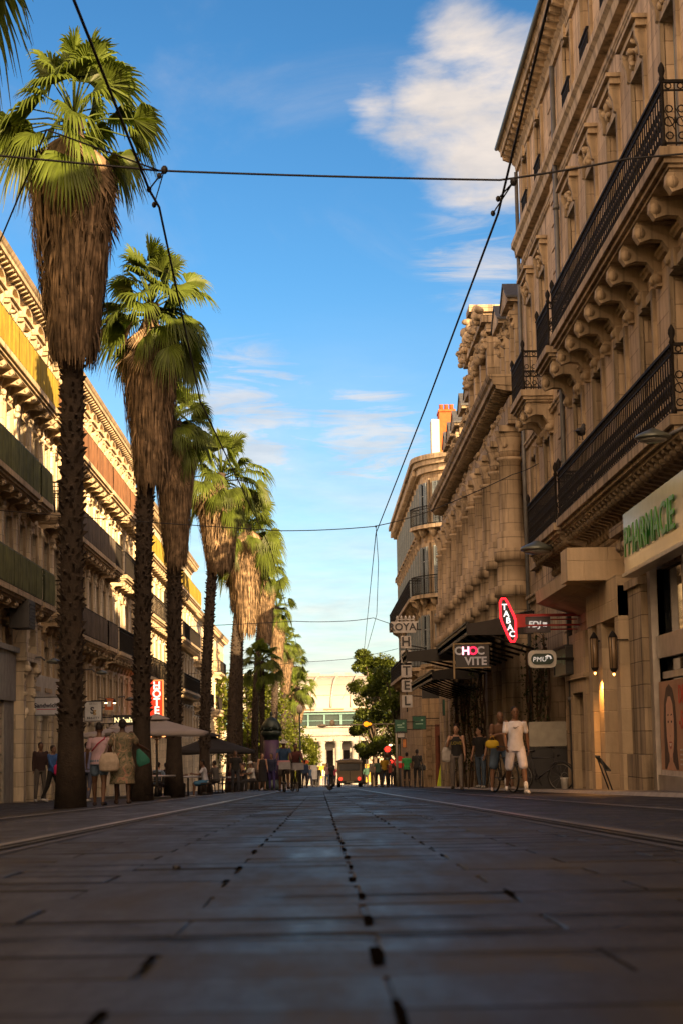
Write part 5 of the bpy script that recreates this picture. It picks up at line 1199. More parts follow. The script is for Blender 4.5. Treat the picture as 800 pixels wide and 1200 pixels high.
# parasols
def parasol(label, px, Y, w, zc, za, col, name, light=False):
    x = lat(px, Y); g = gz(x, Y); t = thing('cafe_parasol', label, 'parasol', (x, Y, g), R(8), 'cafe parasols')
    e = zpx(zc, Y, px)-g; a = zpx(za, Y, px)-g
    m = MB(); m.tube([(0, 0, 0), (0, 0, a-.06)], .035, 10); m.build('pole', mat('parasol_pole', (.25, .24, .22), .4, .6), t)
    m = MB(); m.box(-.4, .4, -.4, .4, 0, .09); m.lathe([(.1, .09), (.06, .4)], n=10); m.build('base', BLACKP, t)
    m = MB(); h = w/2; n = 8; rows = []
    for j in range(7):
        s = j/6; row = []
        for k in range(n*3):
            q = k/(n*3)*2*math.pi; c_, s_ = math.cos(q), math.sin(q); sc = 1/max(abs(c_), abs(s_)); rr = h*s*(.55*sc+.45*1.12) if s > 0 else .02
            z = a-(a-e)*(s**.85)-.06*s*(1-s)*4*abs(math.sin(q*n/2))*.8
            row.append((rr*c_ if s > 0 else .02*c_, rr*s_ if s > 0 else .02*s_, z))
        rows.append(row)
    row = [(p[0]*1.004, p[1]*1.004, p[2]-.14-.02*math.sin(i*1.3)) for i, p in enumerate(rows[-1])]; rows.append(row)
    vs = [p for r_ in rows for p in r_]; N_ = n*3
    fs = [(j*N_+k, j*N_+(k+1) % N_, (j+1)*N_+(k+1) % N_, (j+1)*N_+k) for j in range(7) for k in range(N_)]
    m.add(vs, fs, True); m.ell((0, 0, a), (.05, .05, .08)); 
    o = m.build('canopy', col, t); sd = o.modifiers.new('thickness', 'SOLIDIFY'); sd.thickness = .006
    m = MB(); m.lathe([(.02, a+.10), (w*.13, a-.05), (w*.135, a-.09)], n=8); m.build('vent_cap', col, t)
    m = MB()
    for k in range(8):
        q = k*math.pi/4; m.bar((0, 0, a-.15), (h*.95*math.cos(q), h*.95*math.sin(q), e+.02), .02, .02); m.bar((0, 0, e-.25), (h*.5*math.cos(q), h*.5*math.sin(q), (a+e)/2-.02), .018, .018)
    m.build('rib', MATS['parasol_pole'], t)
    if light:
        m = MB()
        for sx in (-.2, .2): m.ell((sx, -.05, e-.12), (.07, .07, .03))
        m.build('heater_lamp', mat('heater_glow', (1, .3, .08), emis=2.0, emcol=(1, .35, .12)), t)
    return t
parasol('wide pale grey parasol over the cafe tables below the red hotel sign', 186, 57, 2.95, 858, 840, leafmat('parasol_grey_cloth', (.42, .38, .38), .08, .2, .8), '', True)
parasol('smaller white parasol further behind the dressed stroller', 140, 64, 2.6, 860, 851, MATS['parasol_grey_cloth'], '')
parasol('black parasol beside the fourth palm trunk', 249, 90, 3.9, 880, 861, leafmat('parasol_black_cloth', (.014, .013, .013), .1, .05, .8), '')
# cafe furniture
def table():
    t = thing('cafe_table', '', 'table', (0, 0, 0)); m = MB(); m.lathe([(.60, .70), (.62, .715), (.62, .74), (.60, .75)], n=20); m.build('tabletop', mat('pale_tabletop', (.35, .33, .32), .3), t)
    m = MB(); m.lathe([(.24, 0), (.22, .03), (.04, .05), (.035, .70), (.12, .70)], n=12); m.build('pedestal', BLACKP, t); return t
def chair():
    t = thing('cafe_chair', '', 'chair', (0, 0, 0)); K = mat('dark_wicker', (.03, .022, .018), .7, bump=.4, scale=20)
    m = MB(); m.prism(rounded(.44, .44, .08), 'z', .43, .47); m.build('seat', K, t)
    m = MB()
    for k in range(6): m.box(-.2, .2, .20, .225, .56+k*.06, .60+k*.06)
    m.tube([(-.21, .21, .45), (-.21, .22, .9), (0, .24, .95), (.21, .22, .9), (.21, .21, .45)], .016, 6); m.build('backrest', K, t)
    for sx in (-1, 1):
        for sy in (-1, 1): m = MB(); m.tube([(sx*.19, sy*.19, .44), (sx*.21, sy*.22, 0)], .015, 6); m.build('leg', BLACKP, t)
    return t
tb = table(); ch = chair()
TBL = [(222, 72, 'round table between the olive shirt man and the white shirt man'), (186, 62, 'round cafe table under the wide grey parasol'), (262, 88, 'round cafe table under the black parasol')]
tabs = []
for i, (px, Y, lb) in enumerate(TBL):
    x = lat(px, Y); p = (x, Y, gz(x, Y)); 
    if i == 0: tb.location = p; tb['label'] = lb; tb['group'] = 'round cafe tables'; tabs.append(tb)
    else: tabs.append(dup(tb, p, 0, lb, 'round cafe tables'))
CHS = [(203, 72.1, 80, 'dark chair the olive shirt man sits on'), (243, 71.8, -85, 'dark chair the white shirt man sits on'), (171, 62.0, 90, 'empty dark chair left of the parasol table, near the second palm'), (197, 63.0, -100, 'empty dark chair right of the table under the grey parasol'),
       (248, 88, 90, 'dark chair left of the table under the black parasol'), (277, 88, -90, 'dark chair right of the table under the black parasol'), (262, 87.0, 0, 'dark chair on the near side of the table under the black parasol'), (296, 84, -60, 'chair the person in the white cap sits on'), (186, 70, 170, 'chair of the person in pale blue behind the parasol pole')]
for i, (px, Y, rz, lb) in enumerate(CHS):
    x = lat(px, Y); p = (x, Y, gz(x, Y))
    if i == 0: ch.location = p; ch.rotation_euler = (0, 0, R(rz)); ch['label'] = lb; ch['group'] = 'dark cafe chairs'
    else: dup(ch, p, R(rz), lb, 'dark cafe chairs')
# bicycle, side on along local x
def bicycle(label, x, Y, rz, col, basket=False, white_box=False):
    g = gz(x, Y); t = thing('bicycle', label, 'bicycle', (x, Y, g), rz, 'bicycles'); RB = mat('tyre_rubber', (.012, .012, .012), .8)
    for wx in (-.52, .52):
        m = MB(); m.ring((wx, 0, .34), .325, .02, 'y', 24, 6); w = m.build('wheel', RB, t)
        m = MB(); m.ring((wx, 0, .34), .30, .009, 'y', 24, 4)
        for q in range(12): a = q*math.pi/6; m.tube([(wx, 0, .34), (wx+.3*math.cos(a), 0, .34+.3*math.sin(a))], .002, 3)
        m.tube([(wx, -.05, .34), (wx, .05, .34)], .022, 8); m.build('rim', STEEL, w)
    m = MB(); bb = (-.08, 0, .30); st = (-.20, 0, .78); hd = (.36, 0, .80); hb = (.40, 0, .62)
    for a, b, r in ((bb, st, .017), (st, hd, .016), (bb, hb, .019), ((-.52, 0, .34), bb, .012), ((-.52, 0, .34), st, .011), (hd, hb, .019), (hb, (.52, 0, .34), .014)): m.tube([a, b], r, 8)
    m.tube([(-.08, -.09, .30), (-.08, .09, .30)], .03, 8); m.ring((-.08, .05, .30), .085, .008, 'y', 14, 4); m.tube([(-.08, .09, .30), (-.02, .10, .14)], .01, 5); m.tube([(-.08, -.09, .30), (-.14, -.10, .46)], .01, 5)
    for wx in (-.52, .52): m.tube([(wx+.37*math.cos(q), 0, .34+.37*math.sin(q)) for q in [R(40+12*k) for k in range(9)]], .012, 5)
    m.build('frame', col, t)
    m = MB(); m.tube([(-.20, 0, .78), (-.23, 0, .93)], .013, 6); m.ell((-.25, 0, .96), (.14, .07, .04)); m.build('saddle', BLACKP, t)
    m = MB(); m.tube([hd, (.34, 0, 1.02)], .014, 6); m.tube([(.22, -.28, 1.05), (.32, -.22, 1.04), (.36, 0, 1.02), (.32, .22, 1.04), (.22, .28, 1.05)], .013, 6); m.ell((.46, 0, .85), (.04, .035, .035)); m.build('handlebar', BLACKP, t)
    if basket:
        m = MB(); m.box(.42, .70, -.2, .2, .78, .80)
        for (a, b, c, d) in ((.42, .435, -.2, .2), (.685, .70, -.2, .2), (.435, .685, -.2, -.185), (.435, .685, .185, .2)): m.box(a, b, c, d, .80, 1.02)
        m.build('basket', mat('grey_basket', (.30, .30, .33), .7), t)
    return t
# waste cabinet with white board, bucket, stands, signs on the right pavement
x = lat(641, 46.5); g = gz(x, 46.5)+.06
t = thing('menu_cabinet', 'dark cabinet topped by a big cream board, behind the parked bicycle', 'cabinet', (x, 46.5, g))
m = MB(); m.box(-.55, .45, -.22, .22, 0, .98); m.box(-.58, .48, -.25, .25, .982, 1.02); m.build('cabinet_body', BLACKP, t)
m = MB(); m.prism([(p[0]-.05, p[1]+1.33) for p in rounded(.92, .60, .04)], 'y', -.26, -.20); m.build('board', mat('cream_board', (.36, .34, .28), .5), t)
x = lat(658, 43.8); g = gz(x, 43.8)+.06; t = thing('bucket', 'small white bucket at the foot of the cream wall', 'bucket', (x, 43.8, g)); t.scale = (.62, .62, .75)
m = MB(); m.lathe([(.12, 0), (.15, .30), (.165, .31), (.165, .34), (.14, .33), (.12, .05)], n=16); m.build('bucket_body', WHITE, t)
m = MB(); m.tube([(.15*math.cos(a), 0, .33+.17*math.sin(a)) for a in [k*math.pi/10 for k in range(11)]], .006, 5); m.build('handle', STEEL, t)
x = lat(522, 88); g = gz(x, 88); t = thing('pavement_sign', 'fluorescent yellow folding pavement board beside the woman in black', 'sandwich board', (x, 88, g), R(70))
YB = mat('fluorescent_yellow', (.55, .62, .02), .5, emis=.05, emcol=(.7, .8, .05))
for sy in (-1, 1): m = MB(); m.prism([(sy*.42, 0), (sy*.45, 0), (sy*.05, 2.0), (sy*.02, 2.0)], 'x', -.30, .30); m.build('panel', YB, t)
m = MB(); m.box(-.3, .3, -.06, .06, 1.98, 2.03); m.build('hinge', BLACKP, t)
m = None
# folded stool by the portal, traffic lights, no entry sign, lamp boom
x = RX-.55; Y = 36.4; t = thing('folding_bench', 'small dark folding stand leaning in the portal recess under the lantern glow', 'stand', (x, Y, gz(x, Y)+.06), R(90))
m = MB()
for k in range(4): m.bar((-.3+.18*k, -.12, .0+.5), (-.2+.18*k, .16, .85), .06, .03)
m.bar((-.34, -.1, .5), (.34, -.1, .5), .04, .04); m.bar((-.34, .16, .86), (.34, .16, .86), .04, .04); m.build('slats', BLACKP, t); t.scale = (.75,)*3
for sx in (-.3, .3): m = MB(); m.tube([(sx, -.15, 0), (sx, .12, .8)], .02, 6); m.build('leg', BLACKP, t)
def traffic_light(label, px, py, Y, s=1., pole=None):
    x = lat(px, Y); g = gz(x, Y); z = zpx(py, Y, px)-g
    t = thing('traffic_light', label, 'traffic light', (x, Y, g), 0, 'traffic lights showing red')
    m = MB(); m.prism([(a, b+z-.32*s) for a, b in rounded(.42*s, 1.0*s, .12*s)], 'y', -.12, .12); m.build('housing', BLACKP, t)
    for k, mm in enumerate((mat('red_signal', (1, .03, .02), emis=2.2, emcol=(1, .03, .02)), mat('off_amber', (.05, .025, .01), .3), mat('off_green', (.01, .03, .015), .3))):
        m = MB(); m.ell((0, -.12, z-.31*s*k), (.17*s, .05, .17*s)); m.build('signal_lens', mm, t)
    m = MB(); m.tube([(0, .1, -.1), (0, .1, z-.8*s)], .06, 8); m.tube([(0, .1, z-.8*s), (0, .12, z+.2)], .04, 6); m.build('pole', DG, t)
traffic_light('larger red traffic light in front of the dark tree on the right', 453, 878, 130, 1.2)
traffic_light('smaller lower red traffic light below the larger one', 457, 892.5, 130, .75)
x = lat(467, 120); g = gz(x, 120); t = thing('no_entry_sign', 'round red no entry sign with a white bar on a grey pole', 'road sign', (x, 120, g)); z = zpx(893, 120, 467)-g
m = MB(); m.tube([(0, 0, -.1), (0, 0, zpx(872, 120, 467)-g)], .05, 8); m.tube([(0, 0, zpx(874, 120, 467)-g), (-.5, 0, zpx(873, 120, 467)-g)], .03, 6); m.build('pole', ZINC, t)
m = MB(); 
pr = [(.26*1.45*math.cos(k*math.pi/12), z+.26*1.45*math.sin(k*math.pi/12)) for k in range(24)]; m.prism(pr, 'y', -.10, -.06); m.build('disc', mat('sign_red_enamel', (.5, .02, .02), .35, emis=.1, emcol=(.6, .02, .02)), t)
m = MB(); m.box(-.27, .27, -.115, -.101, z-.06, z+.06); m.build('white_bar', MATS['sign_white'], t)
m = MB(); m.ell((-.56, 0, zpx(873, 120, 467)-g), (.12, .1, .06)); m.build('lamp', mat('small_lamp_warm', (1, .8, .5), emis=3, emcol=(1, .7, .4)), t)
Y = 112; x = lat(464, Y); g = gz(x, Y); t = thing('boom_signal', 'long horizontal boom over the road with a glowing amber lamp', 'signal boom', (x, Y, g)); z = zpx(848, Y, 464)-g
m = MB(); m.tube([(0, 0, 0), (0, 0, z+.15)], .07, 8); m.tube([(0, 0, z), (lat(378, Y)-x, 0, z-.05)], .04, 6); m.build('pole', mat('pale_pole', (.35, .33, .28), .5), t)
m = MB(); lx = lat(429, Y)-x; m.ell((lx, -.1, z-.0), (.17, .12, .15)); m.ell((lx+.2, -.1, z), (.12, .08, .08)); m.build('amber_lamp', mat('amber_signal', (1, .36, .02), emis=1.1, emcol=(1, .33, .02)), t)
m = MB(); m.box(lx-.24, lx+.3, -.0, .12, z-.22, z+.22); m.build('lamp_housing', DG, t)
m = MB(); m.ell((lat(390, Y)-x, 0, z+.1), (.16, .14, .2)); m.ell((lat(378, Y)-x, 0, z-.05), (.3, .14, .1)); m.build('globe_lamp', mat('globe_pale', (.6, .52, .38), .3), t)

# shuttle vehicle
x = lat(409, 128); g = gz(x, 128)
V = thing('shuttle_van', 'small boxy olive beige shuttle van seen from behind with two red tail lights', 'van', (x, 128, g)); VB = mat('van_beige', (.20, .165, .11), .5, var=.1)
m = MB(); m.prism([(a, b+.98) for a, b in rounded(1.62, 1.30, .10)], 'y', 0, 3.6); m.prism([(a, b+.98) for a, b in rounded(1.70, .10, .05)], 'y', -.03, 3.62); m.build('body', VB, V)
m = MB(); m.prism([(-.86, 1.64), (.86, 1.64), (.86, 1.74), (.5, 1.84), (-.5, 1.84), (-.86, 1.74)], 'y', -.12, 3.7); m.box(-.09, .09, -.1, .1, 1.842, 1.92); m.build('roof', mat('van_roof', (.20, .16, .12), .6), V)
m = MB(); m.prism([(a, b+1.33) for a, b in rounded(1.34, .46, .08)], 'y', -.035, -.002); m.box(-.822, -.812, .3, 3.2, 1.15, 1.58); m.box(.812, .822, .3, 3.2, 1.15, 1.58); m.build('window', GLASS, V)
m = MB(); m.box(-.80, .80, -.14, .0, .26, .42); m.box(-.02, .02, -.04, -.001, .45, 1.08); m.build('bumper', BLACKP, V)
m = MB(); m.box(-.26, .26, -.15, -.142, .30, .40); m.build('number_plate', mat('plate_yellowed', (.3, .28, .2), .5), V)
for sx in (-1, 1):
    m = MB(); m.ell((sx*.62, -.05, .55), (.11, .05, .12)); m.build('tail_light', mat('tail_light_red', (1, .04, .03), emis=1.4, emcol=(1, .05, .03)), V)
    for wy in (.6, 2.9):
        m = MB(); m.tube([(sx*.60, wy, .24), (sx*.84, wy, .24)], .27, 16); w = m.build('wheel', MATS.get('tyre_rubber') or mat('tyre_rubber', (.012, .012, .012), .8), V)
        m = MB(); m.tube([(sx*.80, wy, .24), (sx*.852, wy, .24)], .13, 12); m.build('rim', STEEL, w)
    m = MB(); m.tube([(sx*.8, 3.2, 1.2), (sx*1.0, 3.2, 1.25)], .015, 5); m.box(sx*1.02-.05, sx*1.02+.05, 3.15, 3.2, 1.1, 1.35); m.build('mirror', BLACKP, V)
# things at the far end
for i, (px, Y, py, w, h, c, lb) in enumerate(((364, 150, 905, 1.0, 1.1, (.5, .5, .5), 'white banner panel behind the cyclists'), (375, 170, 905, .75, 1.1, (.45, .33, .03), 'yellow banner panel left of the beige van'), (381, 180, 904, .5, 1.5, (.5, .38, .15), 'tan banner panel close left of the beige van'), (431.5, 170, 906, .75, 1.6, (.42, .27, .04), 'ochre banner panel right of the beige van'), (347, 120, 912, .55, .9, (.35, .42, .04), 'lime yellow panel beside the cyclists'))):
    x = lat(px, Y); g = gz(x, Y); t = thing('banner_stand', lb, 'banner', (x, Y, g)); z = zpx(py, Y, px)-g
    m = MB(); m.box(-w/2, w/2, -.02, .02, z-h/2, z+h/2); m.build('banner', mat('banner_%s' % ('white', 'yellow', 'tan', 'ochre', 'lime')[i], c, .7), t)
    m = MB(); m.tube([(-w/2, .03, 0), (-w/2, .03, z+h/2)], .03, 6); m.tube([(w/2, .03, 0), (w/2, .03, z+h/2)], .03, 6); m.build('stand', ZINC, t)
Y = 150; x = lat(358, Y); g = gz(x, Y); t = thing('roadworks_sign', 'small orange direction panel left of the station columns', 'road sign', (x, Y, g)); z = zpx(893, Y, 358)-g
m = MB(); m.box(-.27, .27, -.03, .03, z-.12, z+.12); m.build('panel', mat('orange_panel_paint', (.5, .10, .03), .6), t); m = MB(); m.tube([(0, .04, 0), (0, .04, z)], .03, 6); m.build('pole', ZINC, t)
Y = 60; x = lat(352, 140); Y = 140; g = gz(x, Y); t = thing('lamp_post', 'slim dark lamp post right beside the last palms', 'street lamp', (x, Y, g))
m = MB(); m.tube([(0, 0, -.1), (0, 0, 1), (0, 0, 5.4)], [.12, .08, .05], 8); m.build('pole', DG, t)
m = MB(); m.lathe([(.05, 5.4), (.2, 5.5), (.22, 5.9), (.05, 6.1)], n=10); m.build('lamp', MATS['globe_pale'], t)
for k in range(6):
    Yb = 88+k*.9; x = lat(493, 88)+.05*k; t = thing('bollard_rail', 'dark metal crowd barrier post %s along the hotel corner wall' % ['nearest', 'second', 'third', 'fourth', 'fifth', 'furthest'][k], 'post', (x, Yb, gz(x, Yb)), 0, 'barrier posts by the hotel corner')
    m = MB(); m.tube([(0, 0, -.05), (0, 0, 1.0)], .03, 8); m.ell((0, 0, 1.03), (.05, .05, .06)); m.build('post', BLACKP, t)
    m = MB(); m.tube([(0, .02, .9), (0.05, .86, .9)], .018, 6); m.build('cross_rail', BLACKP, t)
# pigeon on the street and one on the balcony
def bird(label, x, Y, z, s, rz, wings=False):
    t = thing('pigeon', label, 'bird', (x, Y, z), rz, 'pigeons'); t.scale = (s, s, s)
    m = MB(); m.ell((0, 0, .12), (.13, .065, .065)); m.ell((.10, 0, .18), (.05, .04, .06)); m.ell((.13, 0, .235), (.036, .03, .034)); m.tube([(.155, 0, .235), (.19, 0, .225)], [.01, .002], 6)
    m.add([(-.08, -.04, .12), (-.08, .04, .12), (-.25, .05, .10), (-.25, -.05, .10), (-.08, 0, .15)], [(0, 1, 2, 3), (0, 4, 3), (4, 1, 2), (4, 2, 3)])
    if wings:
        for sy in (-1, 1): m.add([(.06, sy*.05, .16), (-.06, sy*.05, .15), (-.14, sy*.30, .30), (.0, sy*.26, .30), (.03, sy*.1, .18)], [(0, 1, 2, 3)]); m.add([(.06, sy*.05, .15), (-.06, sy*.05, .14), (-.14, sy*.30, .29), (.0, sy*.26, .29)], [(0, 1, 2, 3)])
    for sy in (-.025, .025): m.tube([(.0, sy, .07), (.01, sy, .0)], .006, 5); m.tube([(.0, sy, .003), (.04, sy, .003)], .006, 4)
    b = m.build('body', mat('pigeon_grey', (.04, .04, .045), .7), t)
bird('dark pigeon with raised wings on the street in front of the beige van', lat(386, 60), 60, gz(0, 60)+.02, .75, R(200), True)
bird('dark bird perched on the rail of the long lower balcony', 5.24, 36.6, 6.10, 1.3, R(60))
# ================================================================== people
def blob(mb, name, m, voxel, parent, extra=None, smooth=3):
    me = mb.mesh('tmp', m); o = bpy.data.objects.new('tmp', me); COL.objects.link(o)
    r = o.modifiers.new('r', 'REMESH'); r.mode = 'VOXEL'; r.voxel_size = voxel; r.use_smooth_shade = True
    s = o.modifiers.new('s', 'SMOOTH'); s.iterations = smooth; s.factor = .5
    dg = bpy.context.evaluated_depsgraph_get(); dg.update()
    me2 = bpy.data.meshes.new_from_object(o.evaluated_get(dg)); me2.name = name
    bpy.data.objects.remove(o); bpy.data.meshes.remove(me)
    if extra:
        ex = extra.mesh('tmp2', None); bm = bmesh.new(); bm.from_mesh(me2); bm.from_mesh(ex); bm.to_mesh(me2); bm.free(); bpy.data.meshes.remove(ex)
    me2.materials.clear(); me2.materials.append(m)
    for p in me2.polygons: p.use_smooth = True; p.material_index = 0
    return link(name, me2, parent)
def limb(mb, pts, rs, n=10):
    pts = [Vector(p) for p in pts]; P_ = []; R_ = []
    for i in range(len(pts)-1):
        for k in range(4): t = k/4; P_.append(pts[i].lerp(pts[i+1], t)); R_.append(rs[i]*(1-t)+rs[i+1]*t)
    P_.append(pts[-1]); R_.append(rs[-1])
    for i in range(len(pts)-1): mb.tube([pts[i], pts[i+1]], [rs[i], rs[i+1]], n)
    for p, r in zip(pts, rs): mb.ell(p, (r*1.0,)*3, n, 8)
def eloft(mb, rings, M, o, n=16):
    """rings: (z, rx, ry, yoff); M rotates about pivot o"""
    vs = []; 
    for z, rx, ry, yo in rings:
        for k in range(n): a = 2*math.pi*k/n; vs.append(o+M@(Vector((rx*math.cos(a), ry*math.sin(a)+yo, z))-o))
    m = len(rings); fs = [(i*n+k, i*n+(k+1) % n, (i+1)*n+(k+1) % n, (i+1)*n+k) for i in range(m-1) for k in range(n)]
    fs += [tuple(range(n))[::-1], tuple(range((m-1)*n, m*n))]; mb.add(vs, fs)
def solve(pose):
    J = {}; pz = pose.get('pelvis', .93); lean = R(pose.get('lean', 2)); M = Matrix.Rotation(lean, 3, 'X')
    o = Vector((0, 0, pz)); J['o'] = o; J['M'] = M
    T = lambda v: o+M@(Vector(v)-Vector((0, 0, .93)))
    for s, nm in ((1, 'L'), (-1, 'R')):
        th, kn, out = pose['legs'][0 if s == 1 else 1]
        hip = o+Vector((s*.095, 0, -.02)); a = R(th)
        d = Vector((math.sin(R(out))*s, -math.sin(a), -math.cos(a))).normalized(); knee = hip+d*.43
        b = R(th-kn); d2 = Vector((math.sin(R(out))*s*.4, -math.sin(b), -math.cos(b))).normalized(); ank = knee+d2*.42
        J['hip'+nm], J['knee'+nm], J['ank'+nm] = hip, knee, ank
        J['toe'+nm] = ank+Vector((s*.03, -.17, -.055)) if pose.get('flat', True) or True else ank
        f, ou, el, inn = pose['arms'][0 if s == 1 else 1]
        sh = T((s*.185, 0, 1.43)); a = R(f); 
        d = Vector((s*math.sin(R(ou)), -math.sin(a)*math.cos(R(ou)), -math.cos(a)*math.cos(R(ou)))).normalized(); elb = sh+d*.29
        b = R(f+el); d2 = Vector((s*math.sin(R(ou-inn)), -math.sin(b)*math.cos(R(ou-inn)), -math.cos(b)*math.cos(R(ou-inn)))).normalized(); wr = elb+d2*.25
        J['sh'+nm], J['elb'+nm], J['wr'+nm], J['hd'+nm] = sh, elb, wr, d2
    J['neck'] = T((0, 0, 1.47)); J['head'] = T((0, -.02, 1.62)); J['T'] = T
    return J
def hand(ex, body, wr, d, s, near):
    side = Vector((0, -1, 0)) if abs(d.y) < .8 else Vector((0, 0, 1)); side = (side-d*side.dot(d)).normalized(); nrm = d.cross(side).normalized()
    M = Matrix((side, nrm, d)).transposed()
    body.ell(wr+d*.05, (.040, .017, .055), 10, 8, M)
    if near:
        inw = nrm if nrm.x*s < 0 else -nrm
        for k, (o, ln) in enumerate(((.030, .070), (.010, .080), (-.010, .074), (-.029, .058))):
            b0 = wr+d*.075+side*o; p1 = b0+d*ln*.5+inw*.008; p2 = p1+d*ln*.33+inw*.018; p3 = p2+d*ln*.15+inw*.018
            ex.tube([b0, p1, p2, p3], [.0095, .009, .008, .006], 7)
        b0 = wr+d*.025+side*.03; ex.tube([b0, b0+side*.026+d*.025, b0+side*.030+d*.055+inw*.012, b0+side*.026+d*.07+inw*.02], [.012, .011, .009, .006], 7)
STAND = dict(legs=[(3, 3, 3), (-3, 3, 3)], arms=[(4, 8, 10, 3), (0, 8, 12, 3)])
WALK = dict(legs=[(20, 6, 2), (-14, 16, 2)], arms=[(-16, 8, 12, 4), (20, 8, 22, 4)])
SIT = dict(pelvis=.50, legs=[(84, 84, 6), (80, 78, 8)], arms=[(35, 10, 62, 12), (30, 10, 70, 12)], lean=8)
def person(label, px, Y, h, face, pose, skin, top, bottom, hair, voxel=.02, near=False, shoes=(.03, .03, .03), sleeve=.5, cut='tee', low='trousers', hairstyle='short', build=1., x=None, dz=0, socks=None, z=None, group=None, turn=0):
    x = lat(px, Y) if x is None else x
    J = solve(pose); T = J['T']; M = J['M']; o = J['o']; nm_ = label[:12]
    base = gz(x, Y)+dz if z is None else z
    t = thing('person', label, 'person', (x, Y, base), R(face), group)
    s_ = h/1.75; t.scale = (s_, s_, s_)
    lowz = min(J['ankL'].z, J['ankR'].z)-.085 if pose.get('pelvis') is None else 0
    off = Vector((0, 0, -lowz))
    for k in list(J):
        if isinstance(J[k], Vector) and not k.startswith('hd'): J[k] = J[k]+off
    T2 = lambda v: T(v)+off
    def rings(rs): return [(z-.93+o.z-lowz, rx, ry, yo) for z, rx, ry, yo in rs]
    O = o+off; w = build
    SK = mat('skin_%d' % int(skin[0]*1000), skin, .5, var=.06)
    b = MB(); ex = MB()
    eloft(b, rings([(.86, .13*w, .10, 0), (.93, .165*w, .115*w, .01), (1.0, .155*w, .108*w, .005), (1.10, .132*w, .098*w, 0), (1.22, .150*w, .108*w, -.005), (1.34, .168*w, .112*w, 0), (1.42, .165, .085, .005), (1.47, .09, .06, .005), (1.50, .05, .05, 0)]), M, O)
    limb(b, [T2((0, .005, 1.44)), T2((0, -.012, 1.55))], [.058, .052])
    hc = J['head']; HM = Matrix.Rotation(R(turn), 3, 'Z')@M
    b.ell(hc+HM@Vector((0, .012, .035)), (.074, .092, .092), 14, 10, HM); b.ell(hc+HM@Vector((0, -.018, -.035)), (.058, .072, .082), 14, 10, HM)
    b.ell(hc+HM@Vector((0, -.05, -.09)), (.030, .028, .024), 8, 6, HM)
    b.ell(hc+HM@Vector((0, -.096, -.012)), (.013, .018, .026), 8, 6, HM)
    for sx in (-1, 1): b.ell(hc+HM@Vector((sx*.074, .012, .0)), (.011, .022, .034), 8, 6, HM)
    for s, q in ((1, 'L'), (-1, 'R')):
        limb(b, [J['hip'+q], J['hip'+q].lerp(J['knee'+q], .5), J['knee'+q]], [.088*w, .072*w, .054])
        kn, an = J['knee'+q], J['ank'+q]; ca = kn.lerp(an, .3)+Vector((0, .015, 0))
        limb(b, [kn, ca, kn.lerp(an, .7), an], [.053, .056, .042, .036])
        limb(b, [an+Vector((0, .02, -.04)), J['toe'+q]+Vector((0, .05, 0))], [.034, .028])
        limb(b, [J['sh'+q], J['sh'+q].lerp(J['elb'+q], .4), J['elb'+q]], [.052*w, .047*w, .037]); limb(b, [J['elb'+q], J['elb'+q].lerp(J['wr'+q], .35), J['wr'+q]], [.037, .038, .026])
        hand(ex, b, J['wr'+q], J['hd'+q], s, near)
    body = blob(b, 'body', SK, voxel, t, ex if near else None)
    # shirt / dress
    if top:
        c = MB(); e = .016
        TM = mat('cloth_%d_%d_%d' % tuple(int(v*1000) for v in top), top, .85, var=.12, scale=9, bump=.25)
        hem = {'tee': .88, 'tank': .90, 'crop': 1.0, 'dress': .80}[cut]
        rs = [(hem, .180*w, .130*w, .008), (.97, .174*w, .126*w, .006), (1.10, .150*w, .114*w, 0), (1.22, .160*w, .120*w, -.005), (1.34, .176*w, .122*w, 0), (1.42, .168, .094, .005), (1.465, .095, .070, .005)]
        if cut == 'tank': rs = rs[:-2]+[(1.40, .13, .10, 0), (1.44, .12, .085, 0)]
        if cut == 'dress': rs = [(.40, .27, .23, .02), (.55, .25, .21, .02), (.75, .225*w, .18*w, .015)]+rs[1:]
        if cut == 'dress' and pose.get('pelvis'): rs = rs[3:]
        eloft(c, rings(rs), M, O, 22)
        for q in 'LR':
            if cut == 'tank': limb(c, [T2(((.10 if q == 'L' else -.10), 0, 1.40)), T2(((.105 if q == 'L' else -.105), .0, 1.46))], [.035, .032]); continue
            if sleeve > 0:
                a, bb, wr = J['sh'+q], J['elb'+q], J['wr'+q]
                if sleeve <= .6: limb(c, [a+Vector((0, 0, -.012)), a.lerp(bb, .62)], [.057*w, .060*w])
                else: limb(c, [a, bb, bb.lerp(wr, .9)], [.066*w, .052, .042])
        nm2 = {'tee': 'shirt', 'tank': 'tank_top', 'crop': 'shirt', 'dress': 'dress'}[cut]
        blob(c, nm2, TM, voxel, t, smooth=2)
    if bottom:
        c = MB(); BM = mat('cloth_%d_%d_%d' % tuple(int(v*1000) for v in bottom), bottom, .85, var=.15, scale=9, bump=.25)
        seated = pose.get('pelvis') is not None and pose['pelvis'] < .8
        eloft(c, rings([(.86, .175*w, .125*w, .005), (.95, .178*w, .127*w, .008), (1.03, .162*w, .118*w, .004)]), M, O, 20)
        if low == 'skirt': eloft(c, rings([(.35, .25, .20, 0), (.6, .22, .18, 0), (.9, .18, .13, 0)]), M, O, 20)
        else:
            for q in 'LR':
                hp, kn, an = J['hip'+q], J['knee'+q], J['ank'+q]
                if low == 'short': limb(c, [hp, hp.lerp(kn, .45)], [.098*w, .098*w])
                elif low == 'shorts': limb(c, [hp, hp.lerp(kn, .85)], [.10*w, .094*w])
                else: limb(c, [hp, hp.lerp(kn, .5), kn, kn.lerp(an, .4), kn.lerp(an, .93)], [.096*w, .082*w, .066, .062, .050])
        blob(c, {'short': 'shorts', 'shorts': 'shorts', 'skirt': 'skirt', 'trousers': 'trousers'}[low], BM, voxel, t, smooth=2)
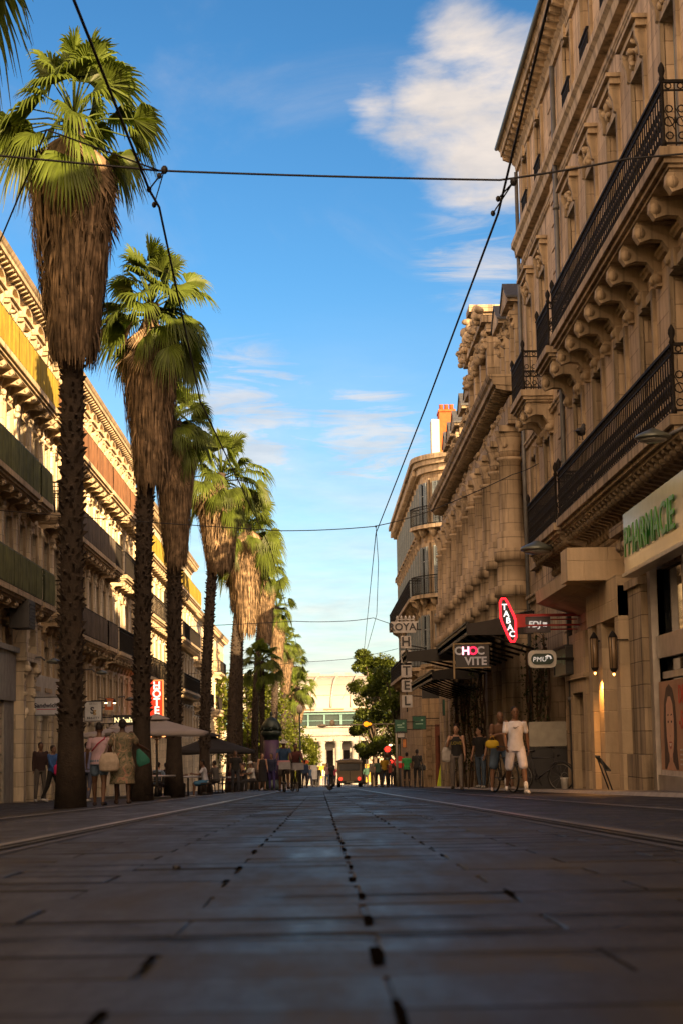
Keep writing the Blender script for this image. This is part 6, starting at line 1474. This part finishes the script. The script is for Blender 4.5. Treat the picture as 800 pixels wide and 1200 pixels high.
    HMt = mat('hair_%d' % int(hair[0]*1000), hair, .7, var=.2, scale=20, bump=.3); c = MB()
    if hairstyle != 'bald':
        c.ell(hc+HM@Vector((0, .03, .055)), (.081, .094, .083), 14, 10, HM)
        if hairstyle == 'afro': c.ell(hc+HM@Vector((0, .03, .07)), (.12, .12, .11), 14, 10, HM)
        if hairstyle == 'bun': c.ell(hc+HM@Vector((0, .06, .13)), (.05, .05, .045), 10, 8, HM)
        if hairstyle == 'long': c.ell(hc+HM@Vector((0, .065, -.06)), (.085, .055, .15), 12, 9, HM)
        if hairstyle in ('short', 'cap', 'hat'): c.ell(hc+HM@Vector((0, .055, 0)), (.072, .06, .07), 10, 8, HM)
        ho = blob(c, 'hair', HMt, min(voxel, .018), t, smooth=1)
    if hairstyle in ('cap', 'hat'):
        c = MB(); CM = mat('hat_%d' % int(hair[0]*1000+7), (.55, .55, .52) if hairstyle == 'cap' else (.03, .03, .04), .8)
        c.ell(hc+HM@Vector((0, .015, .075)), (.088, .102, .075), 14, 10, HM)
        if hairstyle == 'cap': c.ell(hc+HM@Vector((0, -.11, .07)), (.06, .06, .012), 12, 6, HM)
        else: c.ell(hc+HM@Vector((0, .01, .06)), (.16, .17, .014), 16, 6, HM)
        c.build('hat', CM, t)
    if shoes:
        SM = mat('shoe_%d_%d' % (int(shoes[0]*1000), int(shoes[2]*1000)), shoes, .6)
        for q in 'LR':
            c = MB(); an, to = J['ank'+q], J['toe'+q]; limb(c, [an+Vector((0, .035, -.045)), an.lerp(to, .6)+Vector((0, 0, -.01)), to+Vector((0, .01, .0))], [.043, .044, .032]); c.build('shoe', SM, t)
            if socks: c = MB(); limb(c, [an+Vector((0, .0, .12)), an], [.045, .043]); c.build('sock', mat('sock_white', socks, .9), t)
    if near:
        for sx in (-1, 1):
            c = MB(); c.ell(hc+HM@Vector((sx*.030, -.083, .008)), (.013, .008, .006), 8, 6, HM); c.build('eye', mat('eye_dark', (.02, .015, .012), .3), t)
            c = MB(); c.tube([hc+HM@Vector((sx*.045, -.080, .028)), hc+HM@Vector((sx*.030, -.090, .034)), hc+HM@Vector((sx*.014, -.090, .030))], .004, 5); c.build('eyebrow', HMt, t)
        c = MB(); c.ell(hc+HM@Vector((0, -.088, -.055)), (.024, .008, .006), 10, 6, HM); c.build('mouth', mat('lip', (.28, .10, .08), .5), t)
    t['_'] = 0; del t['_']
    return t, J
SKL = (.42, .24, .16); SKM = (.17, .09, .055); SKD = (.07, .035, .02)
BLK = (.02, .02, .022); DKH = (.012, .009, .008)
# 1 man in white
t, J = person('man in white T-shirt and white shorts with white socks walking towards the camera', 602, 39, 1.80, 4, dict(legs=[(20, 6, 5), (-14, 24, 4)], arms=[(-16, 12, 10, 6), (14, 9, 26, 8)], lean=1), SKM, (.58, .60, .70), (.58, .59, .70), DKH, .011, True, shoes=(.62, .6, .6), low='shorts', socks=(.6, .6, .6), turn=4)
m = MB(); m.tube([(-.052, -.136, 1.335), (-.046, -.139, 1.308), (-.018, -.143, 1.304), (.062, -.136, 1.345)], [.003, .011, .010, .002], 5); m.build('shirt_mark', INK, t)
# 2, 3 walkers seen from behind
t, J = person('woman seen from behind in pale pink top, denim shorts and red shoulder strap', 119, 38, 1.63, 176, dict(legs=[(14, 4, 3), (-10, 12, 3)], arms=[(-6, 12, 20, 4), (10, 12, 30, 6)]), SKM, (.50, .36, .42), (.12, .19, .28), DKH, .011, True, low='short', hairstyle='bun', shoes=(.03, .02, .02), build=1.1)
m = MB(); m.tube([(-.13, .06, 1.44), (.0, .150, 1.33), (.13, .150, 1.17)], .014, 6); m.tube([(-.13, .06, 1.44), (-.12, -.02, 1.47), (-.10, -.08, 1.44)], .013, 6); m.build('shoulder_strap', mat('strap_red', (.4, .02, .06), .6), t)
t, J = person('woman seen from behind in a long patterned green and pink dress', 146, 38, 1.68, 184, dict(legs=[(10, 4, 3), (-8, 8, 3)], arms=[(-4, 16, 20, 6), (22, 30, 42, -10)]), SKD, (.22, .19, .12), None, DKH, .011, True, cut='dress', sleeve=.5, hairstyle='short', shoes=(.05, .03, .02), build=1.22)
for o_ in t.children:
    if o_.name.startswith('dress'):
        mm, nt, bb = _nt('patterned_cloth'); N = nt.nodes; L = nt.links; bb.inputs['Roughness'].default_value = .85
        tc = N.new('ShaderNodeTexCoord'); v = N.new('ShaderNodeTexNoise'); v.inputs['Scale'].default_value = 5; v.inputs['Detail'].default_value = 2; v.inputs['Distortion'].default_value = 1.5; L.new(tc.outputs['Object'], v.inputs['Vector'])
        cr = N.new('ShaderNodeValToRGB'); cr.color_ramp.elements[0].position = .35; cr.color_ramp.elements[0].color = (.07, .09, .05, 1); cr.color_ramp.elements[1].position = .68; cr.color_ramp.elements[1].color = (.35, .14, .12, 1)
        for p_, c_ in ((.45, (.26, .20, .13, 1)), (.52, (.12, .13, .09, 1)), (.6, (.38, .26, .17, 1))): e_ = cr.color_ramp.elements.new(p_); e_.color = c_
        L.new(v.outputs['Fac'], cr.inputs[0]); L.new(cr.outputs[0], bb.inputs['Base Color']); o_.data.materials.clear(); o_.data.materials.append(mm)
x = lat(131, 37.7); tb_ = thing('tote_bag', 'large cream tote bag hanging from the shoulder of the woman in the patterned dress', 'bag', (x, 37.62, gz(x, 37.7)+.66))
m = MB(); eloft(m, [(0, .13, .06, 0), (.03, .19, .09, 0), (.2, .21, .10, 0), (.33, .16, .06, 0), (.38, .13, .03, 0)], Matrix.Identity(3), Vector((0, 0, 0))); blob(m, 'bag_body', mat('cream_canvas', (.46, .38, .30), .85, bump=.3, scale=10), .014, tb_)
for sy in (-.03, .03): m = MB(); m.tube([(-.10, sy, .35), (.03, sy, .68), (.10, sy, .76), (.12, sy, .66), (.10, sy, .35)], .010, 6); m.build('handle', MATS['cream_canvas'], tb_)
x = lat(165, 37.8); tg = thing('green_scarf', 'teal green cloth hanging from the hand of the woman in the patterned dress', 'scarf', (x, 37.8, gz(x, 37.8)+.72))
m = MB(); eloft(m, [(0, .12, .03, 0), (.08, .14, .05, 0), (.2, .10, .05, 0), (.34, .03, .03, -.0)], Matrix.Rotation(-.4, 3, 'Y'), Vector((0, 0, .3))); blob(m, 'cloth', mat('teal_cloth', (.02, .16, .12), .8, bump=.3), .012, tg)
# right pavement
t, J = person('woman in black tank top and grey trousers holding her hand to her mouth', 533, 50, 1.68, -4, dict(legs=[(10, 4, 2), (-8, 12, 2)], arms=[(6, 6, 10, 2), (28, 12, 108, 26)]), SKL, BLK, (.16, .14, .13), (.03, .015, .01), .012, True, cut='tank', sleeve=0, hairstyle='bun', turn=-12, build=.92, shoes=(.04, .03, .02), dz=.05)
letters('LOVE', .12, .004, mat('yellow_print', (.25, .20, .03), .7), t, (0, -.135, 1.27), bold=.003)
x = lat(521.5, 50); tb_ = thing('tote_bag', 'white bag on the shoulder of the woman in the black tank top', 'bag', (x, 50.05, gz(x, 50)+.78))
m = MB(); eloft(m, [(0, .08, .05, 0), (.05, .13, .07, 0), (.28, .13, .07, 0), (.40, .07, .03, 0)], Matrix.Identity(3), Vector((0, 0, 0))); blob(m, 'bag_body', mat('grey_canvas', (.42, .40, .38), .85, bump=.3, scale=10), .014, tb_)
m = MB(); m.tube([(-.06, 0, .36), (.06, -.0, .68), (.12, 0, .7), (.06, 0, .36)], .010, 6); m.build('handle', MATS['grey_canvas'], tb_)
t, J = person('man in black T-shirt and blue jeans standing turned to the left beside the bicycle rider', 561, 54, 1.72, -38, dict(legs=[(6, 4, 4), (-6, 8, 4)], arms=[(4, 8, 22, 4), (0, 8, 14, 3)]), SKL, BLK, (.07, .11, .17), DKH, .014, True, shoes=(.5, .5, .5), turn=-40, dz=.06)
t, J = person('person in brown top and blue shorts sitting astride a bicycle with arms folded', 584, 43, 1.78, 6, dict(pelvis=None, legs=[(14, 4, 12), (4, 4, 12)], arms=[(30, 12, 80, 60), (30, 12, 84, 60)], lean=6) if False else dict(legs=[(14, 4, 12), (4, 4, 12)], arms=[(30, 12, 80, 60), (30, 12, 84, 60)], lean=6), SKM, (.11, .055, .03), (.06, .10, .16), (.10, .045, .03), .014, True, low='shorts', hairstyle='bald', shoes=(.35, .3, .3), build=1.1, dz=.04)
x = lat(574, 42.8); yb = thing('yellow_bag', 'small bright yellow bag held in front of the bicycle rider in brown', 'bag', (x, 42.62, gz(x, 42.7)+1.0))
m = MB(); eloft(m, [(0, .10, .05, 0), (.05, .16, .07, 0), (.14, .15, .06, 0), (.18, .10, .03, 0)], Matrix.Identity(3), Vector((0, 0, 0))); blob(m, 'bag_body', mat('yellow_canvas', (.50, .34, .02), .7), .012, yb)
m = MB(); m.tube([(-.08, 0, .16), (0, 0, .30), (.08, 0, .16)], .008, 6); m.build('handle', MATS['yellow_canvas'], yb)
bicycle('black bicycle straddled by the rider in brown', lat(587, 42.9), 42.9, R(-72), BLACKP)
bicycle('dark bicycle parked against the black cabinet, right of the man in white', lat(630, 45), 45.0, R(-28), mat('dark_bike_paint', (.03, .03, .035), .4))
P = person
# left pavement
P('person in dark clothes with red trim in the sandwich shop doorway', 51, 56, 1.72, 30, STAND, SKM, (.03, .015, .015), (.10, .09, .08), DKH, .02, sleeve=1, shoes=(.45, .45, .45))
P('person in blue jacket walking past the sandwich shop left of the palm trunk', 65, 54, 1.62, 60, WALK, SKM, (.03, .10, .30), BLK, DKH, .02, sleeve=1, shoes=(.5, .5, .5))
x = lat(72, 53.7); t = thing('pink_bag', 'small bright pink bag on the arm of the person in the blue jacket', 'bag', (x, 53.6, gz(x, 53.7)+.75)); m = MB(); eloft(m, [(0, .09, .05, 0), (.05, .12, .07, 0), (.25, .12, .06, 0), (.30, .08, .03, 0)], Matrix.Identity(3), Vector((0, 0, 0))); blob(m, 'bag_body', mat('pink_vinyl', (.5, .02, .12), .5), .015, t)
m = MB(); m.tube([(-.06, 0, .28), (0, 0, .5), (.06, 0, .28)], .01, 6); m.build('handle', MATS['pink_vinyl'], t)
P('person in blue top half hidden between the palm trunk and the pink top woman', 105, 50, 1.60, 170, WALK, SKM, (.16, .18, .32), (.05, .06, .10), DKH, .02, shoes=(.4, .4, .4))
# cafe
P('bearded man in olive T-shirt sitting at the cafe table facing right', 204, 72, 1.76, 90, SIT, SKM, (.12, .12, .075), (.05, .05, .05), DKH, .018)
P('man in white T-shirt and blue shorts sitting at the cafe table facing left', 242, 71.8, 1.78, -88, SIT, SKM, (.52, .54, .62), (.05, .18, .34), DKH, .018, low='shorts', shoes=(.3, .3, .3))
P('person in pale blue shirt sitting behind the parasol pole', 186, 70, 1.70, 150, SIT, SKL, (.22, .32, .45), BLK, DKH, .022)
P('dark haired person in black seated behind the parasol pole on the right', 196, 76, 1.74, 170, dict(SIT, pelvis=.52), SKM, BLK, BLK, DKH, .022)
P('person in grey shirt seated behind the white shirt man under the black parasol', 255, 79, 1.76, -120, dict(SIT, pelvis=.56), SKM, (.07, .07, .07), BLK, DKH, .022)
P('tall standing person in black under the black parasol', 277, 84, 1.82, 10, STAND, SKM, (.015, .015, .015), (.04, .045, .06), DKH, .022)
P('person in dark red seated among the cafe tables under the black parasol', 268, 90, 1.72, 80, SIT, SKM, (.10, .02, .02), BLK, DKH, .024)
P('person in black seated low behind the standing one, right of the black parasol pole', 288, 88, 1.7, -60, SIT, SKL, BLK, BLK, (.05, .02, .01), .024)
P('person in white shirt and white cap sitting right of the black parasol', 297, 84, 1.74, -60, SIT, SKM, (.55, .55, .53), BLK, DKH, .022, hairstyle='cap')
P('woman in long sleeveless black dress standing right of the white cap', 308, 86, 1.66, 20, STAND, SKL, (.012, .012, .014), None, (.06, .03, .015), .02, cut='dress', sleeve=0, hairstyle='long')
P('person in dark blue and violet clothes beside the advertising column', 319, 87, 1.66, -20, STAND, SKM, (.02, .03, .07), (.04, .03, .14), DKH, .022, sleeve=1)
# cyclists
RIDE = dict(pelvis=.98, legs=[(40, 45, 4), (12, 25, 4)], arms=[(48, 8, 14, 2), (48, 8, 14, 2)], lean=16)
bicycle('bicycle with grey front basket ridden by the man in the blue shirt', lat(333, 64), 64.0, R(-86), BLACKP, basket=True)
P('cyclist in dark blue shirt and dark hat riding towards the camera', 333, 64.2, 1.74, 2, RIDE, SKM, (.03, .08, .18), (.06, .05, .05), DKH, .018, hairstyle='hat', low='shorts')
x = lat(333, 63.3); pb = thing('pink_parcel', 'pink parcel lying in the basket of the cyclist with the hat', 'parcel', (x, 63.42, gz(x, 63.4)+.98)); m = MB(); m.prism(rounded(.42, .16, .03), 'y', -.1, .1); m.build('parcel', mat('pink_paper', (.45, .22, .26), .6), pb)
bicycle('second bicycle with basket, ridden by the person in dark red', lat(346, 68), 68.0, R(-80), BLACKP, basket=True)
P('cyclist in dark reddish clothes riding just right of the hatted cyclist', 346, 68.2, 1.68, 6, RIDE, SKM, (.10, .03, .03), BLK, DKH, .02, sleeve=1)
# far right
P('man in bright green shirt and black trousers standing by the hotel corner', 475, 96, 1.74, 170, STAND, SKM, (.03, .30, .10), BLK, DKH, .02)
P('person in black with a shoulder bag standing right of the green shirt man', 487, 90, 1.78, 160, STAND, SKD, BLK, BLK, DKH, .02)
x = lat(493, 89.9); t = thing('shoulder_bag', 'black shoulder bag of the person in black by the hotel corner', 'bag', (x, 89.8, gz(x, 89.9)+.8)); m = MB(); eloft(m, [(0, .10, .06, 0), (.05, .17, .09, 0), (.2, .17, .08, 0), (.26, .10, .04, 0)], Matrix.Identity(3), Vector((0, 0, 0))); blob(m, 'bag_body', BLACKP, .02, t)
m = MB(); m.tube([(-.08, 0, .24), (-.18, 0, .64), (.08, 0, .24)], .012, 6); m.build('handle', BLACKP, t)
far = [(436, 118, 1.7, (.25, .23, .2), (.12, .1, .09), 'person in cream top left of the yellow shirt person, below the tree'), (442, 112, 1.72, (.04, .10, .07), BLK, 'person in dark green near the far right kerb'),
       (449, 106, 1.78, (.32, .20, .02), BLK, 'person in yellow ochre shirt and black trousers below the red traffic light'), (447, 125, 1.7, (.3, .35, .4), (.05, .1, .2), 'person in pale blue top behind the yellow shirt person'),
       (456, 128, 1.7, (.25, .05, .04), BLK, 'person in dull red under the lower traffic light'), (462, 122, 1.75, BLK, BLK, 'person in black left of the no entry sign pole'),
       (357, 120, 1.74, (.03, .06, .14), (.03, .03, .05), 'person in navy at the left edge of the platform'), (363, 150, 1.7, (.05, .09, .16), (.03, .04, .07), 'person in blue left of the far crowd'), (368, 156, 1.72, (.28, .03, .04), BLK, 'person in red top in the far crowd'),
       (373, 160, 1.7, BLK, BLK, 'person in black in the far crowd left of the pale pair'), (383, 140, 1.72, (.45, .28, .32), (.10, .16, .3), 'person in pale pink top and jeans left of the van'), (388, 138, 1.75, BLK, BLK, 'person in black close to the left side of the van'), (380, 165, 1.7, (.5, .5, .48), (.15, .15, .2), 'person in white top furthest left of the van'),
       (391, 150, 1.68, (.35, .05, .08), BLK, 'person in bright red just left of the van roof'), (326, 98, 1.7, (.05, .03, .03), BLK, 'person in dark clothes behind the hatted cyclist'), (428, 150, 1.72, (.02, .07, .05), BLK, 'person in dark green right beside the van'), (301, 98, 1.7, (.12, .10, .09), BLK, 'standing person in grey brown behind the white cap'), (283, 100, 1.74, BLK, (.1, .1, .12), 'standing dark figure behind the black parasol tables')]
for i, (px, Y, h, c1, c2, lb) in enumerate(far):
    P(lb, px, Y, h, [0, 180, 20, 160, -30][i % 5], WALK if i % 2 else STAND, (SKM, SKL, SKD)[i % 3], c1, c2, DKH, .034, sleeve=1 if i % 3 == 0 else .5, group='far pedestrians', hairstyle=('short', 'long', 'short')[i % 3])

# ================================================================== sky, sun, camera
SUN_EL = R(18.5); PHI = R(33)                   # sun behind the camera, to its right
to_sun = Vector((math.sin(PHI)*math.cos(SUN_EL), -math.cos(PHI)*math.cos(SUN_EL), math.sin(SUN_EL)))
sd = bpy.data.lights.new('sun', 'SUN'); sd.energy = 4.2; sd.angle = R(.55); sd.color = (1.0, .70, .40)
so = bpy.data.objects.new('sun', sd); COL.objects.link(so); so.rotation_euler = to_sun.to_track_quat('Z', 'Y').to_euler(); so.location = (20, -30, 40)
w = bpy.data.worlds.new('World'); scene.world = w; w.use_nodes = True; nt = w.node_tree; N = nt.nodes; L = nt.links
bg = N['Background']; sky = N.new('ShaderNodeTexSky'); sky.sky_type = 'NISHITA'; sky.sun_disc = False; sky.sun_elevation = SUN_EL
sky.sun_rotation = math.atan2(to_sun.x, to_sun.y); sky.air_density = 1.0; sky.dust_density = .6; sky.ozone_density = 3.6; sky.altitude = 700
tc = N.new('ShaderNodeTexCoord')
hs_ = N.new('ShaderNodeHueSaturation'); hs_.inputs['Saturation'].default_value = 1.09; hs_.inputs['Hue'].default_value = .492; sv1 = N.new('ShaderNodeVectorMath'); sv1.operation = 'SCALE'; sv1.inputs['Scale'].default_value = 1/6; L.new(sky.outputs[0], sv1.inputs[0])
gm = N.new('ShaderNodeGamma'); gm.inputs[1].default_value = 1.4; L.new(sv1.outputs[0], gm.inputs[0])
sv2 = N.new('ShaderNodeVectorMath'); sv2.operation = 'SCALE'; sv2.inputs['Scale'].default_value = 5.5; L.new(gm.outputs[0], sv2.inputs[0]); L.new(sv2.outputs[0], hs_.inputs['Color'])
def node(t, **k):
    n = N.new(t)
    for a, b in k.items(): setattr(n, a, b)
    return n
def math_(op, a, b=None, c=None):
    n = node('ShaderNodeMath', operation=op)
    for i, v in enumerate((a, b, c)):
        if v is None: continue
        if isinstance(v, (int, float)): n.inputs[i].default_value = v
        else: L.new(v, n.inputs[i])
    return n.outputs[0]
def mrange(v, a, b, c, d, smooth=False):
    n = N.new('ShaderNodeMapRange'); L.new(v, n.inputs[0])
    if smooth: n.interpolation_type = 'SMOOTHSTEP'
    for i, q in enumerate((a, b, c, d)): n.inputs[i+1].default_value = q
    return n.outputs[0]
sp = N.new('ShaderNodeSeparateXYZ'); L.new(tc.outputs['Generated'], sp.inputs[0])
# clouds lie on a high plane: direction / height
hz = math_('ADD', math_('MAXIMUM', sp.outputs[2], 0.0), .10)
cbn = N.new('ShaderNodeCombineXYZ'); L.new(math_('DIVIDE', sp.outputs[0], hz), cbn.inputs[0]); L.new(math_('DIVIDE', sp.outputs[1], hz), cbn.inputs[1])
def cnoise(scale, detail, rough, dist=0, loc=(0, 0, 0), sc=(1, 1, 1)):
    mp = N.new('ShaderNodeMapping'); mp.inputs['Location'].default_value = loc; mp.inputs['Scale'].default_value = sc; L.new(cbn.outputs[0], mp.inputs[0])
    n = N.new('ShaderNodeTexNoise'); n.inputs['Scale'].default_value = scale; n.inputs['Detail'].default_value = detail; n.inputs['Roughness'].default_value = rough; n.inputs['Distortion'].default_value = dist; L.new(mp.outputs[0], n.inputs['Vector'])
    return n.outputs['Fac']
def blobmask(px, py, inner, outer):
    cam_dir = pix_dir(px, py); v = N.new('ShaderNodeVectorMath'); v.operation = 'DISTANCE'; nn = N.new('ShaderNodeVectorMath'); nn.operation = 'NORMALIZE'; L.new(tc.outputs['Generated'], nn.inputs[0])
    L.new(nn.outputs[0], v.inputs[0]); v.inputs[1].default_value = cam_dir
    return mrange(v.outputs['Value'], inner, outer, 1, 0, True)
big = cnoise(3.2, 9, .58, .3, (3.1, 1.2, 0)); wis = cnoise(2.0, 10, .62, .6, (7.3, 2.4, 0), (1.0, .55, 1))
m_big = math_('MAXIMUM', blobmask(520, 150, .01, .062), math_('MAXIMUM', blobmask(540, 30, .0, .05), math_('MAXIMUM', blobmask(600, 130, .02, .07), math_('MULTIPLY', blobmask(445, 130, .0, .03), .8))))
c1 = mrange(math_('ADD', big, math_('MULTIPLY', m_big, .34)), .58, .86, 0, .95, True)
c1 = math_('MULTIPLY', c1, mrange(m_big, 0, .25, 0, 1))
m_w = math_('MAXIMUM', blobmask(270, 505, .01, .065), math_('MAXIMUM', blobmask(430, 520, .0, .05), math_('MULTIPLY', blobmask(560, 300, .0, .045), .7)))
wis2 = cnoise(4.2, 12, .66, 1.2, (1.3, 8.4, 0), (.75, 1.3, 1))
c2 = mrange(math_('ADD', wis2, math_('MULTIPLY', m_w, .20)), .50, .78, 0, .68, True)
c2 = math_('MULTIPLY', c2, mrange(m_w, 0, .4, 0, 1)); c3 = mrange(wis, .50, .80, 0, .24, True)
low = mrange(sp.outputs[2], .03, .25, .85, .0, True); c4 = math_('MULTIPLY', mrange(wis, .30, .70, .25, 1.0), low)
cov = math_('MINIMUM', math_('MAXIMUM', math_('MAXIMUM', c1, c2), math_('MAXIMUM', c3, c4)), .93)
mx = N.new('ShaderNodeMix'); mx.data_type = 'RGBA'; L.new(cov, mx.inputs['Factor']); L.new(hs_.outputs[0], mx.inputs['A'])
shade = cnoise(6, 8, .6, 0, (5, 5, 0)); cc = N.new('ShaderNodeMix'); cc.data_type = 'RGBA'; L.new(mrange(shade, .35, .65, 0, 1), cc.inputs['Factor']); cc.inputs['A'].default_value = (3.3, 3.25, 3.45, 1); cc.inputs['B'].default_value = (4.5, 4.2, 4.1, 1)
L.new(cc.outputs['Result'], mx.inputs['B']); # added warm cloud bank, unseen behind the camera, as fill for the shaded facades
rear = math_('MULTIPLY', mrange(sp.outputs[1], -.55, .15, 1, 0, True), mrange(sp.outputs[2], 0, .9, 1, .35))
rear_fill_n = math_('MULTIPLY', rear, mrange(wis, .25, .65, .45, 1.0))
mr = N.new('ShaderNodeMix'); mr.data_type = 'RGBA'; L.new(rear_fill_n, mr.inputs['Factor']); L.new(mx.outputs['Result'], mr.inputs['A']); mr.inputs['B'].default_value = (31, 20.5, 12.5, 1)
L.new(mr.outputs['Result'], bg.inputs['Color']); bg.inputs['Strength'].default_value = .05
cd = bpy.data.cameras.new('camera'); co = bpy.data.objects.new('camera', cd); COL.objects.link(co); scene.camera = co
cd.sensor_fit = 'VERTICAL'; cd.sensor_height = 36; cd.lens = FPX/1200*36; cd.clip_start = .05; cd.clip_end = 6000
co.matrix_world = Matrix.Translation((0, 0, CAMH))@CAMROT.to_4x4()
cd.dof.use_dof = True; cd.dof.focus_distance = 40; cd.dof.aperture_fstop = 6.3
scene.view_settings.view_transform = 'Standard'; scene.view_settings.look = 'None'; scene.view_settings.gamma = 1; scene.view_settings.exposure = 2.05
scene.view_settings.use_white_balance = True; scene.view_settings.white_balance_temperature = 7400; scene.view_settings.white_balance_tint = 10
scene.cycles.max_bounces = 6; scene.cycles.diffuse_bounces = 4; scene.cycles.caustics_reflective = False; scene.cycles.caustics_refractive = False
